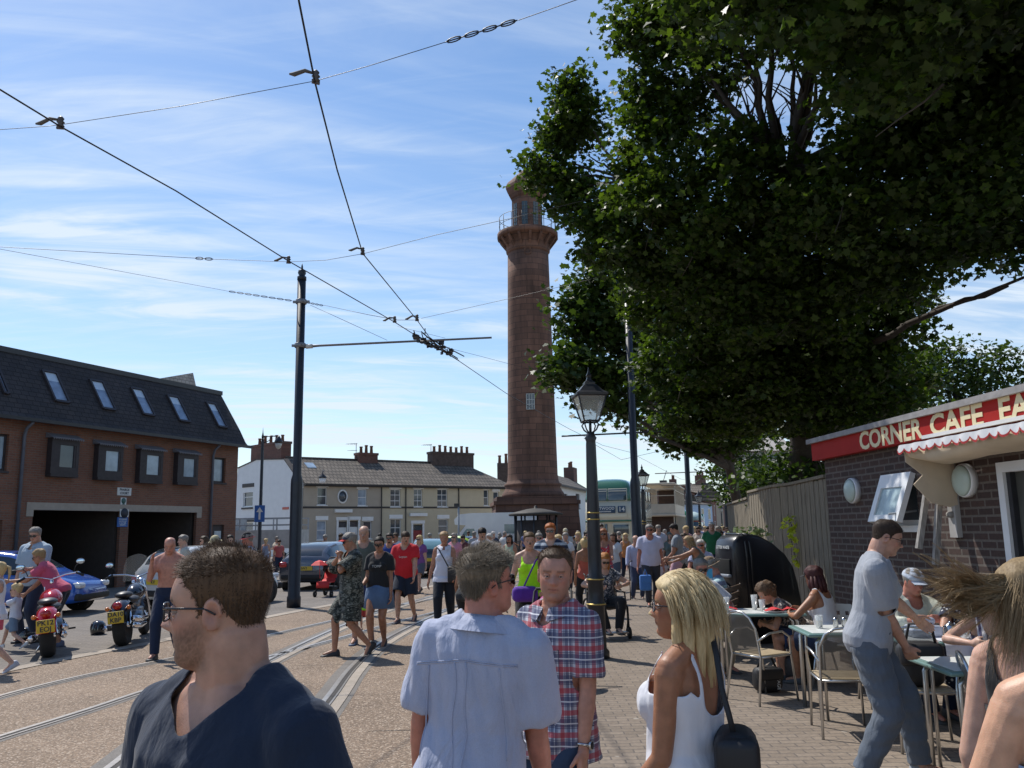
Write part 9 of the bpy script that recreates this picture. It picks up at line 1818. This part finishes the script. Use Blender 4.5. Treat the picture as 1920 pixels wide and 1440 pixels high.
nw=Q(992,11.6,998,'woman in a neon yellow-green running vest walking toward the camera',176,sex='f',skin=SK1,hair='ponytail',hc=(.10,.06,.03),top=tee((.42,.85,.02),sleeve=0,low=-.03,hem=-.02,neck='tank',arm=.066,name='running_vest'),bottom=trs(BLK),bust=.85,hands={'r':('a',-6,16,10),'l':('a',18,4,50)},feet=wk,head=(8,4,0),shoes=(.6,.6,.6))
q=AT(982,11.4); bag('purple barrel bag hanging by the woman in the neon vest',Vector((q.x,q.y,.82)),R_(10),(.34,.18,.20),mt=cl((.10,.03,.28)),strap=[(-.02,0,.18),(.14,-.05,.52),(.22,0,.60)],flap=False)
Q(1032,14.5,983,'tall red haired man in sunglasses and a navy and white striped T-shirt',172,skin=SK3,hair='short',hc=(.34,.10,.025),glasses=SG,beard=.5,top=tee((.03,.045,.085),'hstripe',(.42,.46,.52),off=.012),bottom=trs(NAVY),feet=wk2)
Q(1095,17.5,1020,'bare-shouldered woman seen from behind near the nearest lamp',10,sex='f',skin=TAN,hair='bun',hc=HBL,top=tee((.5,.12,.08),sleeve=0,neck='cami'),bottom=trs(BLK),H=1.55)
Q(1131,20.2,992,'woman in a red flowered dress pushing the blue pushchair',176,sex='f',skin=SK2,hair='long',hc=(.24,.09,.04),glasses=SG,top=tee((.50,.05,.06),'floral',(.05,.06,.14),sleeve=0,low=-.22,hem=-.02,neck='tank',name='dress'),bottom=None,hands={'r':('a',30,4,50),'l':('a',30,4,50)})
gw_=Q(1127,14.25,1046,'ginger haired woman in a flowered top sitting in the wheelchair',190,z=.03,sex='f',pel=.56,H=1.66,lean=10,skin=SK3,hair='long',hc=(.42,.17,.05),glasses=SG,top=tee((.04,.05,.07),'floral',(.25,.25,.28),sleeve=.4),bottom=trs(BLK),feet={'r':(.09,.50,.16,0,0),'l':(-.09,.50,.16,0,0)},head=(0,18,0),hands={'r':(.20,.34,.80,1,-.3,-.3),'l':(-.22,.30,.80,-1,-.3,-.3)},fat=.5)
Q(1190,21.5,1003,'older man in a pale blue shirt leaning on a walking stick beside the tramway pole',188,skin=SK1,hair='balding',hc=HG,top=tee((.42,.46,.62),sleeve=1.6,name='shirt'),bottom=trs((.05,.07,.13)),head=(0,10,0),hands={'r':('a',16,14,10),'l':('a',4,4,10)})
q=AT(1177,21.1); t=thing('walking_stick','dark walking stick held by the man beside the tramway pole','walking stick',Vector((q.x,q.y,.03))); m=MB(); m.tube([(0,0,0),(0,0,.86),(.02,0,.91),(.08,0,.92)],.012,7); m.build('stick',M_dark,t)
Q(1217,19.5,984,'big man in a lilac-white T-shirt carrying a blue and white plastic bag',178,z=.03,skin=RED_,hair='crop',hc=HG,glasses=SG,top=tee((.55,.54,.68),off=.016),bottom=trs((.05,.05,.06)),fat=.85,feet=wk,hands={'r':('a',2,10,6),'l':('a',4,8,8)})
q=AT(1206,19.2); bag('blue and white plastic carrier bag hanging beside the big man in lilac',Vector((q.x,q.y,.38)),0,(.26,.12,.34),'carrier_bag',mt=cl((.08,.22,.55)),strap=[(-.05,0,.32),(0,0,.46),(.05,0,.32)])
Q(1239,22.0,1024,'small child in a white T-shirt and red shoes walking by the pushchair',175,z=.03,H=.98,skin=SK3,hair='short',hc=HBL,top=tee((.62,.55,.56)),bottom=shorts((.15,.15,.2)),shoes=(.6,.1,.12))
Q(1268,20.2,982,'tall man in a grey T-shirt holding a pink blanket over the pushchair',70,z=.03,skin=SK2,hair='crop',hc=HK,top=tee((.22,.25,.28),'heather'),bottom=trs((.5,.32,.4)),head=(0,18,0),hands={'r':('a',8,4,16),'l':('a',14,4,30)})
Q(1281,22,1000,'woman in a patterned dark top right of the man in grey',185,z=.03,sex='f',skin=SK3,hair='bob',hc=HB_,top=tee((.25,.24,.28),'floral',(.5,.5,.5)),bottom=trs(BLK))
Q(1256,24,998,'person in a green-grey head scarf behind the pushchair',170,z=.03,sex='f',skin=SK1,hair='bob',hc=(.10,.13,.12),top=tee((.12,.15,.14)),bottom=trs(BLK))
Q(1312,19.5,1000,'seated man in a lilac checked shirt and sunglasses at the middle of the crowd',165,z=.03,pel=.62,H=1.72,skin=RED_,hair='short',hc=HW_,glasses=SG,top=tee((.40,.42,.58),name='shirt'),bottom=shorts((.06,.06,.08)),feet=seat_feet(),hands={'r':(.14,.30,.66,1,-.3,-.3),'l':(-.14,.30,.66,-1,-.3,-.3)})
Q(1326,18.0,1000,'woman with bare arms bending forward in a grey-green dress',75,z=.03,sex='f',H=1.66,lean=42,head=(0,10,0),skin=SK2,hair='bob',hc=(.32,.22,.12),top=tee((.13,.15,.14),sleeve=0,low=-.2,hem=-.02,name='dress'),bottom=None,hands={'r':('a',60,6,10),'l':('a',70,6,10)})
Q(1334,26,980,'man in a bright green T-shirt standing high above the seated crowd',170,z=.03,skin=SK1,hair='short',hc=HW_,top=tee((.03,.16,.07)),bottom=trs(NAVY),fat=.4)
Q(1350,28,996,'person in a turquoise top just right of the green T-shirt',185,z=.03,skin=SK1,hair='short',hc=HB_,top=tee((.02,.30,.45)),bottom=trs(NAVY))
for (px,d,yt,lab,sx,c,hc_,rz,kw) in [(345,19,1004,'man in a grey cap-less head and cream shirt beside the bald man','m',(.50,.47,.40),HG,120,{}),(384,22,1006,'woman in a coral top standing beyond the man in dark green','f',(.55,.20,.15),HB_,150,{}),(432,24,1004,'man in a teal shirt near the one way sign','m',(.05,.22,.24),HK,200,{}),(520,40,1006,'far woman in a cream top between the lorry and the pole','f',(.55,.50,.40),HG,160,{}),
 (610,33,1003,'man in a navy top beyond the grey hatchback','m',(.04,.06,.12),HG,170,{}),(640,30,1001,'woman in a yellow top behind the man in camouflage','f',(.60,.48,.10),HB_,190,{}),(742,27,1000,'man in a white T-shirt behind the woman with the bun','m',(.64,.64,.66),HB_,165,{}),(787,25,1004,'woman in a purple top just behind the red T-shirt','f',(.20,.08,.25),HBL,180,{}),
 (806,36,1000,'man in an orange top beyond the black hatchback','m',(.55,.20,.05),HG,175,{}),(852,25,1000,'woman in a pink top right of the white blouse','f',(.60,.25,.32),HG,185,dict(hair='bob')),(918,26,1001,'man in a brown shirt behind the young man in blue-grey','m',(.16,.10,.07),HW_,170,{}),(955,24,1003,'woman in a pale green top left of the neon vest','f',(.35,.45,.32),HK,180,{}),
 (1010,21,1000,'man in a beige top between the neon vest and the red haired man','m',(.45,.38,.28),HG,185,{}),(1046,19,1003,'woman in a royal blue top beside the striped T-shirt','f',(.04,.10,.35),HBL,178,{}),(1100,23,996,'man in a khaki shirt behind the nearest street lamp','m',(.22,.21,.13),HK,182,{}),(1150,24,1000,'woman in a white top between the lamp and the tramway pole','f',(.62,.62,.62),HB_,170,{}),(1160,33,997,'man in a black top directly in front of the bus','m',(.03,.03,.03),HG,185,{}),(1172,29,1000,'woman in an orange dress by the front of the bus','f',(.55,.22,.08),HBL,175,dict(hair='long'))]:
    k_=dict(hair='bob' if sx=='f' else 'short')|kw; Q(px,d,yt,lab.replace('grey cap-less head and cream shirt','cream shirt'),rz+rnd.uniform(-25,25),sex=sx,skin=rnd.choice([SK1,SK2,SK3]),hc=hc_,top=tee(c,sleeve=rnd.choice([.5,0,.6,1.4]) if sx=='f' else .55),bottom=rnd.choice([trs(NAVY),trs((.16,.14,.11)),shorts((.10,.11,.14)),trs(DEN,'denim')]),fat=rnd.uniform(0,.7),feet=rnd.choice([wk,wk2,None]),hands=rnd.choice([None,{'l':('a',15,4,50),'r':('a',-8,6,12)},{'r':('a',30,4,80),'l':('a',-4,6,10)}]),glasses=rnd.choice([None,SG]),**k_)
# ------------------------------------------------------------ the far crowd: individual small figures, copied from a few
cols=[(.55,.55,.56),(.45,.08,.10),(.10,.12,.25),(.5,.42,.35),(.12,.12,.13),(.35,.45,.60),(.6,.3,.35),(.3,.33,.2)]; protos=[]
words=['white','crimson','navy','sand coloured','black','sky blue','pink','olive']
k=0; rq=random.Random(12); spots=[]
for d in (34,40,46,52,60,68,78,90): 
    for j in range(5 if d<60 else 4): spots.append((rq.uniform(1283+ (d-34)*.9,1376),d+rq.uniform(-2,2)))
spots+=[(1300,44),(1246,40),(1286,30),(1224,44),(1100,50),(1010,47),(985,46),(905,50),(878,48),(1083,48)]
def where(px,d):
    if px<900: return 'beside the camper van'
    if px<1000: return 'before the lighthouse'
    if px<1120: return 'left of the bus'
    if px<1262: return 'between the bus and the tram'
    r_='near' if d<50 else 'well down the street' if d<66 else 'at the far end'
    return ('by the orange tram' if px<1312 else 'below the pale blue house' if px<1337 else 'before the brick row' if px<1356 else 'by the fence end')+', '+r_
used={}
for i,(px,d) in enumerate(spots):
    p=AT(px,d); h=rq.uniform(.94,1.03); rzz=R_(rq.uniform(140,220)); z_=.03 if px>1200 else 0; wh=where(px,d); c=i%8
    if i>=8:
        while (c,wh) in used and len([1 for q_ in used if q_[1]==wh])<8: c=(c+1)%8
        if (c,wh) in used: wh=wh+', half hidden'
    used[(c,wh)]=1; lb='far pedestrian in a %s top '%words[c]+wh
    if i<8: r_=Q(px,d,0,lb,math.degrees(rzz),z=z_,H=1.70,vox=.032,sex='f' if i%2 else 'm',skin=[SK1,SK2,SK3][i%3],hair='bob' if i%2 else 'short',hc=[HK,HG,HBL,HB_][i%4],top=tee(cols[c]),bottom=trs([NAVY,(.25,.22,.2),BLK][i%3]),group='distant crowd in the street'); protos.append(r_['t'])
    else: dup(protos[c],loc=Vector((p.x,p.y,z_)),rz=rzz,scale=h,label=lb)
bpy.context.view_layer.update()
# fine construction joints across the tram road
for k,(a,b) in enumerate((((560,1249),(668,1246)),((330,1330),(520,1326)),((690,1372),(925,1368)))):
    A,B_=G(*a),G(*b); m=MB(); strip([A,A.lerp(B_,.5)+Vector((0,.01,0)),B_],0.012,0,0.0065,m); o=m.build('road_joint',M_groove); o['kind']='structure'
for o in COL.objects:
    l=o.get('label')
    if l and len(l.split())>16: print('LONG',o.name,l)
